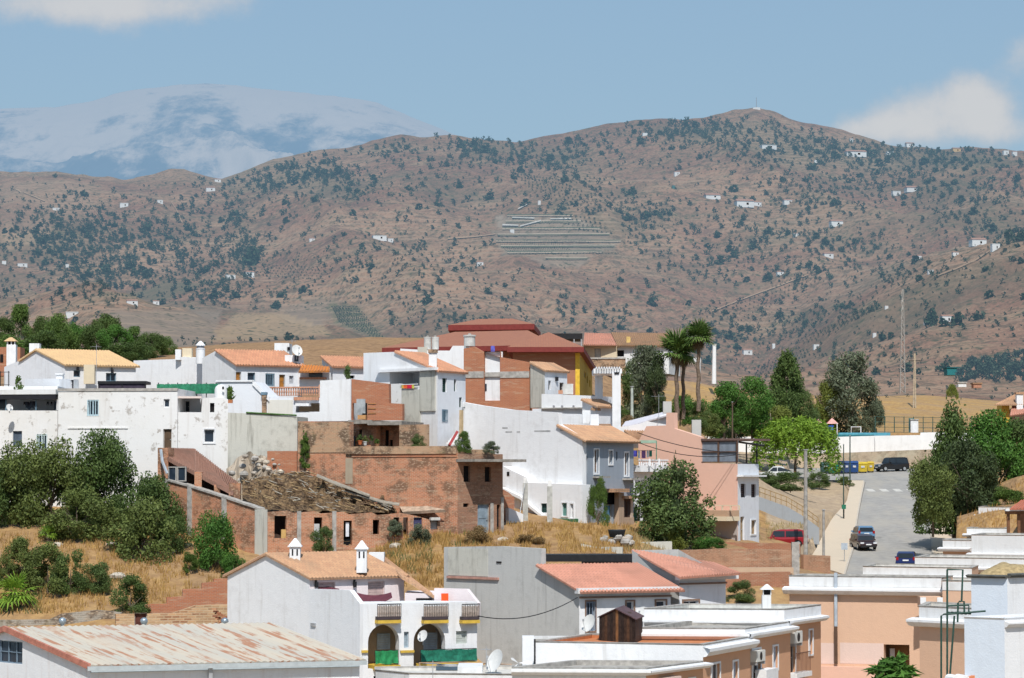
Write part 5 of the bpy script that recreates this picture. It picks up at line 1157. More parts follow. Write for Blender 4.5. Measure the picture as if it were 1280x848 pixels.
def yellow_roof_house():
 t = thing('house', 'white house with straw yellow tiled roof and two lamps', 'house', base(80, 500, 208))
 w, wb = body(t, (4, 212.5), (81, 208), [(4, 459), (28, 449.5), (46, 437.5), (81, 455.5)], 520, C=(170, 211), mat=WHITE3, mats=WHITE, roof=(TILE_Y, (1, 2)), ovh=.3,
  openB=[(92, 100.5, 463, 471.5, 'win', dict(col=BLUEW)), (132.5, 145.5, 466.5, 477, 'win', dict(col=BLUEW))])
 part_box(t, 'pilaster', CREAM, 104.5, 118, 456, 480, 207.6, .6); part_box(t, 'chimney', WHITE, 36.5, 49, 429.5, 445, 213, .8)
 for u, v in ((96.5, 460), (139.5, 463.5)):
  s, z = wb.hit(u, v); mb = MB(); wb.box(mb, s-.08, s+.08, z-.2, z+.08, .05, .2); wb.box(mb, s-.02, s+.02, z+.08, z+.25, .003, .12); mb.build('wall_lamp', BLACK, t)
 o = thing('awning', 'long black awning below the yellow roofed house', 'awning', P(122, 487, 204)); part_box(o, 'canopy', BLACK, 122, 183, 476.5, 480, 204, 2.5); part_box(o, 'side_curtain', plain('dark purple netting', (.05, .04, .06), .95, .25), 122.5, 182.5, 480, 487, 204.1, .1)
 for u in (123, 152, 181): part_box(o, 'post', BLACK, u, u+1, 480, 492, 203.9, .08)
 t = thing('terrace_wall', 'low white terrace wall in front of the yellow roofed house', 'wall', base(60, 500, 200)); body(t, (30, 201), (74, 199), [(30, 474), (74, 473.5)], 500, depth=1.5, mat=WHITE3); part_box(t, 'pier', WHITE, 70, 78, 468, 492, 199.5, .7); part_box(t, 'pier_cap', WHITE, 69, 79, 467, 468.6, 199.4, .8);
 w, _ = body(t, (78, 200), (196, 199), [(78, 474), (92, 474), (92.5, 488), (196, 487)], 505, depth=1.2, mat=WHITE2, openF=[(83.5, 92, 475, 487, 'grid', dict(col=plain('dark frame', (.05, .05, .06))))])
 part_box(t, 'terrace_edge', WHITE2, -20, 72, 483, 489, 196, 3)
 o = thing('planter', 'orange planter with green plants on the white terrace', 'planter', P(22, 494, 195)); part_box(o, 'pot', plain('terracotta', (.45, .17, .07)), 16.5, 28.5, 490, 494, 195, .4)
 p, d = crown_pts('bush', 500, 5); me = leaf_mesh('foliage', p, d, .09, foliage('leaves vine', *LEAFCOL['vine']), 1.8, 5); c = bpy.data.objects.new('foliage', me); COL.objects.link(c); c.parent = o; c.location = P(23, 491, 195.2)-P(22, 494, 195); c.scale = (.75, .5, 1.15)
 t = thing('railing', 'black wire railing on terrace at the left edge', 'railing', P(2, 482, 197)); railing(t, 'rails', (-20, 197), (11, 197), 465, 481.5, BLACK, .3)
 for u in (0, 10): part_box(t, 'post', BLACK, u, u+.9, 464, 483, 197, .05)
 t = thing('chimney_stack', 'white chimney with little tiled cap beside red brick stack', 'chimney', P(14, 460, 214)); part_box(t, 'shaft', WHITE, 8, 19.5, 431, 460, 214, .7)
 for u in (8.5, 13.3, 17.5): part_box(t, 'cap_post', WHITE, u, u+1.5, 427, 431, 214.05, .1)
 part_box(t, 'flue_opening', VOID, 9, 19, 427.2, 431, 214.2, .4); mb = MB(); c = P(13.8, 427, 214.35); mb.hexa([(c.x+a*.48, c.y+b*.48, c.z) for a, b in ((-1, -1), (1, -1), (1, 1), (-1, 1))], [(c.x+a*.1, c.y+b*.1, c.z+.3) for a, b in ((-1, -1), (1, -1), (1, 1), (-1, 1))]); mb.build('tile_cap', TILE_Y, t)
 t = thing('brick_stack', 'red brick stack at left edge behind white chimney', 'chimney', P(5, 470, 217)); part_box(t, 'shaft', REDBRICK, -14, 25, 434, 470, 217, 2); part_box(t, 'opening', VOID, 0, 4, 443, 453, 216.95, .04)
 antenna(120.5, 431, 487, 203, 'tall aerial in front of the yellow roofed house', n=5, w=.5)
yellow_roof_house()
def gable_white():
 t = thing('house', 'plain white house with small cream chimney between two tiled houses', 'house', base(200, 500, 214)); body(t, (166, 216), (253, 213), [(166, 451), (222, 449), (229, 446), (253, 449)], 515, depth=7, mat=WHITE)
 part_box(t, 'chimney', WHITE, 219, 226, 437, 450, 213.6, .6); part_box(t, 'chimney', CREAM, 228, 239.5, 435.5, 449, 214, .8)
 t = thing('chimney_stack', 'round white ornate chimney left of the orange roofed house', 'chimney', P(250.5, 454, 211.5)); c = P(250.5, 455, 212); k = 212/F
 mb = MB(); mb.lathe((c.x, c.y, c.z), [(.34, 0), (.34, 17.5*k), (.36, 18*k), (.36, 19*k), (.3, 19.2*k)], 14); mb.build('shaft', WHITE, t)
 mb = MB(); mb.lathe((c.x, c.y, c.z+19.3*k), [(.28, 0), (.28, 3*k)], 14); mb.build('vent', plain('vent shadow', (.3, .31, .34)), t)
 mb = MB(); mb.lathe((c.x, c.y, c.z+22.4*k), [(.36, 0), (.36, .06), (.2, 4*k), (.06, 6*k), (0, 6.4*k)], 14); mb.build('cap', WHITE, t)
 t = thing('house', 'white house with orange tiled roof and brown door above the balustrade', 'house', base(296, 505, 207))
 w, wb = body(t, (252, 210.5), (295, 207), [(252, 448), (271, 438), (295, 455)], 505, C=(378, 209.5), mat=WHITE, mats=WHITE3, roof=(TILE_O, (1,)), ovh=.35,
  openB=[(294.6, 301.5, 465, 476, 'door', dict(col=plain('honey wood', (.35, .15, .03)))), (309.5, 319, 466, 476, 'win', dict(col=BLUEW)), (332, 342.5, 467, 482.5, 'bars', dict(col=BLUEW)), (349, 356.5, 468.5, 486, 'door', dict(col=plain('honey wood', (.35, .15, .03)))), (361.5, 367, 470, 480, 'shut', dict(col=plain('grey shutter', (.4, .42, .45))))])
 s, z = wb.hit(299, 461); mb = MB();
 part_box(t, 'roof_block', WHITE2, 343, 361.5, 429, 447, 212, 3); part_box(t, 'roof_block', WHITE, 356, 377, 444, 459, 209.5, 2); part_box(t, 'window', DKGLASS, 368, 373, 444.5, 452, 209.45, .04); part_box(t, 'vent_slot', VOID, 359, 362.5, 434, 438, 211.9, .05)
 dish(371.5, 438, 209, .42, 'white dish on roof of the orange tiled house', .5)
 antenna(365, 424, 446, 210, 'thin aerial beside the roof dish', n=4, w=.5)
 t = thing('porch', 'small porch with bright orange tile canopy', 'porch', P(392, 480, 208)); patch_px(t, (377, 456.5, 209.5), (412, 459, 209.5), (373, 465, 207.6), (412, 464, 207.6), tiles('bright orange tile', (.65, .24, .05), (.55, .2, .05)), rows=3)
 part_box(t, 'wall', WHITE, 372, 413, 466, 492, 209, .5); part_box(t, 'window', DKGLASS, 386, 403, 466.5, 471.5, 208.9, .08); part_box(t, 'sill', TILE_O, 374, 408, 471.8, 474, 208.7, .28)
 t = thing('balustrade', 'terracotta balustrade of turned columns on white terrace', 'balustrade', P(365, 497, 203)); TB = plain('terracotta baluster', (.42, .22, .14), .85, .2)
 a, b = (330, 203.5), (400, 202.5); w = Wall(XY(*a), XY(*b)); z1 = w.hit(365, 484)[1]; z0 = w.hit(365, 495)[1]; n = 24
 for k in range(n):
  q = w.pt(w.len*(k+.5)/n, z0); mb = MB(); h = z1-z0-.08; mb.lathe(tuple(q), [(.06, 0), (.07, .05), (.04, h*.25), (.075, h*.5), (.04, h*.8), (.06, h)], 6); mb.build('baluster', TB, t)
 mb = MB(); w.box(mb, 0, w.len, z1-.08, z1+.02, -.1, .1); mb.build('rail', TB, t); wallbox(t, 'pier', TB, w, 399, 402, 481, 497, -.12, .12)
 t = thing('terrace_house', 'white house under the balustrade with sloping stair parapet', 'house', base(340, 540, 198))
 w, _ = body(t, (270, 199), (400, 198), [(270, 477), (316, 477), (336, 497), (400, 497.5)], 545, depth=4, mat=WHITE3, openF=[(370, 399.5, 504, 515, 'hole', dict(r=1.2))])
 wallbox(t, 'stair_parapet', WHITE, w, 270, 318, 475.5, 477.5, -.3, .12)
 mb = MB(); pts = [w.pt(*w.hit(u, v), o) for u, v, o in ((316, 477, .12), (337, 498, .12))]; mb.obox(pts[0]-Vector((0, 0, .25)), pts[1]-pts[0], Vector((w.n[0], w.n[1], 0))*-.35, Vector((0, 0, .35))); mb.build('stair_parapet', WHITE, t)
 wallbox(t, 'stone_pier', RUBBRICK, w, 328.5, 333.5, 494, 519, .003, .3); wallbox(t, 'pier_cap', BLUEW, w, 327.5, 334.5, 490.5, 494, -.02, .34)
 wallbox(t, 'tile_band', TILE_O, w, 368, 399, 496.5, 500.5, .003, .25); wallbox(t, 'awning', WHITE, w, 371, 388, 504.5, 508, -.25, .5)
 wallbox(t, 'panel', plaster('cream grey wash', (.66, .64, .58), (.45, .43, .38), .3, .3), w, 334.5, 366, 500, 519, .003, .02)
 t = thing('house', 'blank white cube house above the old rubble wall', 'house', base(420, 530, 193)); w, _ = body(t, (369, 194), (438.5, 193), [(369, 516), (399.5, 515.5), (400, 476), (438.5, 474)], 527, depth=5, mat=WHITE)
 o = thing('potted_palm', 'small palm pot on the white terrace left of grey wall', 'plant', P(287, 505, 197)); part_box(o, 'pot', plain('terracotta', (.45, .17, .07)), 284, 290.5, 500, 504, 197, .35)
 p, d = crown_pts('bush', 160, 6); me = leaf_mesh('foliage', p, d, .16, foliage('leaves vine', *LEAFCOL['vine']), 4, 5); c = bpy.data.objects.new('foliage', me); COL.objects.link(c); c.parent = o; c.location = P(287, 500, 197.2)-P(287, 505, 197); c.scale = (.7, .5, .85)
gable_white()
def grey_wall():
 t = thing('concrete_wall', 'stained grey concrete wall between old white house and brickwork', 'wall', base(330, 600, 189)); w, _ = body(t, (284.5, 189), (371.5, 188.2), [(284.5, 516), (322, 517.5), (371.5, 521)], 610, depth=3, mat=CONC2)
 mb = MB(); a = w.pt(*w.hit(308, 516), .05); b = w.pt(*w.hit(371, 519.5), .05); mb.tube([a, b], .06, 5); mb.build('moss_line', plain('moss', (.07, .14, .04), .95, .4, 0, 9), t)
 for q in ((284, 512, 296, 516), (296, 509.5, 306, 514)): pass
grey_wall()
def rock_mesh(r, size, seed, flat=.7):
 rr = random.Random(seed); mb = MB(); N = 7
 prof = []
 c = [Vector((rr.uniform(-1, 1), rr.uniform(-1, 1), rr.uniform(-1, 1))).normalized() for _ in range(5)]
 rows = [[Vector((math.sin(math.pi*j/5)*math.cos(6.283*i/N), math.sin(math.pi*j/5)*math.sin(6.283*i/N), math.cos(math.pi*j/5))) for i in range(N)] for j in range(6)]
 def disp(v): return v*(1+.28*max(v.dot(k) for k in c)+rr.uniform(-.1, .1))
 rows = [[disp(v) for v in row] for row in rows]
 off = Vector(r)
 for j in range(5):
  for i in range(N):
   k = (i+1) % N; q = [rows[j][i], rows[j+1][i], rows[j+1][k], rows[j][k]]; mb.face([(off.x+p.x*size, off.y+p.y*size, off.z+p.z*size*flat) for p in q])
 return mb
STONE = plain('pale stone', (.42, .37, .31), .95, .3, 0, 2)
def ruin():
 t = thing('brick_ruin', 'roofless brick ruin with cement pillars and collapsing tile lean-to', 'ruin', base(325, 700, 178))
 A, B = (206, 183.5), (325, 178)
 w, _ = body(t, A, B, [(206, 601), (236, 609), (280, 623), (325, 638)], 715, depth=.4, mat=OLDBRICK)
 for u0, u1, v0, v1 in ((205.5, 210, 600, 690), (235, 240, 608, 700), (278, 283.5, 622, 700)): wallbox(t, 'pillar', CONCD, w, u0, u1, v0, v1, .003, .09)
 for (u0, v0), (u1, v1) in (((206, 600.5), (236, 608.5)), ((236, 608.5), (280, 622.5)), ((280, 622.5), (325, 637.5))):
  a, b = w.pt(*w.hit(u0, v0)), w.pt(*w.hit(u1, v1)); mb = MB(); mb.obox(a-Vector((w.n[0], w.n[1], 0))*.45, b-a, Vector((w.n[0], w.n[1], 0))*.55, Vector((0, 0, .12))); mb.build('coping', CONCD, t)
 wallbox(t, 'pillar', CONC2, w, 320, 330, 637, 705, -.3, .12)
 # pier and lean-to roof
 w3 = Wall(XY(197, 184.2), XY(210, 184)); mb = MB(); z0, z1 = w3.hit(200, 640)[1], w3.hit(200, 560)[1]; w3.box(mb, 0, w3.len, z0, z1, -1, 0); mb.build('pier', OLDBRICK, t)
 mb = MB(); mb.tube([P(201, 562, 183.4), P(203, 577, 183.3), P(209, 592, 183.2)], .1, 6); mb.build('downpipe', plain('grey pvc pipe', (.40, .45, .5)), t)
 TL = tiles('weathered pink tile', (.36, .20, .15), (.30, .165, .12), (.2, .14, .11), .5)
 patch_px(t, (208, 561, 187.5), (243, 562, 188), (209, 572, 184), (292, 616, 180.2), TL, rows=9, th=.22)
 patch_px(t, (243, 562, 188), (300, 606, 183.5), (244, 589, 182.6), (292, 616, 180.2), TL, rows=9, th=.22, name='roof')
 # stubs and dark interior
 for u0, u1, v0, v1, Y in ((243, 252, 590, 614, 182), (267.5, 275, 606, 622, 181.2), (286, 300, 604, 632, 180.4)): part_box(t, 'brick_stub', OLDBRICK, u0, u1, v0, v1, Y, .6)
 mb = MB(); wi = Wall(XY(208, 187), XY(300, 182.5)); mb2 = MB(); wi.faces(mb2, wi.hit(208, 640)[1], [(0, wi.hit(208, 572)[1]), (wi.len, wi.hit(300, 612)[1])], []); mb2.build('inner_wall', plain('shaded inner brick', (.07, .045, .035), .95, .3), t)  # near-black brick paints in the dark of the unlit interior
 for u0, u1 in ((210.5, 221), (222, 233)):
  wf = Wall(XY(209, 183.6), XY(240, 182.2)); s0, s1, z0, z1 = wf.rect(u0, u1, 583.5, 602); mb = MB(); ring(wf, mb, s0, s1, z0, z1, .07, 0, .06); o = mb.build('window', plain('weathered frame', (.4, .38, .35)), t); mb = MB(); wf.box(mb, s0, s1, z0, z1, -.03, 0); mb.build('pane', DKGLASS, o)
 # front wall with openings
 w, _ = body(t, (325, 178.2), (500, 181), [(325+i*7, 637.5+i*.17+((i*7919) % 5)*.75) for i in range(26)], 720, depth=.45, mat=OLDBRICK, back=False, openF=[(343, 358, 645, 673, 'hole'), (392.5, 403, 647, 678, 'hole'), (429.5, 440, 651, 682, 'hole'), (466, 474, 650, 668, 'hole'), (492, 499, 647, 671, 'hole')], tops=True)
 for u0, u1 in ((371, 376), (415, 420)): wallbox(t, 'pillar', CONCD, w, u0, u1, 639, 705, .003, .09)
 wallbox(t, 'board', plain('ochre board', (.5, .32, .12)), w, 352, 358, 662, 679, -.2, -.1); wallbox(t, 'board', plain('grey board', (.45, .46, .46)), w, 392.6, 400, 655, 675, -.25, -.15); wallbox(t, 'board', plain('white board', (.62, .64, .68)), w, 433, 437, 653, 671, -.25, -.15)
 wallbox(t, 'inner_wall', plain('shaded inner brick', (.07, .045, .035), .95, .3), Wall(XY(325, 180.5), XY(505, 183.5)), 326, 500, 645, 700, -.1, 0)  # interior shade behind the openings is put into this wall's colour
 w, _ = body(t, (499, 181), (573, 182.3), [(499, 641), (520, 645), (545, 652), (573, 655)], 715, depth=.5, mat=OLDBRICK, back=False, openF=[(504, 510, 647, 672, 'hole'), (517, 527.5, 647, 660, 'shut', dict(col=plain('faded indigo board', (.06, .06, .13)))), (538, 547, 648, 662, 'dark', dict(col=plain('pale cement blocking', (.42, .42, .40))))])
 o = wallbox(t, 'inner_wall', plain('shaded inner brick', (.07, .045, .035), .95, .3), Wall(XY(495, 182.4), XY(515, 182.5)), 498, 512, 645, 690, -.1, 0)
 wallbox(t, 'window_hood', plain('pale cement', (.52, .5, .46)), w, 537, 548.5, 647, 650.5, .003, .3)
 # collapsed roof: a heap of earth, cane and boards held by the ruin
 mb = MB(); us = np.linspace(303, 500, 60); g = []
 for u in us:
  x = (u-303)/197; top = np.interp(u, [303, 320, 345, 372, 400, 430, 470, 500], [606, 598, 594, 590, 597, 608, 622, 640]); bot = np.interp(u, [303, 325, 500], [622, 638, 642.5]); r = []
  for j in range(16):
   y = j/15; Y = 179.2+5.5*y+x*1.8; v = bot+(top-bot)*y**.8; n = float(fbm(np.array([u/9.]), np.array([y*5.]), 4, 12)[0])-.5; n2 = float(fbm(np.array([u/2.5]), np.array([y*16.]), 3, 18)[0])-.5
   r.append(P(u, v, Y)+Vector((0, 0, (n*2.2+n2*1.0)*math.sin(math.pi*min(1, max(0, y*.9+.05))))))
  g.append(r)
 for a, b in zip(g[:-1], g[1:]):
  for k in range(15): mb.face([a[k], b[k], b[k+1], a[k+1]])
 tm = NT('rotten cane and earth'); p = tm.pos(); n = tm.noise(tm.mapv(p, (1, 1, 2.5)), 1.6, 7, .7); n2 = tm.noise(p, 7, 5, .7)
 c = tm.mix(tm.ramp(n, .38, .62), (.07, .045, .028), (.27, .175, .09)); c = tm.mix(tm.ramp(n2, .52, .7, 0, .7), c, (.33, .245, .15)); c = tm.mix(tm.ramp(n2, .36, .46, .8, 0), c, (.03, .022, .016)); tm.L(c, tm.p.inputs['Base Color']); tm.bump(n2, 1, .15)
 o = mb.build('roof_debris', tm.m, t)
 rj = random.Random(9); bmats = [plain('grey old board', (.30, .27, .22), .95, .3), plain('brown old board', (.14, .09, .055), .95, .3), plain('straw cane', (.30, .21, .11), .95, .3)]
 ms = [MB(), MB(), MB()]
 for k in range(260):
  u = rj.uniform(305, 490); x = (u-303)/197; y = rj.random(); top = np.interp(u, [303, 320, 345, 372, 400, 430, 470, 500], [606, 598, 594, 590, 597, 608, 622, 640]); bot = np.interp(u, [303, 325, 500], [622, 638, 642.5])
  q = P(u, bot+(top-bot)*y**.8-1.5, 179+5.5*y+x*1.8); a = rj.gauss(.2, .5); L = rj.uniform(.2, .8); d = Vector((math.cos(a), -.5*rj.random(), -.28+.35*rj.gauss(0, .6))).normalized(); ms[k % 3].tube([q-d*L/2+Vector((0, 0, .1)), q+d*L/2+Vector((0, 0, .12))], rj.uniform(.015, .045), 3)
 for m, mt in zip(ms, bmats): q = m.build('roof_straw', mt, t); q['kind'] = 'stuff'
 for k, (u, v, L, rot) in enumerate(((455, 622, 2.6, -.3), (470, 628, 2.2, -.32), (440, 614, 2.4, -.33), (482, 630, 1.8, -.15), (428, 609, 2.0, -.35), (412, 603, 1.8, -.4))):
  c = P(u, v, 182.5); d = Vector((math.cos(rot), -.12, math.sin(rot))); mb = MB(); mb.obox(c-d*L/2-Vector((0, .3, 0)), d*L, Vector((0, .7, .12)), Vector((0, 0, .07))); mb.build('roof_board', bmats[0], t)
 # rubble spilled on the grey wall foot
 for k in range(46):
  u = rj.uniform(284, 352); v = np.interp(u, [284, 300, 330, 352], [600, 583, 578, 592])+rj.uniform(-2, 24)-14*(u > 300)*rj.random(); c = P(u, v, rj.uniform(185.2, 187.5)); rock_mesh(c, rj.uniform(.08, .26), k).build('rubble_stone', [STONE, CONCD, plain('tan plaster lump', (.46, .40, .32), .95, .3)][k % 3], t)
 mb = MB(); wr = Wall(XY(283, 188.3), XY(372, 187)); gp = []
 for u in np.linspace(283, 372, 30):
  top = np.interp(u, [283, 296, 312, 330, 372], [588, 572, 566, 570, 592]); r = []
  for j in range(9):
   y = j/8; n = float(fbm(np.array([u/6.]), np.array([y*4.]), 4, 2)[0])-.5; r.append(P(u, 626+(top-626)*y+n*9, 184.5+3.3*y+n*2.2))
  gp.append(r)
 for a, b in zip(gp[:-1], gp[1:]):
  for k in range(8): mb.face([a[k], b[k], b[k+1], a[k+1]])
 mb.build('rubble_slope', rough_plaster('broken plaster', (.40, .34, .27), (.12, .085, .065), 1.), t)
 wallbox(t, 'brick_patch', REDBRICK, Wall(XY(330, 187.3), XY(372, 187)), 334, 371, 564, 594, -.4, 0)
ruin()
def brick_tower():
 t = thing('brick_house', 'big old brick house with flat slab roof and blue metal door', 'house', base(572, 690, 182))
 SLATE = plain('grey slab', (.25, .23, .2), .95, .3)
 body(t, (372, 186.5), (437.8, 185), [(372, 527), (437.8, 527.5)], 690, depth=.5, mat=OLDBRICK)
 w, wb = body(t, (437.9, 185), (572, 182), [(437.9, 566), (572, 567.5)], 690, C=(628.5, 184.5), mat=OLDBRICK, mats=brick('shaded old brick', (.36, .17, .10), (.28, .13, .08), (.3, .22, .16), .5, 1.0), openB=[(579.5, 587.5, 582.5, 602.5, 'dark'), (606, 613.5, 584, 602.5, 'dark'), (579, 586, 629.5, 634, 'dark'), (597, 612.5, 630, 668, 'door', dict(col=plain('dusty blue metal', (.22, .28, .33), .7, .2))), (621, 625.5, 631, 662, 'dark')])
 mb = MB(); z = wb.hit(572, 577.5)[1]; wb.box(mb, -.05, wb.len+.5, z, z+.17, -2.5, 1.75); mb.build('roof_slab', SLATE, t)
 w2 = Wall(XY(430, 185), XY(571, 181.9)); wallbox(t, 'parapet', RUBBRICK, w2, 432, 570, 558, 567.6, -.4, -.004)
 mb = MB(); zz0, zz1 = wb.hit(590, 574)[1], wb.hit(590, 562)[1]; wb.box(mb, 0, wb.len*.84, zz0+.05, zz1, -.5, -.1); mb.build('parapet', RUBBRICK, t)
 wallbox(t, 'cement_band', REDBRICK, w, 440, 571.5, 566.6, 571.5, .003, .05)
 # rubble part of the big wall
 wallbox(t, 'rubble_panel', RUBBRICK, w, 373, 437, 528, 566, .003, .05)
 wv = wallbox(t, 'cement_patch', plaster('grey cement patch', (.36, .30, .22), (.3, .17, .1), .5, .4), w, 432, 441, 573, 605, .003, .03)
 # ramp roof stub of the lean-to against the big wall
 patch_px(t, (495, 625, 185), (500, 626, 184.6), (503, 640, 182.5), (556, 637, 181.7), plain('cement slope', (.40, .30, .22), .95, .3), rows=3, corr=False, th=.2)
 # corner quoin
 wallbox(t, 'door_jamb', CONCD, wb, 612.8, 616.5, 629, 666, .003, .05); wallbox(t, 'corner_post', CONCD, wb, 626, 629, 622, 664, .003, .06)
 # porch of the upper house
 t = thing('brick_house', 'upper red brick house with grey tarp in its opening', 'house', base(470, 560, 191))
 w, _ = body(t, (439, 191.4), (503, 190.5), [(439, 474), (486, 480), (486.4, 504), (503, 505)], 526, depth=.5, mat=REDBRICK, back=False, openF=[(440.5, 459, 504, 525, 'hole')])
 wallbox(t, 'tarp', plain('grey tarpaulin', (.33, .35, .36), .7, .25), w, 446, 457, 499, 517, .02, .08); wallbox(t, 'crate', plain('raw wood', (.45, .24, .1)), w, 447, 457, 519, 524.5, -.3, .0)
 for k in range(3): wallbox(t, 'board', plain('orange wood', (.42, .2, .08)), w, 460+k*.0, 470+k*.0, 504.2+6*k, 505.2+6*k, .003, .05)
 wallbox(t, 'inner_wall', VOID, Wall(XY(436, 196), XY(470, 195)), 438, 463, 500, 527, -.1, 0)
 mb = MB(); z = w.hit(439, 530)[1]; w.box(mb, -.15, w.len*.42, z, z+.25, -4, .25); mb.build('floor_slab', SLATE, t); mb = MB(); z2 = w.hit(470, 531)[1]; w.box(mb, w.len*.42, w.len+.3, z2-.05, z2+.2, -4, 1.2); mb.build('floor_slab', SLATE, t)
 wl = Wall(XY(437, 193.6), XY(501, 192)); mb = MB(); zb = wl.hit(437, 570)[1]; zt = wl.hit(437, 528)[1]; wl.faces(mb, zb, [(0, zt), (wl.len, zt)], opens_px(t, wl, [(449, 457, 537, 551, 'dark'), (481, 486, 538, 562, 'dark'), (486.5, 491, 550, 566, 'dark')], zb)); mb.build('porch_wall', OLDBRICK, t)
 wallbox(t, 'pillar', OLDBRICK, wl, 460, 477.5, 532, 565, .2, .9); wallbox(t, 'gate', plain('slate gate', (.05, .06, .07)), wl, 438, 446, 545, 563, .2, .3)
 wallbox(t, 'terrace_wall', brick('mossy rubble', (.3, .18, .1), (.22, .14, .08), (.3, .25, .15), 1., 1., .8), Wall(XY(434, 186), XY(500, 184.6)), 434, 480, 558, 568, -.3, -.01)
 wallbox(t, 'side_wall', RUBBRICK, Wall(XY(498, 188.5), XY(535, 187)), 499, 532, 531, 570, -.4, 0)
 # pots on the porch
 spec = [(450, 556, 3.4, 'orange flower pot with clipped green plant', (.5, .14, .05)), (456.5, 557, 3.0, 'white tub on brick porch', (.6, .6, .58)), (464, 556.5, 3.2, 'dark pot with round plant on brick porch', (.1, .07, .05)), (471.5, 560, 3., 'yellow green plant pot at porch edge', (.3, .16, .08))]
 for k, (u, v, r, lab, c) in enumerate(spec):
  Y = 186.4; b = P(u, v, Y); o = thing('flower_pot', lab, 'flower pot', b, 'pots on the brick porch'); k1 = Y/F; mb = MB(); mb.lathe(tuple(b), [(r*k1*.6, 0), (r*k1*.85, 4*k1), (r*k1, 4.2*k1), (r*k1, 5*k1), (r*k1*.9, 5*k1), (0, 4.6*k1)], 10); mb.build('pot', plain('pot glaze %d' % k, c), o)
  p, d = crown_pts('bush', 260, 30+k); me = leaf_mesh('foliage', p, d, .14, foliage('leaves '+['mid', 'olive', 'dark', 'vine'][k], *LEAFCOL[['mid', 'olive', 'dark', 'vine'][k]]), 1.5, k); cr = bpy.data.objects.new('foliage', me); COL.objects.link(cr); cr.parent = o; cr.location = (0, 0, 4.5*k1); cr.scale = (.42, .42, .42 if k else .5)
brick_tower()
def white_mid():
 t = thing('house', 'low white house with orange tiles and terrace plants', 'house', base(416, 490, 210)); w, wb = body(t, (402, 213), (416, 210.5), [(402, 446), (416, 457.5)], 500, C=(480, 213), mat=WHITE, mats=WHITE3, roof=(TILE_O, (0,)), openB=[(437.5, 443.5, 469.5, 473.5, 'dark'), (462.5, 473, 468, 479, 'dark')])
 for u, lab in ((434, 'potted palm on terrace of low white house'), (470, 'bare pot plant beside dark terrace opening')):
  o = thing('potted_plant', lab, 'plant', P(u, 476, 206)); part_box(o, 'pot', plain('terracotta', (.45, .17, .07)), u-2, u+2, 474, 478, 206, .3); p, d = crown_pts('tall', 90, 6); me = leaf_mesh('foliage', p, d, .2, foliage('leaves mid', *LEAFCOL['mid']), 4, 5); c = bpy.data.objects.new('foliage', me); COL.objects.link(c); c.parent = o; c.location = (0, .15, .2); c.scale = (.5, .5, .85)
 t = thing('house', 'tall white house with orange lean-to roof and stained side wall', 'house', base(547, 560, 194))
 w, wb = body(t, (454, 200), (547, 194), [(454, 441.5), (494, 440), (547, 463.5)], 562, C=(582, 197.5), mat=WHITE, mats=WHITE3, roof=(TILE_O, (1,)), ovh=.25, openF=[(487, 524.5, 465, 483, 'hole', dict(r=2.2))],
  openB=[(553, 558.5, 473, 490.5, 'shut', dict(col=plain('dark green shutter', (.02, .05, .045)))), (567.5, 570.5, 474.5, 489.5, 'shut', dict(col=plain('dark green shutter', (.02, .05, .045)))), (552.5, 559, 512, 527.5, 'bars', dict(col=BLUEW)), (574, 577.5, 497, 509.5, 'shut', dict(col=plain('dark green shutter', (.02, .05, .045))))])
 wr = Wall(w.A-w.n*2.1, w.B-w.n*2.1); s0, s1, z0, z1 = wr.rect(480, 530, 460, 485); mb = MB(); wr.box(mb, s0-1, s1+1, z0, z1, -.3, 0); mb.build('terrace_wall', WHITE3, t); fill(t, wr, wr.rect(487.5, 500, 470.5, 479.5), 'shut', -.04, plain('slate shutter', (.12, .16, .2)))
 wallbox(t, 'eave_slab', WHITE, w, 474, 548, 461, 464.5, .003, .35)
 wallbox(t, 'stained_render', CONC2, w, 503.5, 526, 487.5, 545, .003, .12); wallbox(t, 'stained_render', CONC2, w, 526, 545, 464.8, 514, .003, .12)
 part_box(t, 'chimney', WHITE, 536, 546, 441, 465, 194.6, .6); part_box(t, 'chimney_cap', RUBBRICK, 535.3, 547, 437, 441, 194.5, .7)
 wallbox(t, 'wall', OLDWHITE, w, 486, 503.4, 480, 505, .003, .1)
 o = thing('laundry', 'orange and red washing on the terrace of the tall white house', 'laundry', w.pt(*w.hit(512, 488), .2))
 for k, (u0, u1, c) in enumerate(((504.5, 507, (.65, .45, .1)), (507, 511.5, (.75, .13, .03)), (511.5, 517.5, (.6, .02, .06)), (517.5, 519.5, (.6, .55, .1)))): wallbox(o, 'cloth', plain('cloth %d' % k, c, .9, .2), w, u0, u1, 481, 485.8, .14, .19)
 wallbox(o, 'rail', FRAMEW, w, 503, 524.5, 480.2, 481.2, .13, .2)
 for u0, lab in ((530, 'left concrete water tank above the white house'), (539.5, 'right concrete water tank above the white house')):
  c = P(u0+4.5, 437, 214+.0); k = 214/F; o = thing('water_tank', lab, 'tank', c, 'rooftop water tanks'); mb = MB(); mb.lathe(tuple(c), [(0, 0), (4.5*k, 0), (4.5*k, 14*k), (4.7*k, 14*k), (4.7*k, 15.5*k), (0, 15.8*k)], 16); mb.build('drum', plain('fibre cement', (.52, .51, .48), .9, .15), o); mb = MB(); mb.lathe((c.x, c.y, c.z+15.8*k), [(1.6*k, -.02), (1.6*k, .08), (0, .1)], 10); mb.build('lid', CONCD, o)
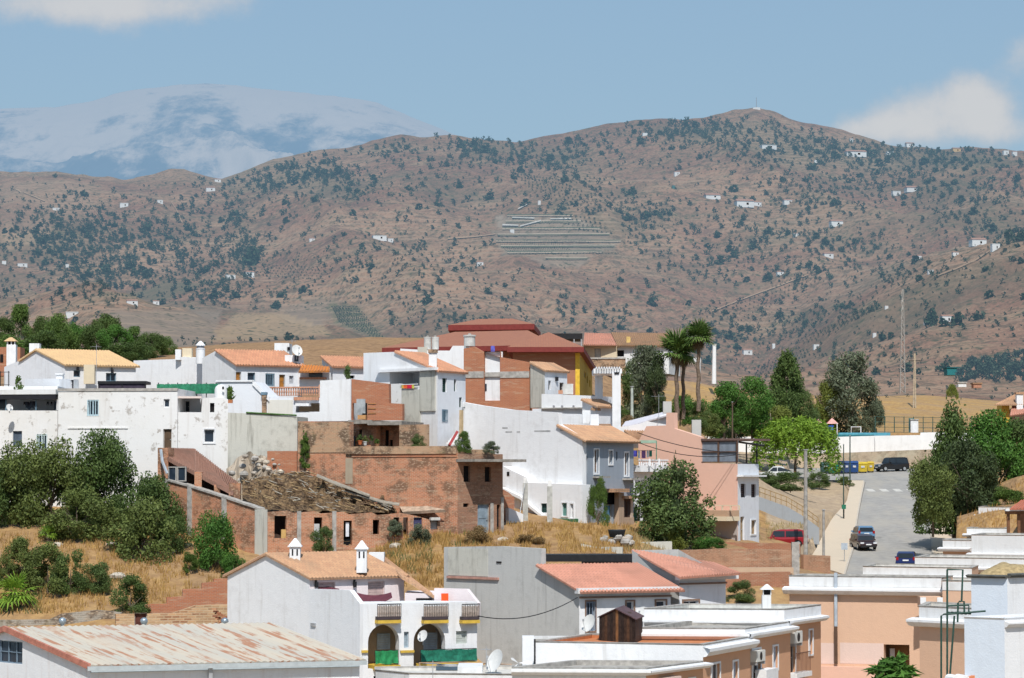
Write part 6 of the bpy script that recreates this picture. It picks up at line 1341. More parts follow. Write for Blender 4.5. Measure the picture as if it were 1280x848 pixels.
 c = P(587, 433, 214); k = 214/F; o = thing('water_tank', 'single round water tank on the brick party wall', 'tank', c, 'rooftop water tanks'); mb = MB(); mb.lathe(tuple(c), [(0, 0), (7*k, 0), (7*k, 12*k), (8*k, 12*k), (8*k, 14*k), (0, 14.6*k)], 18); mb.build('drum', plain('fibre cement', (.52, .51, .48), .9, .15), o); mb = MB(); mb.lathe((c.x, c.y, c.z+14.6*k), [(2*k, -.02), (2*k, .08), (0, .1)], 10); mb.build('lid', CONCD, o)
 t = thing('house', 'plain white upper storey behind the water tanks', 'house', base(565, 470, 213)); body(t, (500, 214), (580, 213), [(500, 436), (545, 438.5), (562, 438.5), (566, 432.5), (580, 432.5)], 480, depth=4, mat=WHITE); part_box(t, 'roof_step', plaster('old pale block', (.5, .47, .4), (.3, .28, .22)), 522, 534, 434, 442, 213.5, 2)
 # brick party walls
 t = thing('brick_party_wall', 'tall red brick party wall with white plastered gap', 'wall', base(620, 520, 211)); w, _ = body(t, (579.5, 211.2), (662, 209.6), [(579.5, 436), (592, 433.5), (605, 441), (625, 446.5), (662, 453)], 520, depth=.5, mat=REDBRICK, back=False, openF=[(605, 625, 439, 501, 'hole', dict(r=.3))])
 wi = Wall(w.A-w.n*.28, w.B-w.n*.28); wallbox(t, 'white_wall', WHITE, wi, 602, 628, 440, 503, -.1, 0); wallbox(t, 'window', DKGLASS, wi, 605.3, 608.5, 480, 489, .003, .04)
 for u0, u1 in ((579.6, 604.8), (625.2, 661.8)): wallbox(t, 'concrete_band', CONCD, w, u0, u1, 464.5, 472.5, .003, .05)
 wallbox(t, 'concrete_band', CONCD, w, 605.2, 624.8, 465.5, 471, -.26, -.1)
 o = thing('laundry', 'blue violet garment hung on the brick party wall top', 'laundry', P(616, 449, 212)); mb = MB(); box_px(mb, 613.5, 618.5, 432.5, 448, 212.2, .12); mb.build('garment', plain('violet cloth', (.12, .12, .45), .9, .3, 0, 4), o, bevel=.03); mb = MB(); mb.tube([P(612, 449, 212.1), P(612, 444, 212.1), P(624, 444, 212.1), P(624, 449, 212.1)], .03, 5); mb.build('rack', STEEL, o)
white_mid()
def school():
 t = thing('school_building', 'large orange brick building with dull red hipped roofs', 'building', base(690, 510, 245))
 z0 = Zof(434, 240); A, B, C, D = [XY(u, Y) for u, Y in ((634, 240), (730, 240), (746.5, 287), (652, 287))]; q = lambda p, z: (p[0], p[1], z)
 hip_roof(t, [q(A, z0), q(B, z0), q(C, z0), q(D, z0)], [q((A+B)/2*.80+(C+D)/2*.20, z0+1.75), q((A+B)/2*.25+(C+D)/2*.75, z0+1.75)], TILE_R, REDPAINT, .42)
 wa, wb_, wc = XY(641, 241.2), XY(724.5, 241.2), XY(740.5, 286); w = Wall(wa, wb_); mb = MB(); zb = Zof(515, 241); w.faces(mb, zb, [(0, z0-.1), (w.len, z0-.1)], []); mb.face([(*(wa), zb), (*(wa+(wc-wb_)), zb), (*(wa+(wc-wb_)), z0-.1), (*wa, z0-.1)]); mb.build('wall', SCHOOLBRICK, t)
 w2 = Wall(wb_, wc); mb = MB(); w2.faces(mb, zb, [(0, z0-.1), (w2.len, z0-.1)], opens_px(t, w2, [(730.5, 732.5, 465, 473, 'win', dict(col=BLUEW)), (733.5, 735, 470, 479, 'win', dict(col=BLUEW)), (736.5, 738, 475, 484, 'win', dict(col=BLUEW))], zb)); mb.build('wall', YELLOW, t)
 mb = MB(); w.box(mb, w.len-.35, w.len+.02, zb, z0-.45, .003, .06); mb.build('corner_pilaster', plain('bright ochre', (.68, .44, .05)), t)
 z1 = Zof(432.5, 258); E = [XY(u, Y) for u, Y in ((477, 262), (694, 256), (718, 285), (505, 290))]
 hip_roof(t, [q(p, z1) for p in E], [q(XY(568, 275), z1+2.15), q(XY(660, 272), z1+2.15)], TILE_R, REDPAINT, .45)
 mb = MB(); F4 = [XY(u, Y) for u, Y in ((486, 264), (690, 258), (708, 284), (512, 288))]; mb.hexa([q(p, z1-5) for p in F4], [q(p, z1-.2) for p in F4]); mb.build('wall', SCHOOLBRICK, t)
 z2 = Zof(406.5, 286); G = [XY(u, Y) for u, Y in ((560, 286), (668, 284), (676, 300), (566, 302))]; hip_roof(t, [q(p, z2) for p in G], [q(XY(598, 293), z2+1.0), q(XY(640, 292), z2+1.0)], TILE_R, REDPAINT, .55)
 mb = MB(); H = [XY(u, Y) for u, Y in ((567, 287), (664, 285.5), (670, 299), (571, 300))]; mb.hexa([q(p, z2-2.6) for p in H], [q(p, z2-.3) for p in H]); mb.build('wall', plain('brown red wall', (.25, .10, .07)), t)
 t = thing('canopy', 'black steel canopy on posts behind the red roofed building', 'canopy', P(705, 432, 305)); part_box(t, 'roof', BLACK, 678, 728, 417, 424, 305, 6)
 for u in (679, 690, 704, 717, 726): part_box(t, 'post', STEEL, u, u+1.2, 424, 436, 305, .2)
 t = thing('farm_house', 'cream house with red tiled roof left half of the long low row', 'house', P(745, 462, 310)); w, _ = body(t, (729, 311), (771, 310), [(729, 430), (771, 430.5)], 470, depth=8, mat=CREAM, openF=[(743, 751, 436, 449, 'door', dict(col=plain('pale grey door', (.5, .5, .46))))]); patch_px(t, (730.5, 416.5, 315), (764, 417.5, 315), (729, 431, 309.5), (771, 431.5, 309.5), TILE_P, rows=5)
 t = thing('farm_house', 'white house with old brown tiled roof right half of the long low row', 'house', P(800, 462, 310)); w, _ = body(t, (771.5, 310.2), (836, 309), [(771.5, 431), (836, 431)], 468, depth=8, mat=WHITE2, openF=[(771.5, 780, 438, 446, 'dark')]); patch_px(t, (764, 416, 315.5), (836, 417, 315), (771.5, 432, 309.5), (838, 432, 308.5), TILE_OLD, rows=5); part_box(t, 'roof_patch', plain('yellow patch', (.6, .42, .15)), 783, 788, 421, 429, 310.5, .3)
 t = thing('stone_wall', 'old stone terrace wall below the long low row', 'wall', P(760, 470, 304)); part_box(t, 'wall', RUBBRICK, 735, 782, 449, 470, 305, 1.2); part_box(t, 'parapet', CONCD, 735, 782, 447, 449, 304.9, 1.3)
school()
def terraces_mid():
 t = thing('house', 'small white rooftop house with cream lean-to behind big white wall', 'house', base(690, 510, 209)); w, wb = body(t, (663, 209.4), (681, 208), [(663, 453.5), (681, 463)], 510, C=(709, 210.5), mat=CONC2, mats=WHITE3, roof=(TILE_T, (0,)), ovh=.25, openB=[(685.5, 689, 476, 487.5, 'dark'), (699.5, 705, 478.5, 490, 'door', dict(col=plain('dark brown door', (.04, .025, .02))))])
 s, z = wb.hit(694.5, 474); mb = MB(); wb.box(mb, s-.08, s+.08, z-.15, z+.15, .01, .2); mb.build('wall_lamp', BLACK, t)
 t = thing('terrace_house', 'broad white terrace parapet with small water spouts', 'house', base(705, 520, 204)); w, _ = body(t, (677, 205), (741, 203), [(677, 492.5), (741, 495)], 522, depth=4, mat=WHITE)
 for u in (692.5, 703, 717): wallbox(t, 'water_spout', plain('grey spout', (.3, .3, .32)), w, u, u+1.2, 507, 510.5, .003, .2)
 wallbox(t, 'ledge', CONCD, w, 676, 741.5, 509.7, 511, .003, .3)
 wallbox(t, 'recess', WHITE3, w, 663, 677, 511, 522, -.5, -.3)
 part_box(t, 'water_cube', plain('cement cube', (.5, .49, .46)), 704, 716.5, 480, 493, 205.5, .9); part_box(t, 'planter', TILE_O, 698, 703.5, 488, 492.5, 204.8, .4)
 t = thing('house', 'little tan roofed house tucked behind the white pergola', 'house', base(750, 540, 200)); w, wb = body(t, (728, 201.2), (746, 199.5), [(728, 500), (746, 508)], 535, C=(768, 201), mat=WHITE, mats=WHITE3, roof=(TILE_T, (0,))); patch_px(t, (741, 508, 200.5), (748, 507.5, 200.5), (738, 511.5, 199.5), (751, 512, 199.5), TILE_T, rows=2)
 t = thing('terrace_wall', 'stepped white rooftop walls in front of the pergola', 'wall', base(720, 540, 198)); body(t, (698, 200), (728.5, 199), [(698, 517), (728.5, 518)], 540, depth=1, mat=WHITE); body(t, (700, 198), (757, 197), [(700, 528.5), (738, 531), (757, 533)], 548, depth=.6, mat=WHITE); part_box(t, 'pier', WHITE, 738, 748.5, 518, 545, 197.6, .6); part_box(t, 'pier', WHITE, 728, 738, 513, 530, 198.6, .5); part_box(t, 'planter_wall', plaster('brown earth render', (.35, .22, .14), (.2, .12, .08)), 749, 764, 530, 546, 198.6, .5)
 t = thing('pergola', 'tall white pergola with square pillars and slatted beam', 'pergola', P(765, 545, 199)); part_box(t, 'pillar', WHITE, 765.5, 776, 467, 545, 199, .6); part_box(t, 'pillar', WHITE3, 744, 753.5, 466, 505, 203.5, .5); part_box(t, 'beam', WHITE, 742, 777.5, 461, 467, 199.2, 4.2)
 part_box(t, 'lamp', VOID, 768, 774, 465.4, 467.6, 198.92, .06)
 for k in range(10): part_box(t, 'rafter', WHITE, 745+k*3.2, 746.4+k*3.2, 458.6, 461, 198.9, 4.8)
terraces_mid()
# ================================================================== CENTRE: big white wall, grey blue house, pink house
def grey_house():
 t = thing('grey_house', 'grey blue two storey house with tall blank white side wall', 'house', base(728, 655, 190))
 w, _ = body(t, (578, 197.2), (728, 189.8), [(578, 503), (600, 507), (640, 512.5), (698, 516), (698.5, 531), (728, 548)], 662, depth=.4, mat=WHITE)
 _, wb = body(t, (698, 191.4), (728, 189.9), [(698, 532.2), (728, 548.4)], 662, C=(792, 196.3), mat=WHITE, mats=GREYBLUE, roof=(TILE_T, (0,)), ovh=.55,
  openB=[(729.5, 734.5, 569, 591, 'win', dict(arch=.9, col=BLUEW)), (742.5, 748, 562, 592, 'shut', dict(sur=FRAMEW)), (761, 765.5, 563.5, 580.5, 'shut', dict(sur=FRAMEW)), (770, 772, 565, 576, 'dark', dict(sur=FRAMEW)), (780.5, 785.5, 566, 595, 'shut', dict(sur=FRAMEW)),
    (728.8, 732, 622, 654, 'dark'), (754.5, 766, 631, 659, 'door', dict(col=plain('blue metal door', (.10, .22, .34)))), (775.5, 786.5, 624, 647, 'bars', dict(col=plain('rust bars', (.10, .06, .045)))), (755, 774, 616, 631, 'dark')])
 for u0, u1, v in ((741, 752, 595.5), (778, 793, 598)):
  wallbox(t, 'balcony_slab', CONCD, wb, u0, u1, v, v+2.2, .003, .7)
 wallbox(t, 'door_canopy', TILE_T, wb, 756, 774, 611, 615.5, .003, .8); wallbox(t, 'pier', plaster('rough earth render', (.45, .33, .24), (.28, .2, .14), .6, .5), wb, 768, 774.5, 616, 662, .003, .35)
 wallbox(t, 'base_wall', plaster('rough earth render', (.45, .33, .24), (.28, .2, .14), .6, .5), wb, 774.6, 788.5, 647, 662, .003, .25); wallbox(t, 'window_surround', plaster('pinkish surround', (.5, .4, .33)), wb, 786.8, 789.5, 621, 648, .003, .12); wallbox(t, 'tile_cap', TILE_T, wb, 772, 790, 620, 623.5, .003, .55)
 wallbox(t, 'door_frame', plaster('cream frame', (.6, .55, .46)), wb, 732.4, 736, 620, 655, .003, .12)
 wallbox(t, 'eave_board', plain('brown eave', (.13, .09, .07)), wb, 728.2, 792, 549.8, 552.5, .003, .35)
 # lower sloping white additions against the blank wall
 wl = Wall(w.A+w.n*.9, w.B+w.n*.9); a = wl.hit(629, 583)[0]; b = wl.hit(727, 604)[0]; mb = MB(); pts = [wl.hit(u, v) for u, v in ((629, 583), (640, 588.5), (658, 597), (660, 603.5), (727, 606))]
 wl.faces(mb, wl.hit(640, 662)[1], pts, opens_px(t, wl, [(676, 683.5, 629.5, 641, 'shut', dict(col=plain('dark green shutter', (.02, .05, .045)))), (702.5, 709, 629, 645, 'shut', dict(col=plain('green grey glass', (.12, .25, .22)), sur=FRAMEW)), (713, 717, 630, 648, 'win', dict(sur=FRAMEW))], wl.hit(640, 662)[1]))
 n3 = Vector((w.n[0], w.n[1], 0))*-.9
 for (s0, z0), (s1, z1) in zip(pts[:-1], pts[1:]): mb.face([wl.pt(s0, z0), wl.pt(s1, z1), wl.pt(s1, z1)+n3, wl.pt(s0, z0)+n3])
 for s, z in (pts[0], pts[-1]): mb.face([wl.pt(s, wl.hit(640, 662)[1]), wl.pt(s, z), wl.pt(s, z)+n3, wl.pt(s, wl.hit(640, 662)[1])+n3])
 mb.build('lower_wall', WHITE, t)
 wallbox(t, 'green_base', plain('green base paint', (.05, .15, .07)), wl, 692, 723, 648.5, 653, .003, .05)
 mb = MB(); pts2 = [(u, v) for u, v in ((632, 611), (655, 622), (668, 634), (682, 645))]
 for (u0, v0), (u1, v1) in zip(pts2[:-1], pts2[1:]):
  p, q = wl.pt(*wl.hit(u0, v0), .02), wl.pt(*wl.hit(u1, v1), .02); mb.obox(p-Vector((0, 0, .12)), q-p, Vector((w.n[0], w.n[1], 0))*.4, Vector((0, 0, .2)))
 mb.build('sloping_coping', WHITE, t)
 for k, (u, v, L) in enumerate(((628, 536, .5), (632, 541, .6), (646, 541, .3), (668, 540, .6), (676, 540, .7), (684, 540, .3), (700, 539, .4))): mb = MB(); s, z = w.hit(u, v); w.box(mb, s, s+L, z, z+.1, .002, .012); mb.build('plaster_scar', plain('bare grey scar', (.4, .4, .4)), t)
 wallbox(t, 'vent_hole', VOID, w, 645, 648, 590, 595, .91, .93)
 # left strip with stair
 wallbox(t, 'drain_pipe', plain('tan pipe', (.45, .34, .2)), Wall(XY(560, 195.5), XY(590, 198)), 566.5, 569.5, 513, 548, .5, .65)
 o = thing('stair', 'white outside stair with red treads left of the blank wall', 'stair', P(565, 556, 194))
 for k in range(6): part_box(o, 'step', WHITE, 569-k*2.2, 573-k*2.2, 540+k*2.6, 556, 195-k*.3, .8)
 mb = MB(); mb.tube([P(561.5, 557, 192.8), P(571.5, 540, 193.6)], .13, 4); mb.build('red_stringer', plain('red step', (.3, .05, .05)), o)
 o = thing('railing', 'thin dark rail frame at top of the white outside stair', 'railing', P(584, 530, 197)); mb = MB(); mb.tube([P(578, 526, 197), P(578.5, 509.5, 197), P(591, 509.5, 197.2), P(590, 524, 197.2)], .035, 5); mb.build('frame', plain('dark blue rail', (.05, .08, .1)), o); mb = MB()
 for u in (579, 582, 585, 588): mb.tube([P(u, 524, 197), P(u, 512+1, 197)], .02, 4)
 mb.build('bars', FRAMEW, o)
 for k, (u0, u1, v0, v1, lab) in enumerate(((653.5, 660, 604, 653, 'left cement gate pillar by the blank white wall'), (684, 690.5, 608, 653, 'right cement gate pillar by the blank white wall'))):
  o = thing('pillar', lab, 'pillar', P(657, 653, 187), 'cement gate pillars'); part_box(o, 'shaft', plain('rough cement', (.42, .42, .39), .95, .2), u0, u1, v0, v1+3, 188-k*1.2, .35); part_box(o, 'old_plaster', plain('thin white wash', (.68, .68, .66)), u0+1, u1-1, v0-7, v0-.1, 188.05-k*1.2, .25)
 o = thing('wire_brace', 'thin leaning prop beside the left gate pillar', 'prop', P(650, 648, 187.5)); mb = MB(); mb.tube([P(649, 648, 187.3), P(656, 605, 187.8)], .03, 5); mb.build('rod', STEEL, o); mb = MB(); mb.box(P(649, 648, 187.3), (.2, .2, .08)); mb.build('foot', CONCD, o)
 t = thing('brick_wall', 'broken brick end wall beside the white sloping wall', 'wall', base(635, 655, 186)); body(t, (629, 187), (643, 187.5), [(629, 612), (636, 616), (643, 622)], 660, depth=.4, mat=REDBRICK); body(t, (636, 186.6), (654, 187.2), [(636, 635), (654, 643)], 660, depth=.4, mat=WHITE)
grey_house()
def narrow_house():
 t = thing('house', 'narrow white house with green door between grey and pink houses', 'house', base(805, 665, 198))
 w, _ = body(t, (788.5, 197.5), (825, 199.5), [(788.5, 590), (825, 590)], 672, depth=7, mat=WHITE3, openF=[(790, 799, 634, 662, 'door', dict(col=plain('bottle green door', (.02, .08, .05)))), (803.5, 819.5, 634, 662, 'hole', dict(r=.4)), (793, 797, 611, 622, 'dark')])
 wi = Wall(w.A-w.n*.5, w.B-w.n*.5); wallbox(t, 'shutter_box', plain('pale roller', (.6, .62, .64)), wi, 802, 820, 634, 645, .0, .05); wallbox(t, 'door', plain('dark green metal', (.03, .07, .06)), wi, 811.5, 818.5, 645, 664, .0, .05); wallbox(t, 'inner_wall', plain('grey inner wall', (.35, .37, .4)), wi, 802, 821, 634, 664, -.06, -.01)
 wallbox(t, 'window_ledge', FRAMEW, w, 803, 820, 631.5, 634, .003, .15)
 wallbox(t, 'balcony_floor', WHITE, w, 789, 824, 582, 590, -.3, .9)
 o = thing('balustrade', 'white balustrade below the washing line', 'balustrade', P(806, 583, 197)); w2 = Wall(w.A+w.n*.75, w.B+w.n*.75); z0, z1 = w2.hit(806, 583)[1], w2.hit(806, 574.5)[1]
 mb = MB(); w2.box(mb, 0, w2.len, z1-.08, z1, -.08, .08); w2.box(mb, 0, w2.len, z0, z0+.06, -.08, .08); mb.build('rail', WHITE, o)
 for k in range(16): q = w2.pt(w2.len*(k+.5)/16, z0+.06); h = z1-z0-.14; mb = MB(); mb.lathe(tuple(q), [(.045, 0), (.06, h*.4), (.03, h*.7), (.05, h)], 6); mb.build('baluster', WHITE, o)
 for u in (789.5, 812, 824): part_box(o, 'pier', WHITE, u-1, u+1, 573.5, 583, 197, .15)
 o = thing('clothes_line', 'blue, purple and white washing under green awning frame', 'laundry', P(806, 573, 198.2)); mb = MB(); mb.tube([P(789, 563.5, 198.3), P(819, 563, 198.3)], .012, 4); mb.build('line', BLACK, o)
 for u0, u1, v1, c in ((790.5, 796.5, 571, (.05, .05, .28)), (797.5, 800, 573, (.6, .64, .66)), (802, 807, 573, (.25, .12, .28)), (808.5, 811, 572, (.6, .64, .66)), (811.5, 815, 571, (.03, .22, .16))): part_box(o, 'garment', plain('cloth %.2f %.2f' % (c[0], c[2]), c, .9, .25, 0, 4), u0, u1, 563.5, v1, 198.28, .05)
 o = thing('awning', 'green rolled awning over the washing line', 'awning', P(806, 575, 198)); part_box(o, 'canopy', plain('pale green canvas', (.30, .42, .32)), 797, 820, 550.5, 554, 197.2, 2); mb = MB(); mb.tube([P(820.5, 575, 197), P(820.5, 551, 197)], .035, 6); mb.build('post', plain('green post', (.1, .25, .18)), o)
narrow_house()
def pink_house():
 t = thing('pink_house', 'pink house with white street front and glazed roof porch', 'house', base(922, 672, 200))
 w = Wall(XY(798, 205.3), XY(922, 199.5)); Yk = float(w.pt(w.hit(876, 560)[0], 0).y)
 body(t, (798, 205.3), (876, Yk), [(798, 552), (808, 533), (832.5, 532), (833, 516), (842.5, 516), (843, 536), (876, 546.5)], 680, depth=.4, mat=PINK, back=False, openF=[(838, 864, 655, 672, 'hole', dict(r=.38))])
 _, wb = body(t, (876, Yk), (922, 199.5), [(876, 579), (922, 580)], 680, C=(948.5, 203.5), mat=PINK, mats=WHITE3, openF=[(886, 891, 658, 670, 'win', {}), (912, 917, 658, 671, 'win', {})],
  openB=[(926, 932, 605, 622, 'shut', dict(col=plain('dark brown shutter', (.05, .03, .03)))), (939, 945, 605.5, 622, 'shut', dict(col=plain('dark brown shutter', (.05, .03, .03)))), (925.5, 930.5, 646, 677, 'door', dict(col=plain('honey door', (.35, .22, .09)))), (938.5, 944.5, 650.5, 668, 'shut', dict(col=plain('tan blind', (.36, .26, .16)), sur=FRAMEW))])
 # roof porch glazing
 z0 = w.hit(898, 578)[1]; s0, s1, zz0, zz1 = w.rect(874.5, 921, 551, 578.5); mb = MB(); ring(w, mb, s0, s1, zz0, zz1, .07, -.15, -.05); sm = w.hit(897, 565)[0]; w.box(mb, sm-.05, sm+.05, zz0, zz1, -.15, -.05); s = w.hit(897, 565)[1]; w.box(mb, s0, s1, s-.04, s+.04, -.15, -.06); fo = mb.build('window', plain('brown porch frame', (.12, .07, .05)), t)
 mb = MB(); w.box(mb, s0, s1, zz0, zz1, -.2, -.16); mb.build('pane', plain('smoky plastic glazing', (.20, .23, .27), .3, .15), fo)
 a, b, c, d = P(874, 547, 203), P(906, 551, 200.6), P(955, 556.5, 203.5), P(906, 550, 209); mb = MB(); mb.obox(w.pt(s0, zz1), w.pt(s1, zz1)-w.pt(s0, zz1), Vector((-w.n[0], -w.n[1], 0))*4, Vector((0, 0, .15))); mb.build('porch_roof', plain('brown porch roof', (.14, .09, .075)), t)
 mb = MB(); mb.tube([P(906, 550, 201), P(955, 557.5, 204.5)], .07, 6); mb.tube([P(922, 553, 199.7), P(949, 557, 204.8)], .05, 6); mb.build('canopy_frame', BLACK, t)
 for u, Y in ((920.5, 199.7), (933, 202), (946, 204.8)): mb = MB(); mb.tube([P(u, 581, Y), P(u, 554, Y)], .06, 6); mb.build('canopy_post', BLACK, t)
 wz = wb.hit(924, 594)[1]; mb = MB(); wb.box(mb, -.2, wb.len+.3, wz-.12, wz, .003, .5); mb.build('ledge', WHITE, t)
 railing(t, 'roof_rail', (922.5, 199.8), (948, 205), 568, 580, BLACK, .35)
 # chimneys
 for u0, u1, v0, v1, Y in ((829, 839.5, 502, 517, 206.8), (865, 876.5, 525, 546, 204.2)): part_box(t, 'chimney', plaster('grey chimney', (.5, .49, .46), (.3, .28, .25), .4, .4), u0, u1, v0, v1, Y, .6)
 # balcony extension at the street end
 wallbox(t, 'balcony_wall', plaster('sandy brick balcony', (.45, .30, .20), (.35, .24, .16)), w, 880, 924, 638, 645.5, .003, 1.4); wallbox(t, 'balcony_slab', CREAM, w, 878, 924.5, 645.5, 651, .003, 1.5); wallbox(t, 'ground_wall', plaster('grey mauve wall', (.42, .38, .36), (.3, .27, .25)), w, 880, 922, 651, 680, .003, .02)
 o = thing('railing', 'pale balcony rail at the foot of the pink house', 'railing', P(905, 638, 199)); w2 = Wall(w.A+w.n*1.3, w.B+w.n*1.3); s0, s1, z0, z1 = w2.rect(882, 924, 631.5, 638); mb = MB(); w2.box(mb, s0, s1, z1-.06, z1, -.04, .04); mb.build('rail', CREAM, o)
 for k in range(5): s = s0+(s1-s0)*k/4; mb = MB(); w2.box(mb, s-.05, s+.05, z0, z1-.06, -.04, .04); mb.build('post', CREAM, o)
 t = thing('house', 'low white house with tan tiled roof behind the pink gable', 'house', base(800, 560, 214)); body(t, (776, 210.8), (834, 210), [(776, 534), (800, 530), (834, 516.5)], 560, depth=.8, mat=WHITE); patch_px(t, (782, 527, 219), (834, 514, 217), (776, 535, 211.5), (834, 519, 209.5), plain('pale lilac roof', (.6, .58, .62), .8, .08), corr=False, rows=2); patch_px(t, (775, 534, 212), (812, 534.5, 212), (797, 553, 206.5), (806, 549, 206.5), TILE_T, rows=4)
 antenna(823.5, 493, 530, 209, 'aerial in front of the low white house beside the pink gable', n=4, w=.8)
pink_house()
cable([(797, 541, 196), (922, 566, 199.3)], 'upper cable strung across the pink wall', .025, .3, group='overhead cables'); cable([(797, 553, 196), (925, 568, 199.3)], 'lower cable strung across the pink wall', .025, .5, group='overhead cables')
cable([(597, 770, 150.8), (722, 747, 157.5)], 'cable sagging across the grey cement wall', .025, .55, group='overhead cables')
# ---------------------------------------------------------------- brick terraces below the pink house
def brick_terraces():
 t = thing('retaining_wall', 'long upper brick retaining wall below the pink house', 'wall', base(900, 715, 187)); body(t, (800, 182.5), (990, 183.5), [(800, 689), (870, 687.5), (905, 686), (990, 688)], 716, depth=.6, mat=brick('terrace brick', (.40, .19, .11), (.34, .16, .09), (.40, .28, .19), .4, 1.0)); part_box(t, 'ledge', plaster('earth ledge', (.50, .36, .25), (.35, .24, .16), .5, .3), 810, 992, 710, 717, 182.2, .8)
 t = thing('retaining_wall', 'short lower red brick wall beside the long terrace', 'wall', base(935, 745, 180)); body(t, (905, 178.3), (988, 178.6), [(905, 716), (988, 715)], 760, depth=.6, mat=brick('terrace brick red', (.38, .15, .085), (.32, .125, .07), (.36, .23, .15), .2, 1.0))
 t = thing('retaining_wall', 'brick parapet at the street end with cement post', 'wall', base(1010, 715, 190)); body(t, (900, 196), (1000, 195), [(900, 678), (1000, 680)], 692, depth=.4, mat=brick('terrace brick red', (.38, .15, .085), (.32, .125, .07), (.36, .23, .15), .2, 1.0)); body(t, (1004, 189), (1038, 190), [(1004, 693.5), (1038, 695)], 725, depth=.4, mat=brick('terrace brick', (.40, .19, .11), (.34, .16, .09), (.40, .28, .19), .4, 1.0)); part_box(t, 'cement_post', CONCD, 990, 999.5, 678, 724, 183.4, .5)
 t = thing('cement_wall', 'low grey cement wall in the dry bank right of the rubble', 'wall', base(800, 692, 183)); body(t, (752, 184), (840, 185.5), [(752, 679), (840, 677)], 700, depth=.3, mat=CONC2)
 t = thing('cement_wall', 'low grey cement block wall under the dry bank beside the canopy', 'wall', base(735, 692, 178)); body(t, (726, 179), (778, 178.5), [(726, 680), (745, 684), (778, 684)], 704, depth=.3, mat=CONC2)
 t = thing('stone_wall', 'tumbled grey stone retaining wall behind the tin roofed shed', 'wall', base(60, 785, 164)); body(t, (-60, 164), (152, 164.5), [(-60, 776), (60, 775), (75, 768), (120, 763), (152, 766)], 795, depth=.6, mat=brick('grey rubble', (.34, .30, .25), (.27, .24, .2), (.4, .36, .3), 1., 1.3, .3))
 t = thing('stepped_brick_wall', 'stepped red brick wall left of the white gable', 'wall', base(230, 790, 164)); RB = REDBRICK
 body(t, (180, 166), (287, 167), [(180, 763), (181, 756), (208, 755), (208.5, 747), (228, 746), (228.5, 737), (252, 736), (252.5, 729), (267, 728), (267.5, 724), (287, 723)], 795, depth=.4, mat=RB);
 w, _ = body(t, (146, 163.5), (287, 165), [(146, 768), (215, 767), (245, 757), (287, 756)], 795, depth=.5, mat=brick('pale chequer brick', (.54, .33, .18), (.25, .11, .055), (.5, .38, .25), .15, 1.7), openF=[(168, 184, 766.5, 792, 'door', dict(col=plain('rusty door', (.10, .035, .025))))])
 t = thing('brick_heap', 'pile of red bricks against the white gable wall', 'bricks', base(300, 790, 163)); rj = random.Random(3)
 for k in range(90):
  x = rj.random(); v = 786-(1-x)*26*rj.random(); c = P(268+x*42, v, 162.6-rj.random()*.5); mb = MB(); mb.box(c, (.28, .14, .1), rj.random()*3); mb.build('brick', plain('loose brick %d' % (k % 3), [(.36, .15, .08), (.42, .22, .12), (.28, .12, .07)][k % 3], .9, .2), t)
 t = thing('garden_wall', 'low red brick wall at the left of the white gable', 'wall', base(290, 750, 166)); body(t, (262, 168), (288, 168.5), [(262, 728), (288, 726)], 760, depth=.3, mat=REDBRICK)
brick_terraces()
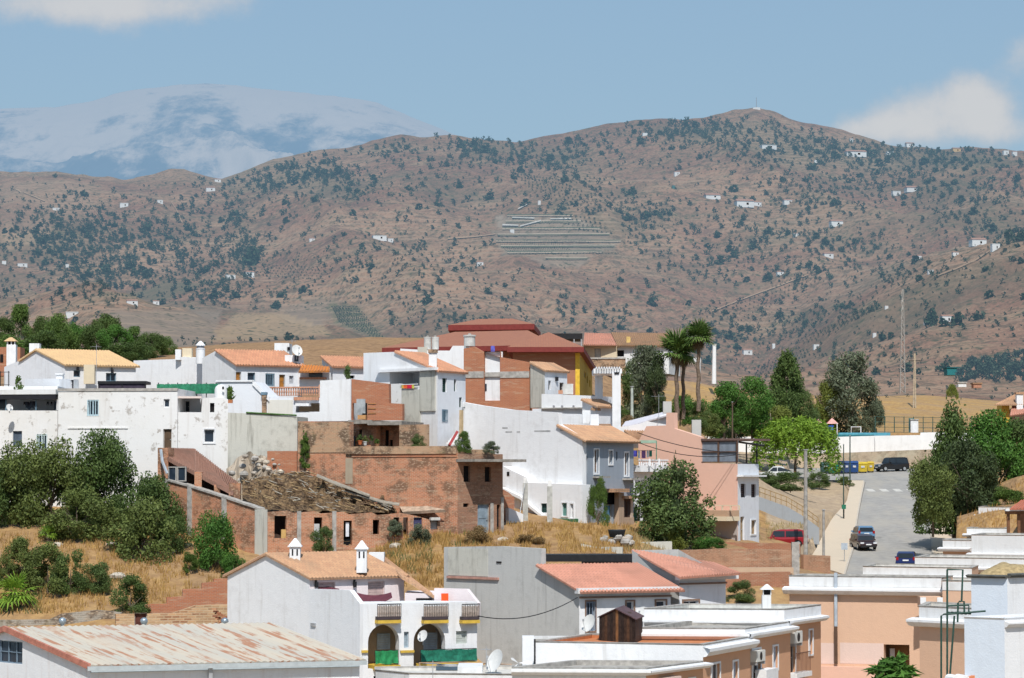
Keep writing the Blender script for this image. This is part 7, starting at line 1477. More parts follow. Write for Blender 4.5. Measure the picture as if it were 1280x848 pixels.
def car(name, loc, rz, paint, label, kind='hatch', group='cars parked along the street'):
 t = thing(name, label, 'car', (0, 0, 0), group); L, Wd, H = {'hatch': (4.0, 1.72, 1.45), 'suv': (4.5, 1.84, 1.82), 'sedan': (4.4, 1.76, 1.43), 'van': (4.3, 1.82, 1.85)}[kind]; pm = carpaint('car paint '+paint[0], paint[1]); h = L/2
 belt = H*.56; fl = .24; nose = .62 if kind in ('suv', 'van') else .58
 pr = {'hatch': [(-h, .45), (-h+.03, .75), (-h+.15, belt), (-h+.28, H*.93), (-h+.75, H), (.15, H*.985), (.72, H*.9), (h-1.05, belt+.02), (h-.35, belt-.12), (h-.05, nose), (h, .4)],
   'suv': [(-h, .5), (-h+.02, 1.0), (-h+.08, belt), (-h+.22, H*.95), (-h+.6, H), (.25, H*.985), (.62, H*.93), (h-1.35, belt+.04), (h-.3, belt-.14), (h-.05, .72), (h, .45)],
   'van': [(-h, .5), (-h+.02, 1.0), (-h+.06, belt), (-h+.15, H*.96), (-h+.5, H), (.3, H*.985), (.7, H*.93), (h-1.15, belt+.04), (h-.3, belt-.12), (h-.05, .7), (h, .45)],
   'sedan': [(-h, .45), (-h+.04, .8), (-h+.2, belt), (-h+.85, belt+.05), (-h+1.4, H*.97), (-h+1.9, H), (.3, H*.97), (h-1.3, belt+.03), (h-.35, belt-.12), (h-.05, .6), (h, .4)]}[kind]
 low = [(h-.12, fl), (-h+.12, fl)]; full = pr+low
 def half(x, z):
  y = Wd/2*(1-.035*(abs(x)/h)**3)
  if z > belt: y *= 1-.26*(z-belt)/(H-belt)*.8
  return y if z > .3 else y*.93
 mb = MB(); N = len(full); Lf = [(x, half(x, z), z) for x, z in full]; Rt = [(x, -half(x, z), z) for x, z in full]
 c0 = (0, 0, belt*.8)
 for i in range(N):
  j = (i+1) % N; mb.face([Lf[i], Rt[i], Rt[j], Lf[j]]); mb.face([Lf[i], Lf[j], (c0[0], half(0, belt*.8), c0[2])]); mb.face([Rt[j], Rt[i], (c0[0], -half(0, belt*.8), c0[2])])
 body_ = mb.build('body', pm, t, merge=True, bevel=.035)
 body_.data.polygons.foreach_set('use_smooth', [False]*len(body_.data.polygons))
 gl = glass('car glass', (.015, .02, .025)); up = [p for p in pr if p[1] >= belt-.01];
 x0, x1 = up[0][0], up[-1][0]; top = [p for p in pr if p[1] > H*.88]
 def sidewin(sg, xa, xb, xc, xd):
  m = MB(); z0, z1 = belt+.05, H*.9; q = [(xa, sg*(half(xa, z0)+.012), z0), (xb, sg*(half(xb, z0)+.012), z0), (xc, sg*(half(xc, z1)+.012), z1), (xd, sg*(half(xd, z1)+.012), z1)]; m.face(q if sg < 0 else q[::-1]); m.build('window', gl, t)
 rb, rt, ft, fb = x0, top[0][0], top[-1][0], x1
 for sg in (-1, 1): sidewin(sg, rb+.22, .0-.25, .0-.25, rt+.2); sidewin(sg, -.17, fb-.12, ft-.02, -.17)
 m = MB(); a, b = pr[[i for i, p in enumerate(pr) if p == top[-1]][0]], pr[[i for i, p in enumerate(pr) if p == top[-1]][0]+1]
 f = lambda p, q, s, dz, o: (p[0]+(q[0]-p[0])*s+o, 0, p[1]+(q[1]-p[1])*s+dz)
 A1, A2 = f(a, b, .08, .012, .01), f(a, b, .94, .012, .01); m.face([(A2[0], -half(A2[0], A2[2])*.9, A2[2]), (A2[0], half(A2[0], A2[2])*.9, A2[2]), (A1[0], half(A1[0], A1[2])*.9, A1[2]), (A1[0], -half(A1[0], A1[2])*.9, A1[2])]); m.build('windscreen', gl, t)
 k = [i for i, p in enumerate(pr) if p == top[0]][0]; a, b = pr[k-1], pr[k]; A1, A2 = f(a, b, .15, 0, -.014), f(a, b, .9, 0, -.014); m = MB(); m.face([(A1[0], half(A1[0], A1[2])*.86, A1[2]), (A1[0], -half(A1[0], A1[2])*.86, A1[2]), (A2[0], -half(A2[0], A2[2])*.86, A2[2]), (A2[0], half(A2[0], A2[2])*.86, A2[2])]); m.build('rear_window', gl, t)
 for x in (-h+.78, h-.82):
  for sg in (-1, 1):
   R = .34 if kind in ('suv', 'van') else .31; y = sg*Wd*.455; m = MB(); m.tube([(x, y-.1*sg, R), (x, y+.09*sg, R)], R, 16); wo = m.build('wheel', plain('tyre', (.018, .018, .018), .9, .1), t); m = MB(); m.tube([(x, y+.085*sg, R), (x, y+.105*sg, R)], R*.6, 12); m.build('rim', STEEL, wo)
 for sg in (-1, 1):
  m = MB(); m.box((h-.1, sg*Wd*.36, nose+.06), (.2, .34, .15)); m.build('headlight', plain('lamp lens', (.6, .62, .65), .15, .05), t); m = MB(); m.box((-h+.06, sg*Wd*.41, .86 if kind != 'sedan' else .72), (.12, .2, .26)); m.build('tail_light', plain('red lens', (.30, .01, .01), .25, .1), t)
  m = MB(); m.box((fb-.25, sg*(Wd*.53), belt+.1), (.1, .2, .13)); m.build('mirror', pm, t)
 m = MB(); m.box((h+.005, 0, .5), (.03, .5, .11)); m.build('number_plate', FRAMEW, t); m = MB(); m.box((-h-.01, 0, .72), (.03, .5, .11)); m.build('number_plate', FRAMEW, t); m = MB(); m.box((h-.02, 0, .34), (.12, Wd*.84, .16)); m.build('bumper', BLACK, t); m = MB(); m.box((-h+.02, 0, .38), (.12, Wd*.86, .18)); m.build('bumper', BLACK, t)
 t.location = loc; t.rotation_euler = (0, 0, rz); return t
# ---------------------------------------------------------------- street
def street():
 asph = NT('worn asphalt'); p = asph.pos(); n = asph.noise(p, 1.2, 6, .7); n2 = asph.noise(asph.mapv(p, (.5, .06, 1)), 1, 4); asph.L(asph.mix(asph.ramp(n2, .4, .65, 0, .5), asph.mix(asph.ramp(n, .3, .7), (.26, .25, .235), (.35, .335, .31)), (.39, .355, .30)), asph.p.inputs['Base Color']); asph.bump(n, .4, .03); asph.p.inputs['Roughness'].default_value = .95
 side = NT('pale pavement'); p = side.pos(); n = side.noise(p, .9, 6, .65); b = side.N('ShaderNodeTexBrick'); b.inputs['Scale'].default_value = .8; b.inputs['Color1'].default_value = (.60, .50, .38, 1); b.inputs['Color2'].default_value = (.57, .475, .36, 1); b.inputs['Mortar'].default_value = (.47, .40, .31, 1); b.inputs['Mortar Size'].default_value = .02; side.L(side.uv(), b.inputs['Vector']); side.L(side.mix(side.ramp(n, .45, .75, 0, .4), b.outputs[0], (.48, .41, .32)), side.p.inputs['Base Color'])
 kerb = plain('kerb stone', (.48, .43, .36), .9, .15)
 def strip(name, L, R, Ys, mat, off):
  mb = MB(); rows = []
  for k, Y in enumerate(Ys):
   a, b = L(Y), R(Y); r = []
   for i in range(5): q = a+(b-a)*i/4; r.append((q[0], q[1], SZ(Y)+off))
   rows.append(r)
  for r0, r1 in zip(rows[:-1], rows[1:]):
   for i in range(4): f = [r0[i], r0[i+1], r1[i+1], r1[i]]; mb.face(f, [(q[0], q[1]) for q in f])
  return struct(mb.build(name, mat))
 global SZ
 SZ = lambda Y: float(np.interp(Y, [215, 230, 267, 310, 345, 372, 384], [Zof(742, 215), Zof(725, 230), Zof(690, 267), Zof(640, 310), Zof(607, 345), Zof(588, 372), Zof(585, 384)]))
 ul = lambda Y: np.interp(Y, [215, 267, 310, 345, 350, 353], [1050, 1066, 1074, 1081, 1082, 1078]); ur = lambda Y: np.interp(Y, [215, 267, 310, 345, 375], [1172, 1164, 1160, 1158, 1170])
 Ys = np.linspace(215, 353, 36); e = lambda f, d=0: (lambda Y: XY(f(Y)+d, Y))
 strip('road', e(ul), e(ur), Ys, asph.m, .06)
 Y2 = np.linspace(353.05, 380, 10); strip('road', lambda Y: XY(985, Y), lambda Y: XY(1250, Y), Y2, asph.m, .07)
 # pavements with kerbs
 def pav(name, fl, fr, Ys, kside):
  strip(name, e(fl), e(fr), Ys, side.m, .19)
  mb = MB()
  f = fr if kside == 'r' else fl
  for Y0, Y1 in zip(Ys[:-1], Ys[1:]):
   a, b = XY(f(Y0), Y0), XY(f(Y1), Y1); d = np.array([.15, 0])*(1 if kside == 'r' else -1)
   r0 = [(*(a), SZ(Y0)-.1), (*(b), SZ(Y1)-.1), (*(b+d), SZ(Y1)-.1), (*(a+d), SZ(Y0)-.1)]; r1 = [(*(a), SZ(Y0)+.2), (*(b), SZ(Y1)+.2), (*(b+d), SZ(Y1)+.2), (*(a+d), SZ(Y0)+.2)]
   if kside == 'r': mb.hexa(r0[::-1], r1[::-1])
   else: mb.hexa(r0, r1)
  struct(mb.build('kerb', kerb))
 pav('pavement', lambda Y: np.interp(Y, [215, 262, 300, 320, 350], [1000, 1016, 1040, 1058, 1064]), lambda Y: ul(Y)-2, np.linspace(215, 351, 34), 'r')
 pav('pavement', lambda Y: ur(Y)+2, lambda Y: np.interp(Y, [215, 345], [1200, 1188]), np.linspace(215, 351, 34), 'l')
 # zebra marks and gutter
 wp = plain('worn road paint', (.52, .50, .46), .9, .15)
 for k in range(4):
  u0 = 1086+k*17; mb = MB(); a = XY(u0, 335.5); b = XY(u0+9, 335.5); mb.face([(*a, SZ(335.5)+.066), (*b, SZ(335.5)+.066), (b[0], 339, SZ(339)+.066), (a[0], 339, SZ(339)+.066)]); struct(mb.build('road_marking', wp))
 g = plain('manhole iron', (.12, .12, .12), .8)
 mb = MB(); c = XY(1098, 280); N = 16; mb.face([(c[0]+.35*math.cos(6.283*i/N), c[1]+.35*math.sin(6.283*i/N), SZ(280)+.068) for i in range(N)]); struct(mb.build('road_cover', g))
 at = lambda u, Y, o=.075: Vector((*XY(u, Y), SZ(Y)+o))
 car('parked_car', at(1114, 369), math.radians(205), ('black', (.012, .014, .018)), 'black people carrier parked where the street meets the cross road', 'suv')
 car('parked_car', at(1078.5, 268.5), math.radians(-82), ('maroon', (.035, .015, .016)), 'dark maroon car on the left kerb just below the blue one', 'hatch')
 car('parked_car', at(1078, 277), math.radians(94), ('mid blue', (.11, .22, .36)), 'light blue rounded car parked behind the dark maroon one', 'hatch')
 car('parked_car', at(1132.5, 243), math.radians(80), ('deep blue', (.008, .018, .10)), 'deep blue car half hidden by white parapet on the right', 'hatch')
 h = P(970, 598.5, 328); car('parked_car', h, math.radians(172), ('white', (.6, .62, .62)), 'white car parked under the bright weeping tree', 'sedan')
 h = P(978, 684.5, 226); car('parked_car', h, math.radians(176), ('red', (.28, .012, .02)), 'red car behind the brick parapet next to the white street front', 'hatch')
 # bins
 def bin_(u, v, Y, col, label, w=1.5, h=1.5):
  b = at(u, Y); t = thing('recycling_bin', label, 'bin', b, 'recycling bins by the cross road'); m = plain('bin plastic %.2f %.2f %.2f' % col, col, .55, .1); mb = MB()
  mb.hexa([(b.x+a*w*.42, b.y+c*.5, b.z+.1) for a, c in ((-1, -1), (1, -1), (1, 1), (-1, 1))], [(b.x+a*w*.5, b.y+c*.62, b.z+h*.8) for a, c in ((-1, -1), (1, -1), (1, 1), (-1, 1))]); mb.build('tub', m, t, bevel=.05)
  mb = MB(); mb.hexa([(b.x+a*w*.52, b.y+c*.66, b.z+h*.8+.004) for a, c in ((-1, -1), (1, -1), (1, 1), (-1, 1))], [(b.x+a*w*.46, b.y+c*.3, b.z+h) for a, c in ((-1, -1), (1, -1), (1, 1), (-1, 1))]); mb.build('lid', m, t, bevel=.05)
  mb = MB(); mb.box((b.x, b.y-.6, b.z+h*.55), (w*.35, .06, .25)); mb.build('label_panel', plain('bin panel', (.5, .5, .5)), t)
  for sx in (-1, 1): mb = MB(); mb.tube([(b.x+sx*w*.3, b.y-.52, b.z+.09), (b.x+sx*w*.3, b.y-.44, b.z+.09)], .09, 8); mb.build('wheel', BLACK, t)
 bin_(1031.5, 598, 366, (.05, .10, .09), 'dark grey green bin at left end of the row', 1.3, 1.4); bin_(1041, 596, 364, (.01, .16, .10), 'green bin second from the left', 1.3, 1.25)
 bin_(1051, 594, 364.5, (.012, .02, .06), 'navy bin third from the left with taller lid', 1.0, 1.65); bin_(1058, 594, 365, (.04, .07, .16), 'slate blue bin in the middle of the row', .95, 1.6); bin_(1067.5, 594, 365, (.02, .06, .18), 'blue bin just left of the yellow ones', 1.1, 1.6); bin_(1078, 592, 366, (.52, .38, .04), 'larger yellow bin beside the blue bins', 1.25, 1.4); bin_(1088, 592, 367, (.48, .34, .04), 'last yellow bin at right end of the row', .9, 1.4)
 # poles
 WP = plain('grey weathered pole', (.30, .29, .27), .9, .25)
 pole('utility_pole', 1007, 563, 692, 220, .17, WP, 'tall weathered pole in front of the ramp rails', group='poles along the street', r2=.13); pole('utility_pole', 1029.5, 638, 722, 205, .11, WP, 'shorter grey pole left of the pavement', group='poles along the street')
 pole('lamp_post', 1054.5, 556, 648, 300, .07, plain('dark green post', (.04, .07, .06)), 'thin dark post at top of the ramp', group='poles along the street'); pole('lamp_post', 1062.5, 545, 612, 345, .09, plain('dark green post', (.04, .07, .06)), 'tall thin dark post behind the bins', group='poles along the street')
 o = thing('street_bin', 'small green litter bin on post beside the ramp', 'bin', P(1054.5, 645, 299.5)); part_box(o, 'tub', plain('green bin', (.02, .15, .09)), 1052.5, 1057.5, 631, 636.5, 299.4, .35); mb = MB(); mb.tube([P(1055, 649, 299.6), P(1055, 631, 299.6)], .05, 6); mb.build('post', BLACK, o)
 o = thing('street_sign', 'small grey square sign on pole at lower pavement', 'sign', P(1055, 712, 250)); part_box(o, 'panel', plain('grey blue sign', (.36, .41, .46)), 1051.5, 1059.5, 679, 687.5, 250, .05); mb = MB(); mb.tube([P(1055.5, 712, 250.1), P(1055.5, 679, 250.1)], .04, 6); mb.build('post', STEEL, o)
 o = thing('street_sign', 'thin sign post on right pavement beyond the shadow', 'sign', P(1168, 650, 305)); part_box(o, 'panel', plain('grey blue sign', (.36, .41, .46)), 1166, 1171, 628, 634, 302, .05); mb = MB(); mb.tube([P(1168, 652, 302), P(1168, 628, 302)], .035, 6); mb.build('post', STEEL, o)
 # ramp with rails
 t = thing('ramp', 'pink paved ramp with yellow rails on grey blue retaining wall', 'ramp', P(985, 660, 285)); gw = plaster('grey blue retaining wall', (.33, .35, .37), (.25, .24, .22), .4, .3)
 A, Bp = (944, 268), (1024, 272); w = Wall(XY(*A), XY(*Bp)); mb = MB(); pr = [w.hit(u, v) for u, v in ((944, 619.5), (960, 625), (985, 634), (1005, 646), (1024, 660))]; zb = w.hit(985, 668)[1]; w.faces(mb, zb-1, pr, []); mb.build('wall', gw, t)
 pp = plain('pink paving', (.46, .31, .24), .9, .12); mb = MB(); n3 = Vector((-w.n[0], -w.n[1], 0))
 for (s0, z0), (s1, z1) in zip(pr[:-1], pr[1:]): a, b = w.pt(s0, z0), w.pt(s1, z1); mb.face([a, b, b+n3*9+Vector((0, 0, .9)), a+n3*9+Vector((0, 0, .9))])
 mb.build('path', pp, t)
 yr = plain('mustard rail paint', (.34, .22, .09), .6, .15)
 for off, up in ((.15, 0), (9.0, .9)):
  mb = MB(); pts = [w.pt(s, z)+n3*off+Vector((0, 0, up)) for s, z in pr]
  for hh in (.95, .5): mb.tube([p+Vector((0, 0, hh)) for p in pts], .035, 5)
  n = 12
  for k in range(n+1): s = pr[0][0]+(pr[-1][0]-pr[0][0])*k/n; z = np.interp(s, [q[0] for q in pr], [q[1] for q in pr]); q = w.pt(s, z)+n3*off+Vector((0, 0, up)); mb.tube([q-Vector((0, 0, .1)), q+Vector((0, 0, .95))], .03, 5)
  mb.build('railing', yr, t)
 mb = MB(); wl = Wall(XY(940, 255), XY(1018, 258)); pr2 = [wl.hit(u, v) for u, v in ((940, 655), (1000, 657), (1018, 661))];
street()
def park():
 t = thing('boundary_wall', 'long white park wall running behind the street', 'wall', base(1040, 568, 386))
 CW = plaster('park white wall', (.78, .77, .75), (.5, .47, .42), .25, .3)
 for A, Bq, pr in (((868, 390), (962, 387), [(868, 546), (962, 546)]), ((962, 387), (1094, 385), [(962, 546), (1040, 546.5), (1094, 545)]), ((1094, 384.6), (1152, 384), [(1094, 545), (1152, 544)]), ((1151, 384.3), (1245, 383), [(1151, 541), (1172, 540.5), (1245, 542)])):
  body(t, A, Bq, pr, 572, depth=.3, mat=CW)
 wl = Wall(XY(1000, 385.8), XY(1245, 382));
 t = thing('low_wall', 'low sandy stone wall at the back of the cross road', 'wall', base(1100, 585, 382)); body(t, (1035, 382), (1215, 380.5), [(1035, 567), (1160, 562), (1215, 562)], 592, depth=.5, mat=brick('sandy stone', (.46, .36, .25), (.40, .31, .21), (.5, .4, .3), .5, 1.2))
 t = thing('painted_kerb', 'blue and orange painted strip on top of the park wall', 'wall', base(1100, 545, 386.5)); part_box(t, 'blue_strip', plain('turquoise strip', (.10, .33, .42)), 1048, 1113, 541, 546, 387, .25); part_box(t, 'orange_strip', plain('tan orange strip', (.42, .25, .11)), 1113.2, 1149, 541, 545, 387, .25); part_box(t, 'dark_strip', plain('deep teal strip', (.03, .16, .18)), 1020, 1093, 543.5, 547.5, 386.8, .18)
 t = thing('sports_fence', 'tall green wire fence of the playground behind the wall', 'fence', base(1150, 545, 392)); GP = plain('green fence post', (.035, .09, .075), .7, .2)
 for u in range(1094, 1240, 12):
  mb = MB(); mb.tube([P(u, 548, 392), P(u, 521 if u % 24 else 519, 392)], .06, 5); mb.build('post', GP, t)
 for v in (521, 527.5, 534, 540): mb = MB(); mb.tube([P(1092, v, 392), P(1240, v+2, 392)], .03, 4); mb.build('rail', GP, t)
 mb = MB()
 for u in np.arange(1093, 1238, 1.6): mb.tube([P(u, 546, 392.05), P(u, 522, 392.05)], .006, 3)
 q = mb.build('wire_mesh', GP, t)
 part_box(t, 'goal_panel', plain('teal panel', (.05, .16, .15)), 1136, 1142, 523, 541, 391.9, .1)
 o = thing('electric_box', 'white cabinet standing against the playground fence', 'cabinet', P(1144, 546, 391)); part_box(o, 'cabinet', WHITE2, 1138.5, 1148, 525, 546, 391, 1); part_box(o, 'cap', CONCD, 1138, 1148.5, 524, 525.4, 390.9, 1.2); part_box(o, 'door', FRAMEW, 1140.5, 1146, 530, 544, 390.95, .04)
 for u0, lab in ((1014.5, 'left small pavilion with pink pyramid roof'), (1033, 'right small pavilion with pink pyramid roof')):
  o = thing('play_pavilion', lab, 'pavilion', P(u0+7, 545, 400), 'playground pavilions'); k = 400/F; c = P(u0+7, 530, 401)
  for m, f in ((0, (.62, .34, .30)), (1, (.42, .05, .06))):
   mb = MB(); r = [(-7.5, -6), (7.5, -6), (7.5, 6), (-7.5, 6)]
   ap = (c.x, c.y, c.z+7.5*k)
   for i in range(4):
    if (i % 2) == m or m == 0 and u0 < 1020: a, b = r[i], r[(i+1) % 4]; mb.face([(c.x+a[0]*k, c.y+a[1]*k, c.z), (c.x+b[0]*k, c.y+b[1]*k, c.z), ap])
   if mb.f: mb.build('roof', plain('pavilion roof %d' % m, f), o)
  for a in (-6.5, 6.5): part_box(o, 'post', FRAMEW, u0+7+a-.5, u0+7+a+.5, 529, 545, 400, .12)
 o = thing('play_board', 'blue playground board under the pink roofs', 'panel', P(1031, 546, 399)); part_box(o, 'panel', plain('play blue', (.015, .08, .40)), 1021.5, 1042, 532, 546, 399, .3); part_box(o, 'round_door', plain('play light blue', (.05, .18, .5)), 1035, 1041, 534, 546, 398.9, .05); part_box(o, 'base_strip', plain('play yellow', (.55, .42, .05)), 1022, 1031, 543, 546, 398.85, .05)
 o = thing('goal_frame', 'small pale goal frame behind the blue strip', 'goal', P(1070, 545, 398)); mb = MB(); mb.tube([P(1064, 546, 398), P(1064, 534, 398), P(1076, 534, 398), P(1076, 546, 398)], .09, 6); mb.build('frame', FRAMEW, o); mb = MB()
 for u in np.arange(1064, 1076, 1.2): mb.tube([P(u, 546, 399), P(u, 534, 398.3)], .012, 3)
 mb.build('net', STEEL, o)
 t = thing('garden_fence', 'green mesh fence with bright mural behind the pink house', 'fence', base(910, 547, 392));
 for u in range(842, 962, 10): mb = MB(); mb.tube([P(u, 549, 391), P(u, 527, 391)], .05, 5); mb.build('post', GP, t)
 mb = MB()
 for u in np.arange(842, 960, 1.5): mb.tube([P(u, 548, 391.05), P(u, 529, 391.05)], .01, 3)
 for v in (529, 536, 543): mb.tube([P(842, v, 391.05), P(960, v, 391.05)], .025, 3)
 mb.build('wire_mesh', GP, t)
 for k, (u0, u1, v0, v1, c) in enumerate(((893, 898, 532, 546, (.5, .25, .12)), (921, 929, 538, 546, (.6, .3, .06)), (941, 951, 537, 546, (.6, .28, .04)), (935, 940, 539, 546, (.5, .4, .2)))): part_box(t, 'mural_panel', plain('mural %d' % k, c), u0, u1, v0, v1, 391.4, .1)
 # masts
 o = thing('lattice_mast', 'tall pale lattice mast on the golden hill', 'mast', P(1128, 490, 560)); S = plain('pale lattice steel', (.42, .40, .37), .6, .15, .2); k = 560/F; Ht = 128*k
 for sx, sy in ((-1, -1), (1, -1), (1, 1), (-1, 1)): b = P(1128, 492, 560)+Vector((sx*3.2*k, sy*3.2*k, 0)); mb = MB(); mb.tube([b, P(1128.5, 362, 560)+Vector((sx*.7*k, sy*.7*k, 0))], .06, 4); mb.build('leg', S, o)
 mb = MB(); nb = 26
 for i in range(nb):
  f0, f1 = i/nb, (i+1)/nb; w0, w1 = 3.2-2.5*f0, 3.2-2.5*f1; z0, z1 = P(1128, 492, 560).z+Ht*f0*1.01, P(1128, 492, 560).z+Ht*f1*1.01; cx = P(1128, 492, 560).x; s = 1 if i % 2 else -1
  mb.tube([(cx-s*w0*k, 560-w0*k, z0), (cx+s*w1*k, 560-w1*k, z1)], .035, 3); mb.tube([(cx+w0*k, 560-s*w0*k, z0), (cx+w1*k, 560+s*w1*k, z1)], .035, 3)
 mb.build('bracing', S, o)
 o = thing('power_pole', 'shorter power pole with cross arm right of the lattice mast', 'pole', P(1143, 522, 520)); mb = MB(); mb.tube([P(1141.5, 524, 520), P(1143, 442, 520)], .16, 6, 0, .1); mb.tube([P(1144.5, 524, 520), P(1144, 442, 520)], .16, 6, 0, .1); mb.build('pole', plain('pale wood pole', (.40, .33, .24), .9, .2), o); mb = MB(); mb.tube([P(1136, 451, 520), P(1151, 451, 520)], .1, 5); mb.build('cross_arm', plain('dark arm', (.08, .07, .06)), o); mb = MB()
 for i in range(9): v0, v1 = 455+i*7, 462+i*7; s = 1 if i % 2 else -1; mb.tube([P(1143.2-s*1.2, v0, 520), P(1143.2+s*1.2, v1, 520)], .03, 3)
 mb.build('bracing', S, o)
 o = thing('light_mast', 'white floodlight mast behind the palms', 'mast', P(892.5, 476, 470)); mb = MB(); mb.tube([P(892.5, 480, 470), P(893, 432, 470)], .38, 8, 0, .3); mb.build('shaft', FRAMEW, o); part_box(o, 'lamp_head', CONCD, 890.5, 895.5, 430, 433, 470, .5)
 o = thing('light_mast', 'short white mast seen between the two palm crowns', 'mast', P(873.5, 476, 430)); mb = MB(); mb.tube([P(873.5, 480, 430), P(873.5, 450, 430)], .3, 8, 0, .25); mb.build('shaft', FRAMEW, o); part_box(o, 'lamp_head', FRAMEW, 867, 876, 447.5, 453, 430, .5)
 pole('lamp_post', 790, 484, 530, 260, .16, plain('pale green grey post', (.42, .47, .44)), 'pale lamp post in front of the poplars', group='pale posts by the poplars'); pole('lamp_post', 803, 495, 520, 262, .14, plain('pale green grey post', (.42, .47, .44)), 'shorter pale post right of the poplar lamp post', group='pale posts by the poplars')
 pole('utility_pole', 915.5, 503, 560, 330, .1, plain('dark wooden pole', (.10, .07, .05)), 'thin dark wooden pole in front of the garden trees', extra=None)
 # right edge house with yellow tower
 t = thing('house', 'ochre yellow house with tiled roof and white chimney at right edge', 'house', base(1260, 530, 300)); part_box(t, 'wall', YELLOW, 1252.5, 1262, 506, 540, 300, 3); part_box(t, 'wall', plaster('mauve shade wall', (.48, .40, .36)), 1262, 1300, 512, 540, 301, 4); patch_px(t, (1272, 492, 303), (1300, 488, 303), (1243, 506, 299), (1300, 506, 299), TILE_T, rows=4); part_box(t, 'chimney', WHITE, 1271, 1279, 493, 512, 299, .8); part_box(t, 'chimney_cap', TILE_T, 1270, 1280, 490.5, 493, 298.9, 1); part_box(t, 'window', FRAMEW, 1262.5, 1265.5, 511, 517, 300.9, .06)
 patch_px(t, (1265, 507, 300), (1300, 504, 300), (1262, 520, 298), (1300, 514, 298), TILE_P, rows=3)
park()
def water_tank_on_bank():
 o = thing('bath_tub', 'old black rimmed basin dumped on stones above the canopy', 'basin', P(771, 672, 182)); c = P(771, 672, 181.5); mb = MB(); N = 18
 def ov(rx, ry, z): return [(c.x+rx*math.cos(6.283*i/N), c.y+ry*math.sin(6.283*i/N), c.z+z) for i in range(N)]
 R = [ov(.45, .25, 0), ov(.55, .34, .42), ov(.58, .37, .5), ov(.48, .29, .5), ov(.38, .2, .12)]
 for a, b in zip(R[:-1], R[1:]):
  for i in range(N): mb.face([a[i], a[(i+1) % N], b[(i+1) % N], b[i]])
 mb.face(R[0][::-1]); mb.face(R[-1]); mb.build('basin', plain('black rubber', (.02, .025, .03), .5), o, smooth=True); mb = MB(); mb.face([(x, y, z+.3) for x, y, z in ov(.44, .27, .05)]); mb.build('lining', plain('pale lining', (.45, .5, .55)), o)
 rj = random.Random(5)
 for k in range(26):
  u, v = rj.uniform(752, 788), rj.uniform(672, 684); rock_mesh(P(u, v, 181.3), rj.uniform(.12, .3), 50+k);
  m = rock_mesh(P(u, v, 181.3+rj.random()), rj.uniform(.12, .32), 50+k).build('boulder', [STONE, CONCD][k % 2]); m.data.transform(Matrix.Translation(-P(u, v, 181.8))); m.location = P(u, v, 181.8); tag(m, 'pale stone in the heap under the dumped basin', 'stone', 'stones heaped under the basin')
 for k, (u, v, s, lab) in enumerate(((148, 721, .45, 'pale boulder beside the row of bushes'), (142, 682, .4, 'pale rock on the bank at foot of the olive bushes'), (72, 682, .35, 'small pale rock near the little palm'), (219, 690, .3, 'white stone on bank near the green fig tree'), (235, 682, .28, 'white stone right below the old brick wall'), (628, 675, .32, 'white lump of plaster on the golden bank'), (495, 683, .4, 'flat pale slab on the slope under the ruin'))):
  h = ground_hit(u, v); m = rock_mesh(h, s, 90+k, .5).build('boulder', plain('pale plaster lump', (.47, .42, .35), .95, .3, 0, 4)); m.data.transform(Matrix.Translation(-h)); m.location = h; tag(m, lab, 'stone')
water_tank_on_bank()
# ================================================================== TREES AND SHRUBS
G1 = 'dark bushy trees on the left bank'
tree('olive_tree', 'round', 'olive', 20, 556, 672, 90, 'dark bushy tree at left edge below the old house', group=G1, Y=183, var=0)
tree('olive_tree', 'round', 'olive', 64, 548, 672, 92, 'tall feathery dark tree under the green barred window', group=G1, Y=184, var=1)
tree('olive_tree', 'round', 'dark', 122, 542, 668, 92, 'tallest dark tree rising to the scarred white wall', group=G1, Y=184.5, var=2)
tree('olive_tree', 'round', 'olive', 96, 612, 688, 92, 'rounded olive green bush beside the little palm', group=G1, Y=180, var=3)
tree('olive_tree', 'round', 'dark', 192, 594, 704, 78, 'dark tree in front of the brick ruin corner', group=G1, Y=182, var=4)
tree('olive_tree', 'round', 'olive', 180, 626, 738, 94, 'big grey green bush below the brick ruin corner', group=G1, Y=177, var=5)
tree('olive_tree', 'round', 'dark', 215, 645, 712, 46, 'smaller dark bush at the right of the big grey green bush', group=G1, Y=178, var=1)
tree('olive_tree', 'round', 'dark', -10, 575, 670, 60, 'dark tree cut by the left frame edge', group=G1, Y=182, var=2)
tree('olive_tree', 'round', 'dark', 148, 620, 686, 40, 'dark low tree filling the gap behind the rounded bush', group=G1, Y=183, var=3)
G2 = 'row of shrubs on the dry bank'
for i, (u, vt, vb, w, k, lab) in enumerate(((30, 672, 726, 50, 'olive', 'green shrub at left of the shrub row'), (60, 680, 742, 56, 'olive', 'ragged olive shrub second in the shrub row'), (88, 688, 742, 42, 'dark', 'dark shrub third in the shrub row'), (124, 699, 741, 42, 'mid', 'rounded yellow green shrub at right end of the shrub row'), (163, 719, 767, 48, 'dark', 'dark shrub standing alone above the stone wall'), (4, 690, 735, 30, 'olive', 'shrub at frame edge above the lower palm'))):
 tree('shrub', 'bush', k, u, vt, vb, w, lab, 'shrub', G2, var=i % 3)
tree('fig_tree', 'bush', 'fig', 272, 638, 732, 60, 'bright green fig tree against the brick ruin wall', Y=175, var=2)
tree('fig_tree', 'bush', 'fig', 292, 690, 728, 34, 'low bright fig shoots beside the white gable', Y=172, var=1)
tree('shrub', 'bush', 'vine', 238, 690, 716, 24, 'thin yellow green weed tuft beside the fig tree', 'shrub', G2, var=1)
palm('fan_palm', 20, 714, 742, 770, 66, 166.8, 'small fan palm growing in dry grass at left edge', skirt=False, trunk_r=.14, n=26, colk='bright', seed=3)
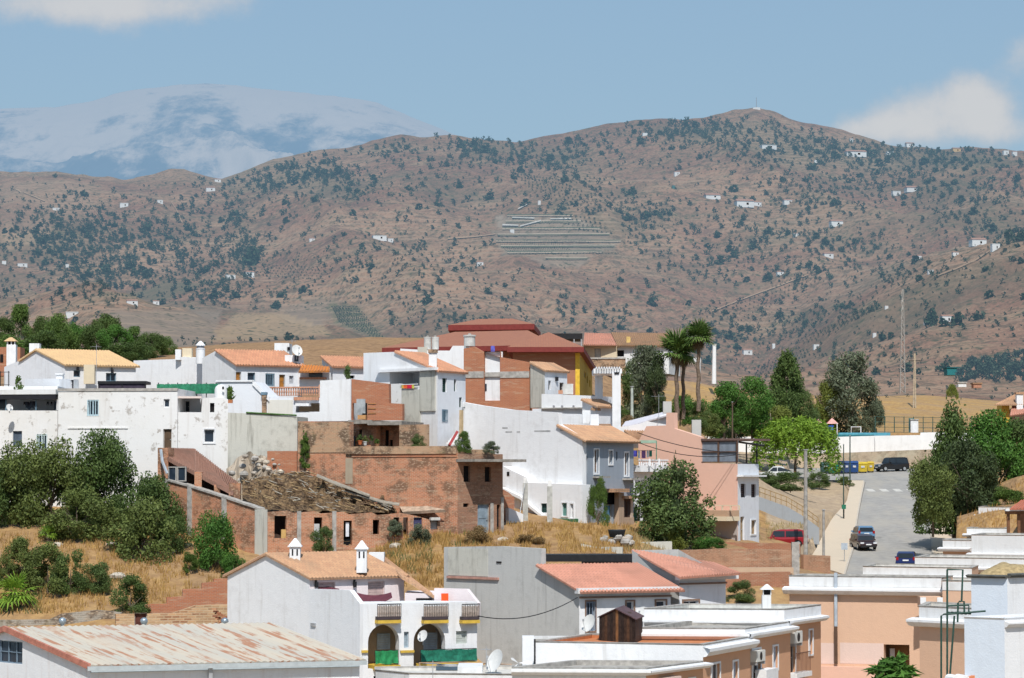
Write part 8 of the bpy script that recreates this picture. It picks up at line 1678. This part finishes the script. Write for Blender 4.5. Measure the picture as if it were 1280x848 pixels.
palm('fan_palm', 60, 652, 668, 684, 30, 178.5, 'very small bright palm between the olive bushes', skirt=False, trunk_r=.1, n=16, colk='bright', seed=4)
# weeds on the ruin
for i, (u, vt, vb, w, Y, k, lab) in enumerate(((405, 655, 690, 30, 177, 'mid', 'green bush growing in front of the ruin openings'), (493, 650, 672, 22, 180.6, 'grey', 'grey weed bush inside ruin window'), (526, 655, 685, 30, 180, 'grey', 'wispy grey weeds below the indigo board'), (579, 540, 566, 28, 182.5, 'vine', 'leafy green bush on top of the brick house'), (614, 552, 568, 22, 183, 'grey', 'small trailing weed on right end of the brick parapet'), (523, 543, 562, 20, 185.5, 'mid', 'weed bush on the rubble side wall'), (381, 538, 585, 14, 186, 'vine', 'creeper climbing the joint of grey wall and rubble'), (747, 598, 661, 27, 188.5, 'vine', 'tall green vine covering front of the grey blue house'), (890, 671, 690, 46, 186, 'fig', 'low green fig bush above the brick terraces'), (841, 652, 690, 34, 187, 'yellowgreen', 'yellow green bush at foot of the walnut tree'), (924, 726, 756, 40, 176, 'mid', 'green bush behind the flat roofs below the brick terraces'), (918, 716, 730, 22, 183.5, 'grey', 'grey weeds on the brick terrace ledge'), (600, 658, 690, 40, 180, 'dry', 'dry brown weed tuft below blue metal door'), (660, 668, 690, 40, 180, 'dry', 'dry brown scrub on the golden bank'))):
 tree('weed_bush', 'bush' if w > 16 else 'column', k, u, vt, vb, w, lab, 'bush', 'weeds around the ruins', Y=Y, var=i % 3, depth=.8 if k == 'vine' else None)
tree('walnut_tree', 'round', 'mid', 846, 580, 690, 108, 'dark leafy tree in front of the pink house', Y=189, var=3)
tree('cypress_tree', 'column', 'shade', 846, 570, 688, 26, 'narrow dark cypress in front of the pink house', Y=187.5)
# garden and park trees
tree('poplar_tree', 'tall', 'grey', 806, 437, 540, 62, 'loose grey green poplar behind the white pergola', Y=262, var=0)
tree('poplar_tree', 'tall', 'mid', 790, 452, 530, 34, 'slim green poplar left of the palms', Y=266, var=1)
tree('cypress_tree', 'tall', 'shade', 822, 443, 530, 34, 'dark brown green tree just left of the palms', Y=258, var=2)
palm('fan_palm', 846, 410, 442, 522, 52, 258, 'left fan palm with broad shaggy crown', seed=11, trunk_r=.21, n=42, group='tall fan palms')
palm('fan_palm', 854, 418, 446, 520, 40, 260, 'shorter middle palm tucked under the left palm crown', seed=12, trunk_r=.18, n=32, group='tall fan palms')
palm('fan_palm', 873, 397, 423, 510, 48, 256, 'tallest fan palm with brown skirt on the right', seed=13, trunk_r=.2, n=42, group='tall fan palms')
for i, (u, vt, vb, w, Y, kind, k, lab) in enumerate(((850, 492, 530, 46, 285, 'bush', 'fig', 'bright green garden shrub below the palms'), (870, 502, 536, 36, 290, 'bush', 'mid', 'green hedge bush right of the palm trunks'), (884, 508, 545, 40, 300, 'bush', 'olive', 'olive bush behind the pink house chimney'), (772, 505, 545, 40, 240, 'bush', 'vine', 'bright green bush behind white pergola pillar'), (785, 520, 552, 34, 235, 'bush', 'dry', 'dry pinkish shrub behind the pale lamp post'), (905, 480, 548, 62, 335, 'round', 'fig', 'broad bright green tree left in the garden'), (940, 474, 545, 56, 345, 'round', 'fig', 'green round tree behind the forked trunk'), (963, 505, 548, 54, 350, 'umbrella', 'yellowgreen', 'yellow green tree with pale forked trunk'), (1005, 486, 545, 34, 372, 'round', 'mid', 'small green tree right of the dark conifer'), (1034, 478, 545, 52, 405, 'round', 'yellowgreen', 'light green tree behind the playground'), (1092, 500, 546, 30, 404, 'round', 'grey', 'pale silver tree right of the tall park eucalyptus'), (920, 520, 550, 60, 360, 'bush', 'shade', 'dark shrubbery under the garden trees'), (980, 520, 550, 60, 362, 'bush', 'shade', 'dark hedge beneath the conifer'))):
 tree('garden_tree' if kind != 'bush' else 'shrub', kind, k, u, vt, vb, w, lab, 'tree' if kind != 'bush' else 'shrub', 'garden and park trees', Y=Y, var=i % 4)
tree('conifer_tree', 'cone', 'dark', 984, 440, 548, 66, 'big dark rounded conifer in the park', Y=372, var=0)
tree('eucalyptus_tree', 'tall', 'grey', 1064, 444, 546, 84, 'tall feathery eucalyptus beside the playground', Y=404, var=2)
tree('willow_tree', 'willow', 'bright', 994, 519, 606, 92, 'bright green weeping tree over the white car', Y=345)
tree('hedge', 'bush', 'dark', 988, 590, 614, 62, 'dark clipped hedge below the weeping tree', 'hedge', Y=314, var=1, depth=3)
tree('shrub', 'bush', 'mid', 958, 590, 612, 36, 'low green shrub left of the dark hedge', 'shrub', Y=312, var=2)
tree('shrub', 'bush', 'mid', 1024, 588, 610, 28, 'small round shrub below the first bins', 'shrub', Y=330, var=0); tree('shrub', 'bush', 'olive', 1056, 596, 608, 20, 'small shrub at the pavement end near the bins', 'shrub', Y=341, var=1)
# right side trees
tree('cypress_tree', 'cone', 'dark', 1192, 502, 666, 98, 'large dark pyramid tree on the right pavement', Y=268, var=2)
tree('street_tree', 'round', 'olive', 1166, 572, 664, 62, 'olive green lower tree shading the right pavement', Y=256, var=2)
tree('street_tree', 'round', 'shade', 1210, 556, 660, 86, 'deep green tree against the bank at right', Y=262, var=3)
tree('street_tree', 'round', 'fig', 1244, 518, 640, 82, 'bright green tree in front of the yellow house', Y=272, var=1); tree('street_tree', 'round', 'dark', 1280, 526, 620, 74, 'dark green tree at the right edge', Y=276, var=0); tree('street_tree', 'bush', 'shade', 1232, 580, 655, 50, 'dense dark bush in shadow beside the dry bank', Y=266, var=1)
tree('shrub', 'bush', 'vine', 1262, 609, 640, 50, 'green shrub on the dry bank at right edge', 'shrub', Y=243, var=1); tree('shrub', 'bush', 'mid', 1218, 652, 664, 18, 'tiny green shrub by the white cornice block', 'shrub', Y=238, var=2)
# banana-like plant bottom right
o = thing('broadleaf_plant', 'lush green plant rising at the bottom edge near the broken doorway', 'plant', P(1115, 856, 140)); p, d = crown_pts('bush', 420, 8); me = leaf_mesh('foliage', p, d, .12, foliage('leaves fig', *LEAFCOL['fig']), 3, 9); c = bpy.data.objects.new('foliage', me); COL.objects.link(c); c.parent = o; c.scale = (2.6, 1.6, 1.3)
p, d = crown_pts('tall', 150, 9); me = leaf_mesh('foliage', p, d, .16, foliage('leaves fig', *LEAFCOL['fig']), 3, 9); c = bpy.data.objects.new('stem_foliage', me); COL.objects.link(c); c.parent = o; c.location = (.45, 0, .6); c.scale = (.9, .7, .95)
# woods behind the upper left houses
GW = 'wood behind the left houses'
for i, (u, vt, vb, w, Y, kind, k, lab) in enumerate(((2, 398, 455, 46, 292, 'round', 'dark', 'dark tree at left edge of the wood'), (26, 384, 455, 40, 296, 'tall', 'pine', 'tallest pine of the left wood'), (48, 398, 455, 40, 300, 'round', 'dark', 'dark tree right of the tallest pine'), (72, 395, 456, 44, 290, 'round', 'pine', 'mid green tree behind the yellow roof'), (95, 402, 456, 42, 296, 'round', 'fig', 'bright green tree in the middle of the wood'), (118, 406, 456, 40, 290, 'round', 'dark', 'dark tree above the yellow roof end'), (132, 394, 440, 44, 312, 'umbrella', 'dark', 'flat topped dark pine standing above the wood'), (146, 408, 456, 44, 288, 'round', 'fig', 'yellowish green tree in the right half of the wood'), (170, 410, 456, 42, 292, 'tall', 'pine', 'feathery pine near right end of the wood'), (190, 416, 456, 40, 290, 'round', 'dark', 'dark tree second from right end of the wood'), (208, 422, 456, 28, 294, 'round', 'pine', 'last small tree at right end of the wood'), (60, 415, 462, 60, 284, 'round', 'dark', 'broad dark tree low behind the white gable'), (10, 420, 465, 60, 284, 'round', 'pine', 'low green tree behind the tiled chimney'), (160, 428, 462, 60, 284, 'round', 'dark', 'low dark tree behind the plain white house'))):
 tree('wood_tree', kind, k, u, vt, vb, w, lab, 'tree', GW, Y=Y, var=i % 4)
# ================================================================== dry grass, stuff
def grass(name, regions, n, h, cols, seed, kind='stuff', wob=.25):
 r = np.random.default_rng(seed); V = [];
 tot = sum((q[2]-q[0])*(q[3]-q[1]) for q in regions)
 for (u0, v0_, u1, v1_) in regions:
  m = int(n*(u1-u0)*(v1_-v0_)/tot)
  for k in range(m):
   u, v = r.uniform(u0, u1), r.uniform(v0_, v1_)
   if float(vnoise(np.array([u/9.]), np.array([v/6.]), seed)[0]) < .33: continue
   b = ground_hit(u, v, 150, 700)
   if b is None or b.y > 650: continue
   hh = h*(.5+r.random()); a = r.random()*6.28; w = .022+.02*r.random(); dx, dy = math.cos(a)*w, math.sin(a)*w; lx, ly = r.normal()*wob*hh, r.normal()*wob*hh
   V += [(b.x-dx, b.y-dy, b.z-.05), (b.x+dx, b.y+dy, b.z-.05), (b.x+lx, b.y+ly, b.z+hh)]
 me = bpy.data.meshes.new(name); me.from_pydata(V, [], [(i, i+1, i+2) for i in range(0, len(V), 3)]); me.materials.append(foliage(name, *cols)); o = bpy.data.objects.new(name, me); COL.objects.link(o); o['kind'] = kind; return o
DRY = ((.26, .14, .045), (.56, .37, .13))
grass('dry_grass', [(-30, 668, 150, 700), (-30, 700, 290, 768), (140, 660, 290, 700)], 13000, .30, DRY, 2)
grass('dry_grass', [(470, 668, 560, 735), (540, 655, 800, 692)], 12000, .30, DRY, 3)
grass('dry_grass', [(780, 660, 850, 690), (945, 655, 1020, 676)], 2600, .3, ((.22, .17, .07), (.50, .40, .20)), 4)
grass('dry_grass', [(1195, 600, 1280, 660)], 1200, .35, ((.30, .16, .04), (.60, .36, .12)), 5)
grass('green_weeds', [(-20, 735, 60, 768), (60, 720, 150, 745), (480, 680, 540, 720), (560, 665, 600, 685)], 1800, .4, ((.07, .09, .03), (.17, .19, .07)), 6)
# ================================================================== HILLS: fields, tracks, trees, farmhouses
WPL = field('white plastic sheet', (.45, .42, .38), (.36, .34, .3))
for a, b, c, d in (((648, 262), (660, 256), (659, 258), (647, 264)), ((640, 273), (668, 274), (668, 275.5), (640, 274.5)), ((650, 284), (676, 277), (676, 278.5), (650, 285.5)), ((688, 275), (714, 274.5), (714, 276), (688, 276.5)), ((628, 282), (648, 283), (648, 284.5), (628, 284))): drape('plastic_strip', (a, b, c, d), WPL, 1.2, 2, y0=900)
TR = field('dirt track', (.36, .25, .16), (.30, .20, .13))
for L in ([(112, 255), (117, 262), (124, 272), (127, 279)], [(213, 253), (220, 264), (227, 279)], [(1172, 347), (1196, 338), (1220, 327), (1237, 316)], [(890, 390), (930, 374), (975, 358), (1010, 345)], [(560, 299), (590, 297), (622, 293)], [(20, 236), (38, 245), (56, 252)]):
 for p, q in zip(L[:-1], L[1:]): drape('dirt_track', (p, q, (q[0]+(1.6 if abs(q[1]-p[1]) > abs(q[0]-p[0]) else 0), q[1]+1.1), (p[0]+(1.6 if abs(q[1]-p[1]) > abs(q[0]-p[0]) else 0), p[1]+1.1)), TR, .8, 3, y0=900)
BK = (field('pale terrace bank', (.38, .31, .23), (.32, .26, .19)), field('hedge line', (.06, .085, .05), (.09, .10, .06)))
for k, (ua, va, ub, vb) in enumerate(((634, 271, 716, 271), (632, 279, 726, 279), (628, 287.5, 750, 287.5), (622, 295.5, 762, 294.5), (620, 303, 776, 303), (626, 310, 768, 309), (634, 317.5, 752, 316.5), (682, 325, 734, 325))):
 for j in (0, 1): drape('terrace_bank', ((ua, va-j*1.5), (ub, vb-j*1.5), (ub, vb+.9-j*1.5), (ua, va+.9-j*1.5)), BK[(k+j) % 2], 1., 3, y0=900)
# trees on the slopes
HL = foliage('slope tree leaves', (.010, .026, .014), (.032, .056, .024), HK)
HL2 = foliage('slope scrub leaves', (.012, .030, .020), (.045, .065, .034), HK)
def slope_proto(seed, n, mat):
 p, d = crown_pts('bush' if seed % 2 else 'round', n, 200+seed); p[:, 2] = p[:, 2]*.95+.0; return leaf_mesh('slope_tree', p, d, .19, mat, 1.3, seed)
SLP = [slope_proto(i, 170, HL) for i in range(5)]; SPT = [slope_proto(i+9, 55, HL2) for i in range(4)]
def density(u, v): return .55+sum(w*math.exp(-((u-a)/ru)**2-((v-b)/rv)**2) for a, b, ru, rv, w in DENS)
FREE = [(130, 388, 420, 425), (618, 270, 778, 334), (415, 382, 486, 430)]
def top_line(u): return float(np.interp(u, UU, vmain))
def slope_spots(n, seed, dmin, pw=1.):
 r = random.Random(seed); out = []; tries = 0
 while len(out) < n and tries < n*400:
  tries += 1; u = r.uniform(-20, 1300); t_ = top_line(u); v = r.uniform(t_+.5, 470 if u > 480 else 440)
  if r.random() > (density(u, v)/12)**pw or any(a <= u <= c and b <= v <= d for a, b, c, d in FREE): continue
  if dmin and any(abs(u-a) < dmin and abs(v-b) < dmin*.7 for a, b, *_ in out[-600:]): continue
  h = ground_hit(u, v, 860)
  if h is None: continue
  out.append((u, v, h))
 return out
def zone(u, v):
 s = 'far left' if u < 220 else 'left' if u < 450 else 'middle' if u < 760 else 'right' if u < 1050 else 'far right'
 q = 'near the ridge line' if v < top_line(u)+45 else 'halfway up' if v < 335 else 'low down'
 return s, q
big = slope_spots(262, 21, 4.5, 1.15); r = random.Random(5)
def slope_tree(u, v, h, px, i, name='slope_tree', label=None, hmul=1., me=None):
 k = h.y/F; o = bpy.data.objects.new(name, me or SLP[i % 5]); COL.objects.link(o); o.location = h-Vector((0, 0, .12*px*k)); o.scale = (px*k, px*k, px*k*.86*hmul); o.rotation_euler = (0, 0, i*1.3)
 s, q = zone(u, v); tag(o, label or f'small dark tree on the {s} brown hillside, {q}', 'tree', f'trees on the hillside, {s}, {q}'); return o
for i, (u, v, h) in enumerate(big): slope_tree(u, v, h, r.choice((7, 8, 9, 10, 10, 12, 14)) * (1.15 if v > 330 else 1), i)
# named single trees that stand out
for i, (u, v, w, hm, lab) in enumerate(((1163, 409, 18, 1.7, 'tall dark tree beside white farm at right foot of the hill'), (1197, 407, 21, 1.15, 'broad dark tree right of the white farm on the hill'), (1103, 427, 11, 1.5, 'dark upright tree left of the tall farm tree'), (1114, 424, 11, 1.1, 'round dark tree next to the dark upright tree'), (1261, 300, 12, 1.6, 'tall dark tree by the ridge track at right'), (1275, 302, 14, 1.3, 'dark tree at right edge by the ridge track'), (812, 416, 10, 1, 'round tree just above the long low roof row'), (775, 412, 10, 1, 'round tree above the red tiled farm house'), (1280, 375, 12, 1, 'round dark tree alone at right edge of hill'), (69, 222, 7, 1.1, 'single tree on the left ridge line'), (313, 332, 22, 1.5, 'dense dark clump in the left gully'), (912, 424, 16, 1, 'blue green tree on slope right of the palms'), (894, 418, 12, 1, 'dark tree left of the blue green slope tree'), (1135, 465, 16, 1, 'round dark tree beside the lattice mast foot'), (1148, 468, 9, 1.2, 'small dark tree behind the power pole'), (1180, 464, 18, .9, 'leafy scrub tree left of the teal tank'), (1096, 469, 14, 1, 'round grey tree on the hill above the eucalyptus'))):
 h = ground_hit(u, v, 560)
 if h: slope_tree(u, v, h, w, i, label=lab, hmul=hm)
# dark wood on the right above the golden hill
for i, (u, vb, px, hm) in enumerate(((1205, 476, 26, 1.1), (1222, 474, 30, 1.15), (1242, 476, 32, 1.15), (1262, 475, 32, 1.2), (1284, 476, 34, 1.2), (1230, 460, 24, .9), (1255, 455, 24, .9), (1278, 452, 26, .9), (1296, 460, 30, 1.1), (1215, 455, 18, .8))):
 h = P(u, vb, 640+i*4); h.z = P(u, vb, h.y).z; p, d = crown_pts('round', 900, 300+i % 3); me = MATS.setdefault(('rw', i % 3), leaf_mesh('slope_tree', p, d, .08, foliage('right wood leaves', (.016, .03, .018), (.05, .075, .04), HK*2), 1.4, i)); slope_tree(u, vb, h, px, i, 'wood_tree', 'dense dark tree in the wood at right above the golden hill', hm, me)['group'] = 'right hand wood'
o = thing('water_tank', 'teal green tank among the dark wood at right', 'tank', P(1194, 470, 660)); part_box(o, 'tank', plain('teal tank', (.02, .16, .17)), 1184, 1205, 460, 469, 655, 5); part_box(o, 'rim', plain('dark teal', (.01, .09, .1)), 1183.5, 1205.5, 459, 460.3, 654.8, 5.4)
for i, (u, v, lab) in enumerate(((1203, 481, 'pale hut under the dark wood at right'), (1222, 482, 'brick coloured hut under the dark wood at right'))):
 o = thing('hut', lab, 'hut', P(u, v+4, 620)); part_box(o, 'wall', [WHITE2, plain('brick hut', (.4, .2, .13))][i], u-5, u+5, v-2, v+3, 620, 3); part_box(o, 'roof', [CONCD, TILE_OLD][i], u-6, u+6, v-3.5, v-1.9, 619.8, 3.6)
tree('pine_tree', 'umbrella', 'yellowgreen', 1190, 481, 512, 14, 'small lone umbrella pine on the golden hill', Y=545, gz=True)
# scrub as one mass: everything smaller than the single trees
def scrub():
 r = np.random.default_rng(77); V = []; T = []; nv = 0; rr = random.Random(8)
 spots = [(h, (4.+6*rr.random()**1.6)*(h.y/F)) for u, v, h in slope_spots(4600, 99, 0, 1.1)]+[(h, (2.+2.2*rr.random())*(h.y/F)) for u, v, h in slope_spots(3200, 98, 0, .5)]
 # planted rows
 for (tl, tr, br, bl, nu, nvv, px) in (((640, 216), (700, 224), (758, 262), (664, 240), 16, 6, 3.2), ((690, 266), (742, 272), (770, 296), (720, 290), 9, 4, 4), ((622, 303), (700, 304), (716, 315), (634, 317), 30, 7, 1.5), ((630, 286.5), (735, 287), (735, 287.4), (630, 287), 26, 1, 2.6), ((622, 302), (740, 302.5), (740, 303), (622, 302.5), 34, 1, 2.4), ((640, 318), (775, 317), (775, 317.4), (640, 318.4), 34, 1, 2.3), ((414, 384), (446, 382), (486, 431), (424, 404), 18, 14, 2.6), ((330, 330), (410, 334), (400, 352), (320, 346), 16, 5, 2.6), ((910, 385), (1010, 340), (1030, 352), (930, 400), 18, 4, 3.2), ((1000, 425), (1100, 380), (1104, 386), (1004, 434), 22, 3, 3.4), ((940, 462), (1010, 436), (1014, 446), (950, 470), 16, 3, 3.4)):
  tl, tr, br, bl = map(np.array, (tl, tr, br, bl))
  for i in range(nu):
   for j in range(nvv):
    a, b = (i+.5)/nu, (j+.5)/nvv; q = (tl*(1-a)+tr*a)*(1-b)+(bl*(1-a)+br*a)*b; h = ground_hit(q[0]+rr.uniform(-.5, .5), q[1]+rr.uniform(-.2, .2), 860)
    if h: spots.append((h, px*(.8+.4*rr.random())*h.y/F))
 for k in range(420):
  u, v = (rr.uniform(225, 500), rr.uniform(424, 468)) if k % 2 else (rr.uniform(890, 1290), rr.uniform(436, 500)); h = ground_hit(u, v, 300)
  if h and h.y > 330: spots.append((h, rr.choice((2, 3, 3, 4, 5, 7))*h.y/F))
 for i, (h, s) in enumerate(spots):
  me = SPT[i % 4]; co = np.empty(len(me.vertices)*3, 'f'); me.vertices.foreach_get('co', co); co = co.reshape(-1, 3)*s; V.append(co+np.array(h-Vector((0, 0, .1*s))));
 A = np.concatenate(V); n = len(A)//4; me = bpy.data.meshes.new('hillside_scrub'); me.vertices.add(len(A)); me.vertices.foreach_set('co', A.astype('f').ravel()); me.loops.add(len(A)); me.loops.foreach_set('vertex_index', np.arange(len(A), dtype='i')); me.polygons.add(n); me.polygons.foreach_set('loop_start', np.arange(0, 4*n, 4, dtype='i')); me.update(calc_edges=True); me.materials.append(HL2); o = bpy.data.objects.new('hillside_scrub', me); COL.objects.link(o); o['kind'] = 'stuff'
scrub()
# farmhouses on the slopes (a few pixels each)
FW = field('farm white wash', (.62, .62, .60), (.56, .55, .53)); FR = field('farm roof', (.30, .17, .12), (.27, .15, .11)); FY = field('farm ochre', (.5, .33, .15), (.45, .3, .14)); FG = field('farm green', (.05, .14, .13), (.05, .14, .13))
def farm(u, v, wpx, hpx, label, m=None, flat=False, rot=.2):
 h = ground_hit(u, v, 700)
 if h is None: return
 k = h.y/F; wpx *= .85; W, D, Hh = wpx*k, min(wpx*k*.7, 9), hpx*k; o = thing('farmhouse', label, 'farmhouse', h, 'farmhouses on the hills'); mb = MB(); mb.box((h.x, h.y, h.z+Hh*.5-.6), (W, D, Hh+1.2), rot); mb.build('wall', m or FW, o)
 mb = MB(); z = h.z+Hh
 ca, sa = math.cos(rot), math.sin(rot); R = lambda a, b: (h.x+a*ca-b*sa, h.y+a*sa+b*ca)
 if flat: mb.box((h.x, h.y, z+.12), (W*1.04, D*1.06, .2), rot); mb.build('roof', m or FW, o)
 else:
  mb.hexa([(*R(a*W*.53, b*D*.55), z+.02) for a, b in ((-1, -1), (1, -1), (1, 1), (-1, 1))], [(*R(a*W*.5, b*D*.03), z+D*.22) for a, b in ((-1, -1), (1, -1), (1, 1), (-1, 1))]); mb.build('roof', FR, o)
 if wpx >= 6:
  mb = MB(); x = R(W*.12, -D*.5-.04); mb.box((x[0], x[1], h.z+Hh*.45), (W*.12, .1, Hh*.45), rot); mb.build('window', VOID, o)
for a in ((263, 239, 13, 4, 'long white farm on the left ridge below the big mountain'), (272, 228, 9, 3, 'white house near the left ridge saddle'), (155, 258, 12, 4, 'white farmhouse beside the left dirt track'), (200, 255, 8, 3.5, 'dark roofed farmhouse on the left ridge'), (70, 263, 10, 2.5, 'low pale house on the far left slope'), (5, 331, 6, 4, 'white hut at far left frame edge'), (28, 333, 14, 3, 'low white house on the far left below the tree rows'), (84, 335, 5, 4, 'tiny white hut on the far left slope'), (311, 346, 15, 5, 'white house at head of the left gully'), (288, 348, 14, 3.5, 'low white house left of the gully house'), (390, 301, 8, 3, 'small white hut on the middle left slope'), (474, 300, 20, 4.5, 'long white farm on centre left slope'), (488, 303, 8, 4, 'white annexe beside the long white farm'), (165, 381, 16, 4, 'red roofed house above the ploughed field'), (195, 381, 9, 4, 'white house above the ploughed field edge'), (90, 394, 18, 4, 'white house near left foot of the hill behind the wood'), (600, 332, 9, 4, 'grey ruined hut on the middle slope'), (674, 256, 4, 5, 'pale green pump hut above the terraces'), (806, 170, 7, 3, 'white house high on the middle ridge'), (960, 186, 22, 4, 'long white house below the summit'), (1069, 195, 30, 5, 'long white hotel like building on the right ridge'), (1064, 177, 5, 4, 'tiny white house on the right shoulder skyline'), (1112, 194, 10, 4, 'white house beside dark trees on the right ridge'), (1137, 184, 12, 4, 'white house on the right skyline'), (1195, 190, 12, 3.5, 'ochre house on the right skyline'), (1257, 194, 8, 5, 'left white house of two on the far right skyline'), (1268, 195, 7, 5, 'right white house of two on the far right skyline'), (846, 220, 8, 4, 'white house on the upper middle slope'), (842, 236, 4, 4, 'tiny green hut on the upper middle slope'), (890, 248, 22, 3.5, 'long pale farm on the centre of the slope'), (930, 258, 26, 6, 'cluster house white and large in the slope centre'), (946, 257, 12, 4, 'white annexe right of the large slope house'), (985, 256, 14, 4, 'pale farm right of the large slope house'), (1120, 245, 12, 5, 'white house on right slope below the ridge'), (1140, 240, 20, 4, 'long white farm on right slope below the ridge'), (1045, 283, 18, 5, 'white farm in the middle of the right slope'), (1035, 321, 14, 4, 'pale red roofed house lower on the right slope'), (1146, 326, 12, 5, 'white cube house on the spur'), (1194, 321, 9, 4, 'white house next to the spur track'), (1222, 307, 22, 6, 'white farm with red roof by the ridge track'), (1244, 314, 12, 7, 'tall white farm wing by the ridge track'), (1163, 343, 8, 4, 'small white hut under the spur track'), (1183, 403, 17, 7, 'white farm between the two tall trees'), (1158, 406, 7, 4, 'small white annexe left of tall farm tree'), (1093, 422, 5, 5, 'tiny white pump house near the upright tree'), (1108, 387, 5, 4, 'tiny white hut on the lower spur'), (934, 443, 13, 5, 'white farm in the valley right of the palms'), (967, 436, 4, 6, 'white shrine like hut in the valley'), (1020, 436, 8, 4, 'reddish hut on the lower right slope'), (995, 296, 8, 3, 'pale hut in the middle right slope'), (975, 344, 10, 3, 'low red roofed hut on slope above the valley'), (1020, 204, 5, 3, 'tiny white house under the summit shoulder'), (640, 291, 6, 3.5, 'pale tool hut beside the terraces')):
 farm(*a, m=FY if 'ochre' in a[4] else FG if 'green hut' in a[4] else None, flat=len(a[4]) % 3 == 0)
o = thing('radio_mast', 'thin radio mast on the hill summit', 'mast', P(945.5, 137, 2740)); mb = MB(); mb.tube([P(945.5, 140, 2740), P(945.5, 122, 2740)], .5, 4, 0, .25); mb.build('mast', field('mast grey', (.3, .3, .32), (.3, .3, .32)), o); mb = MB(); mb.box(P(945.5, 136.5, 2740), (7, 5, 2.5)); mb.build('hut', FW, o)
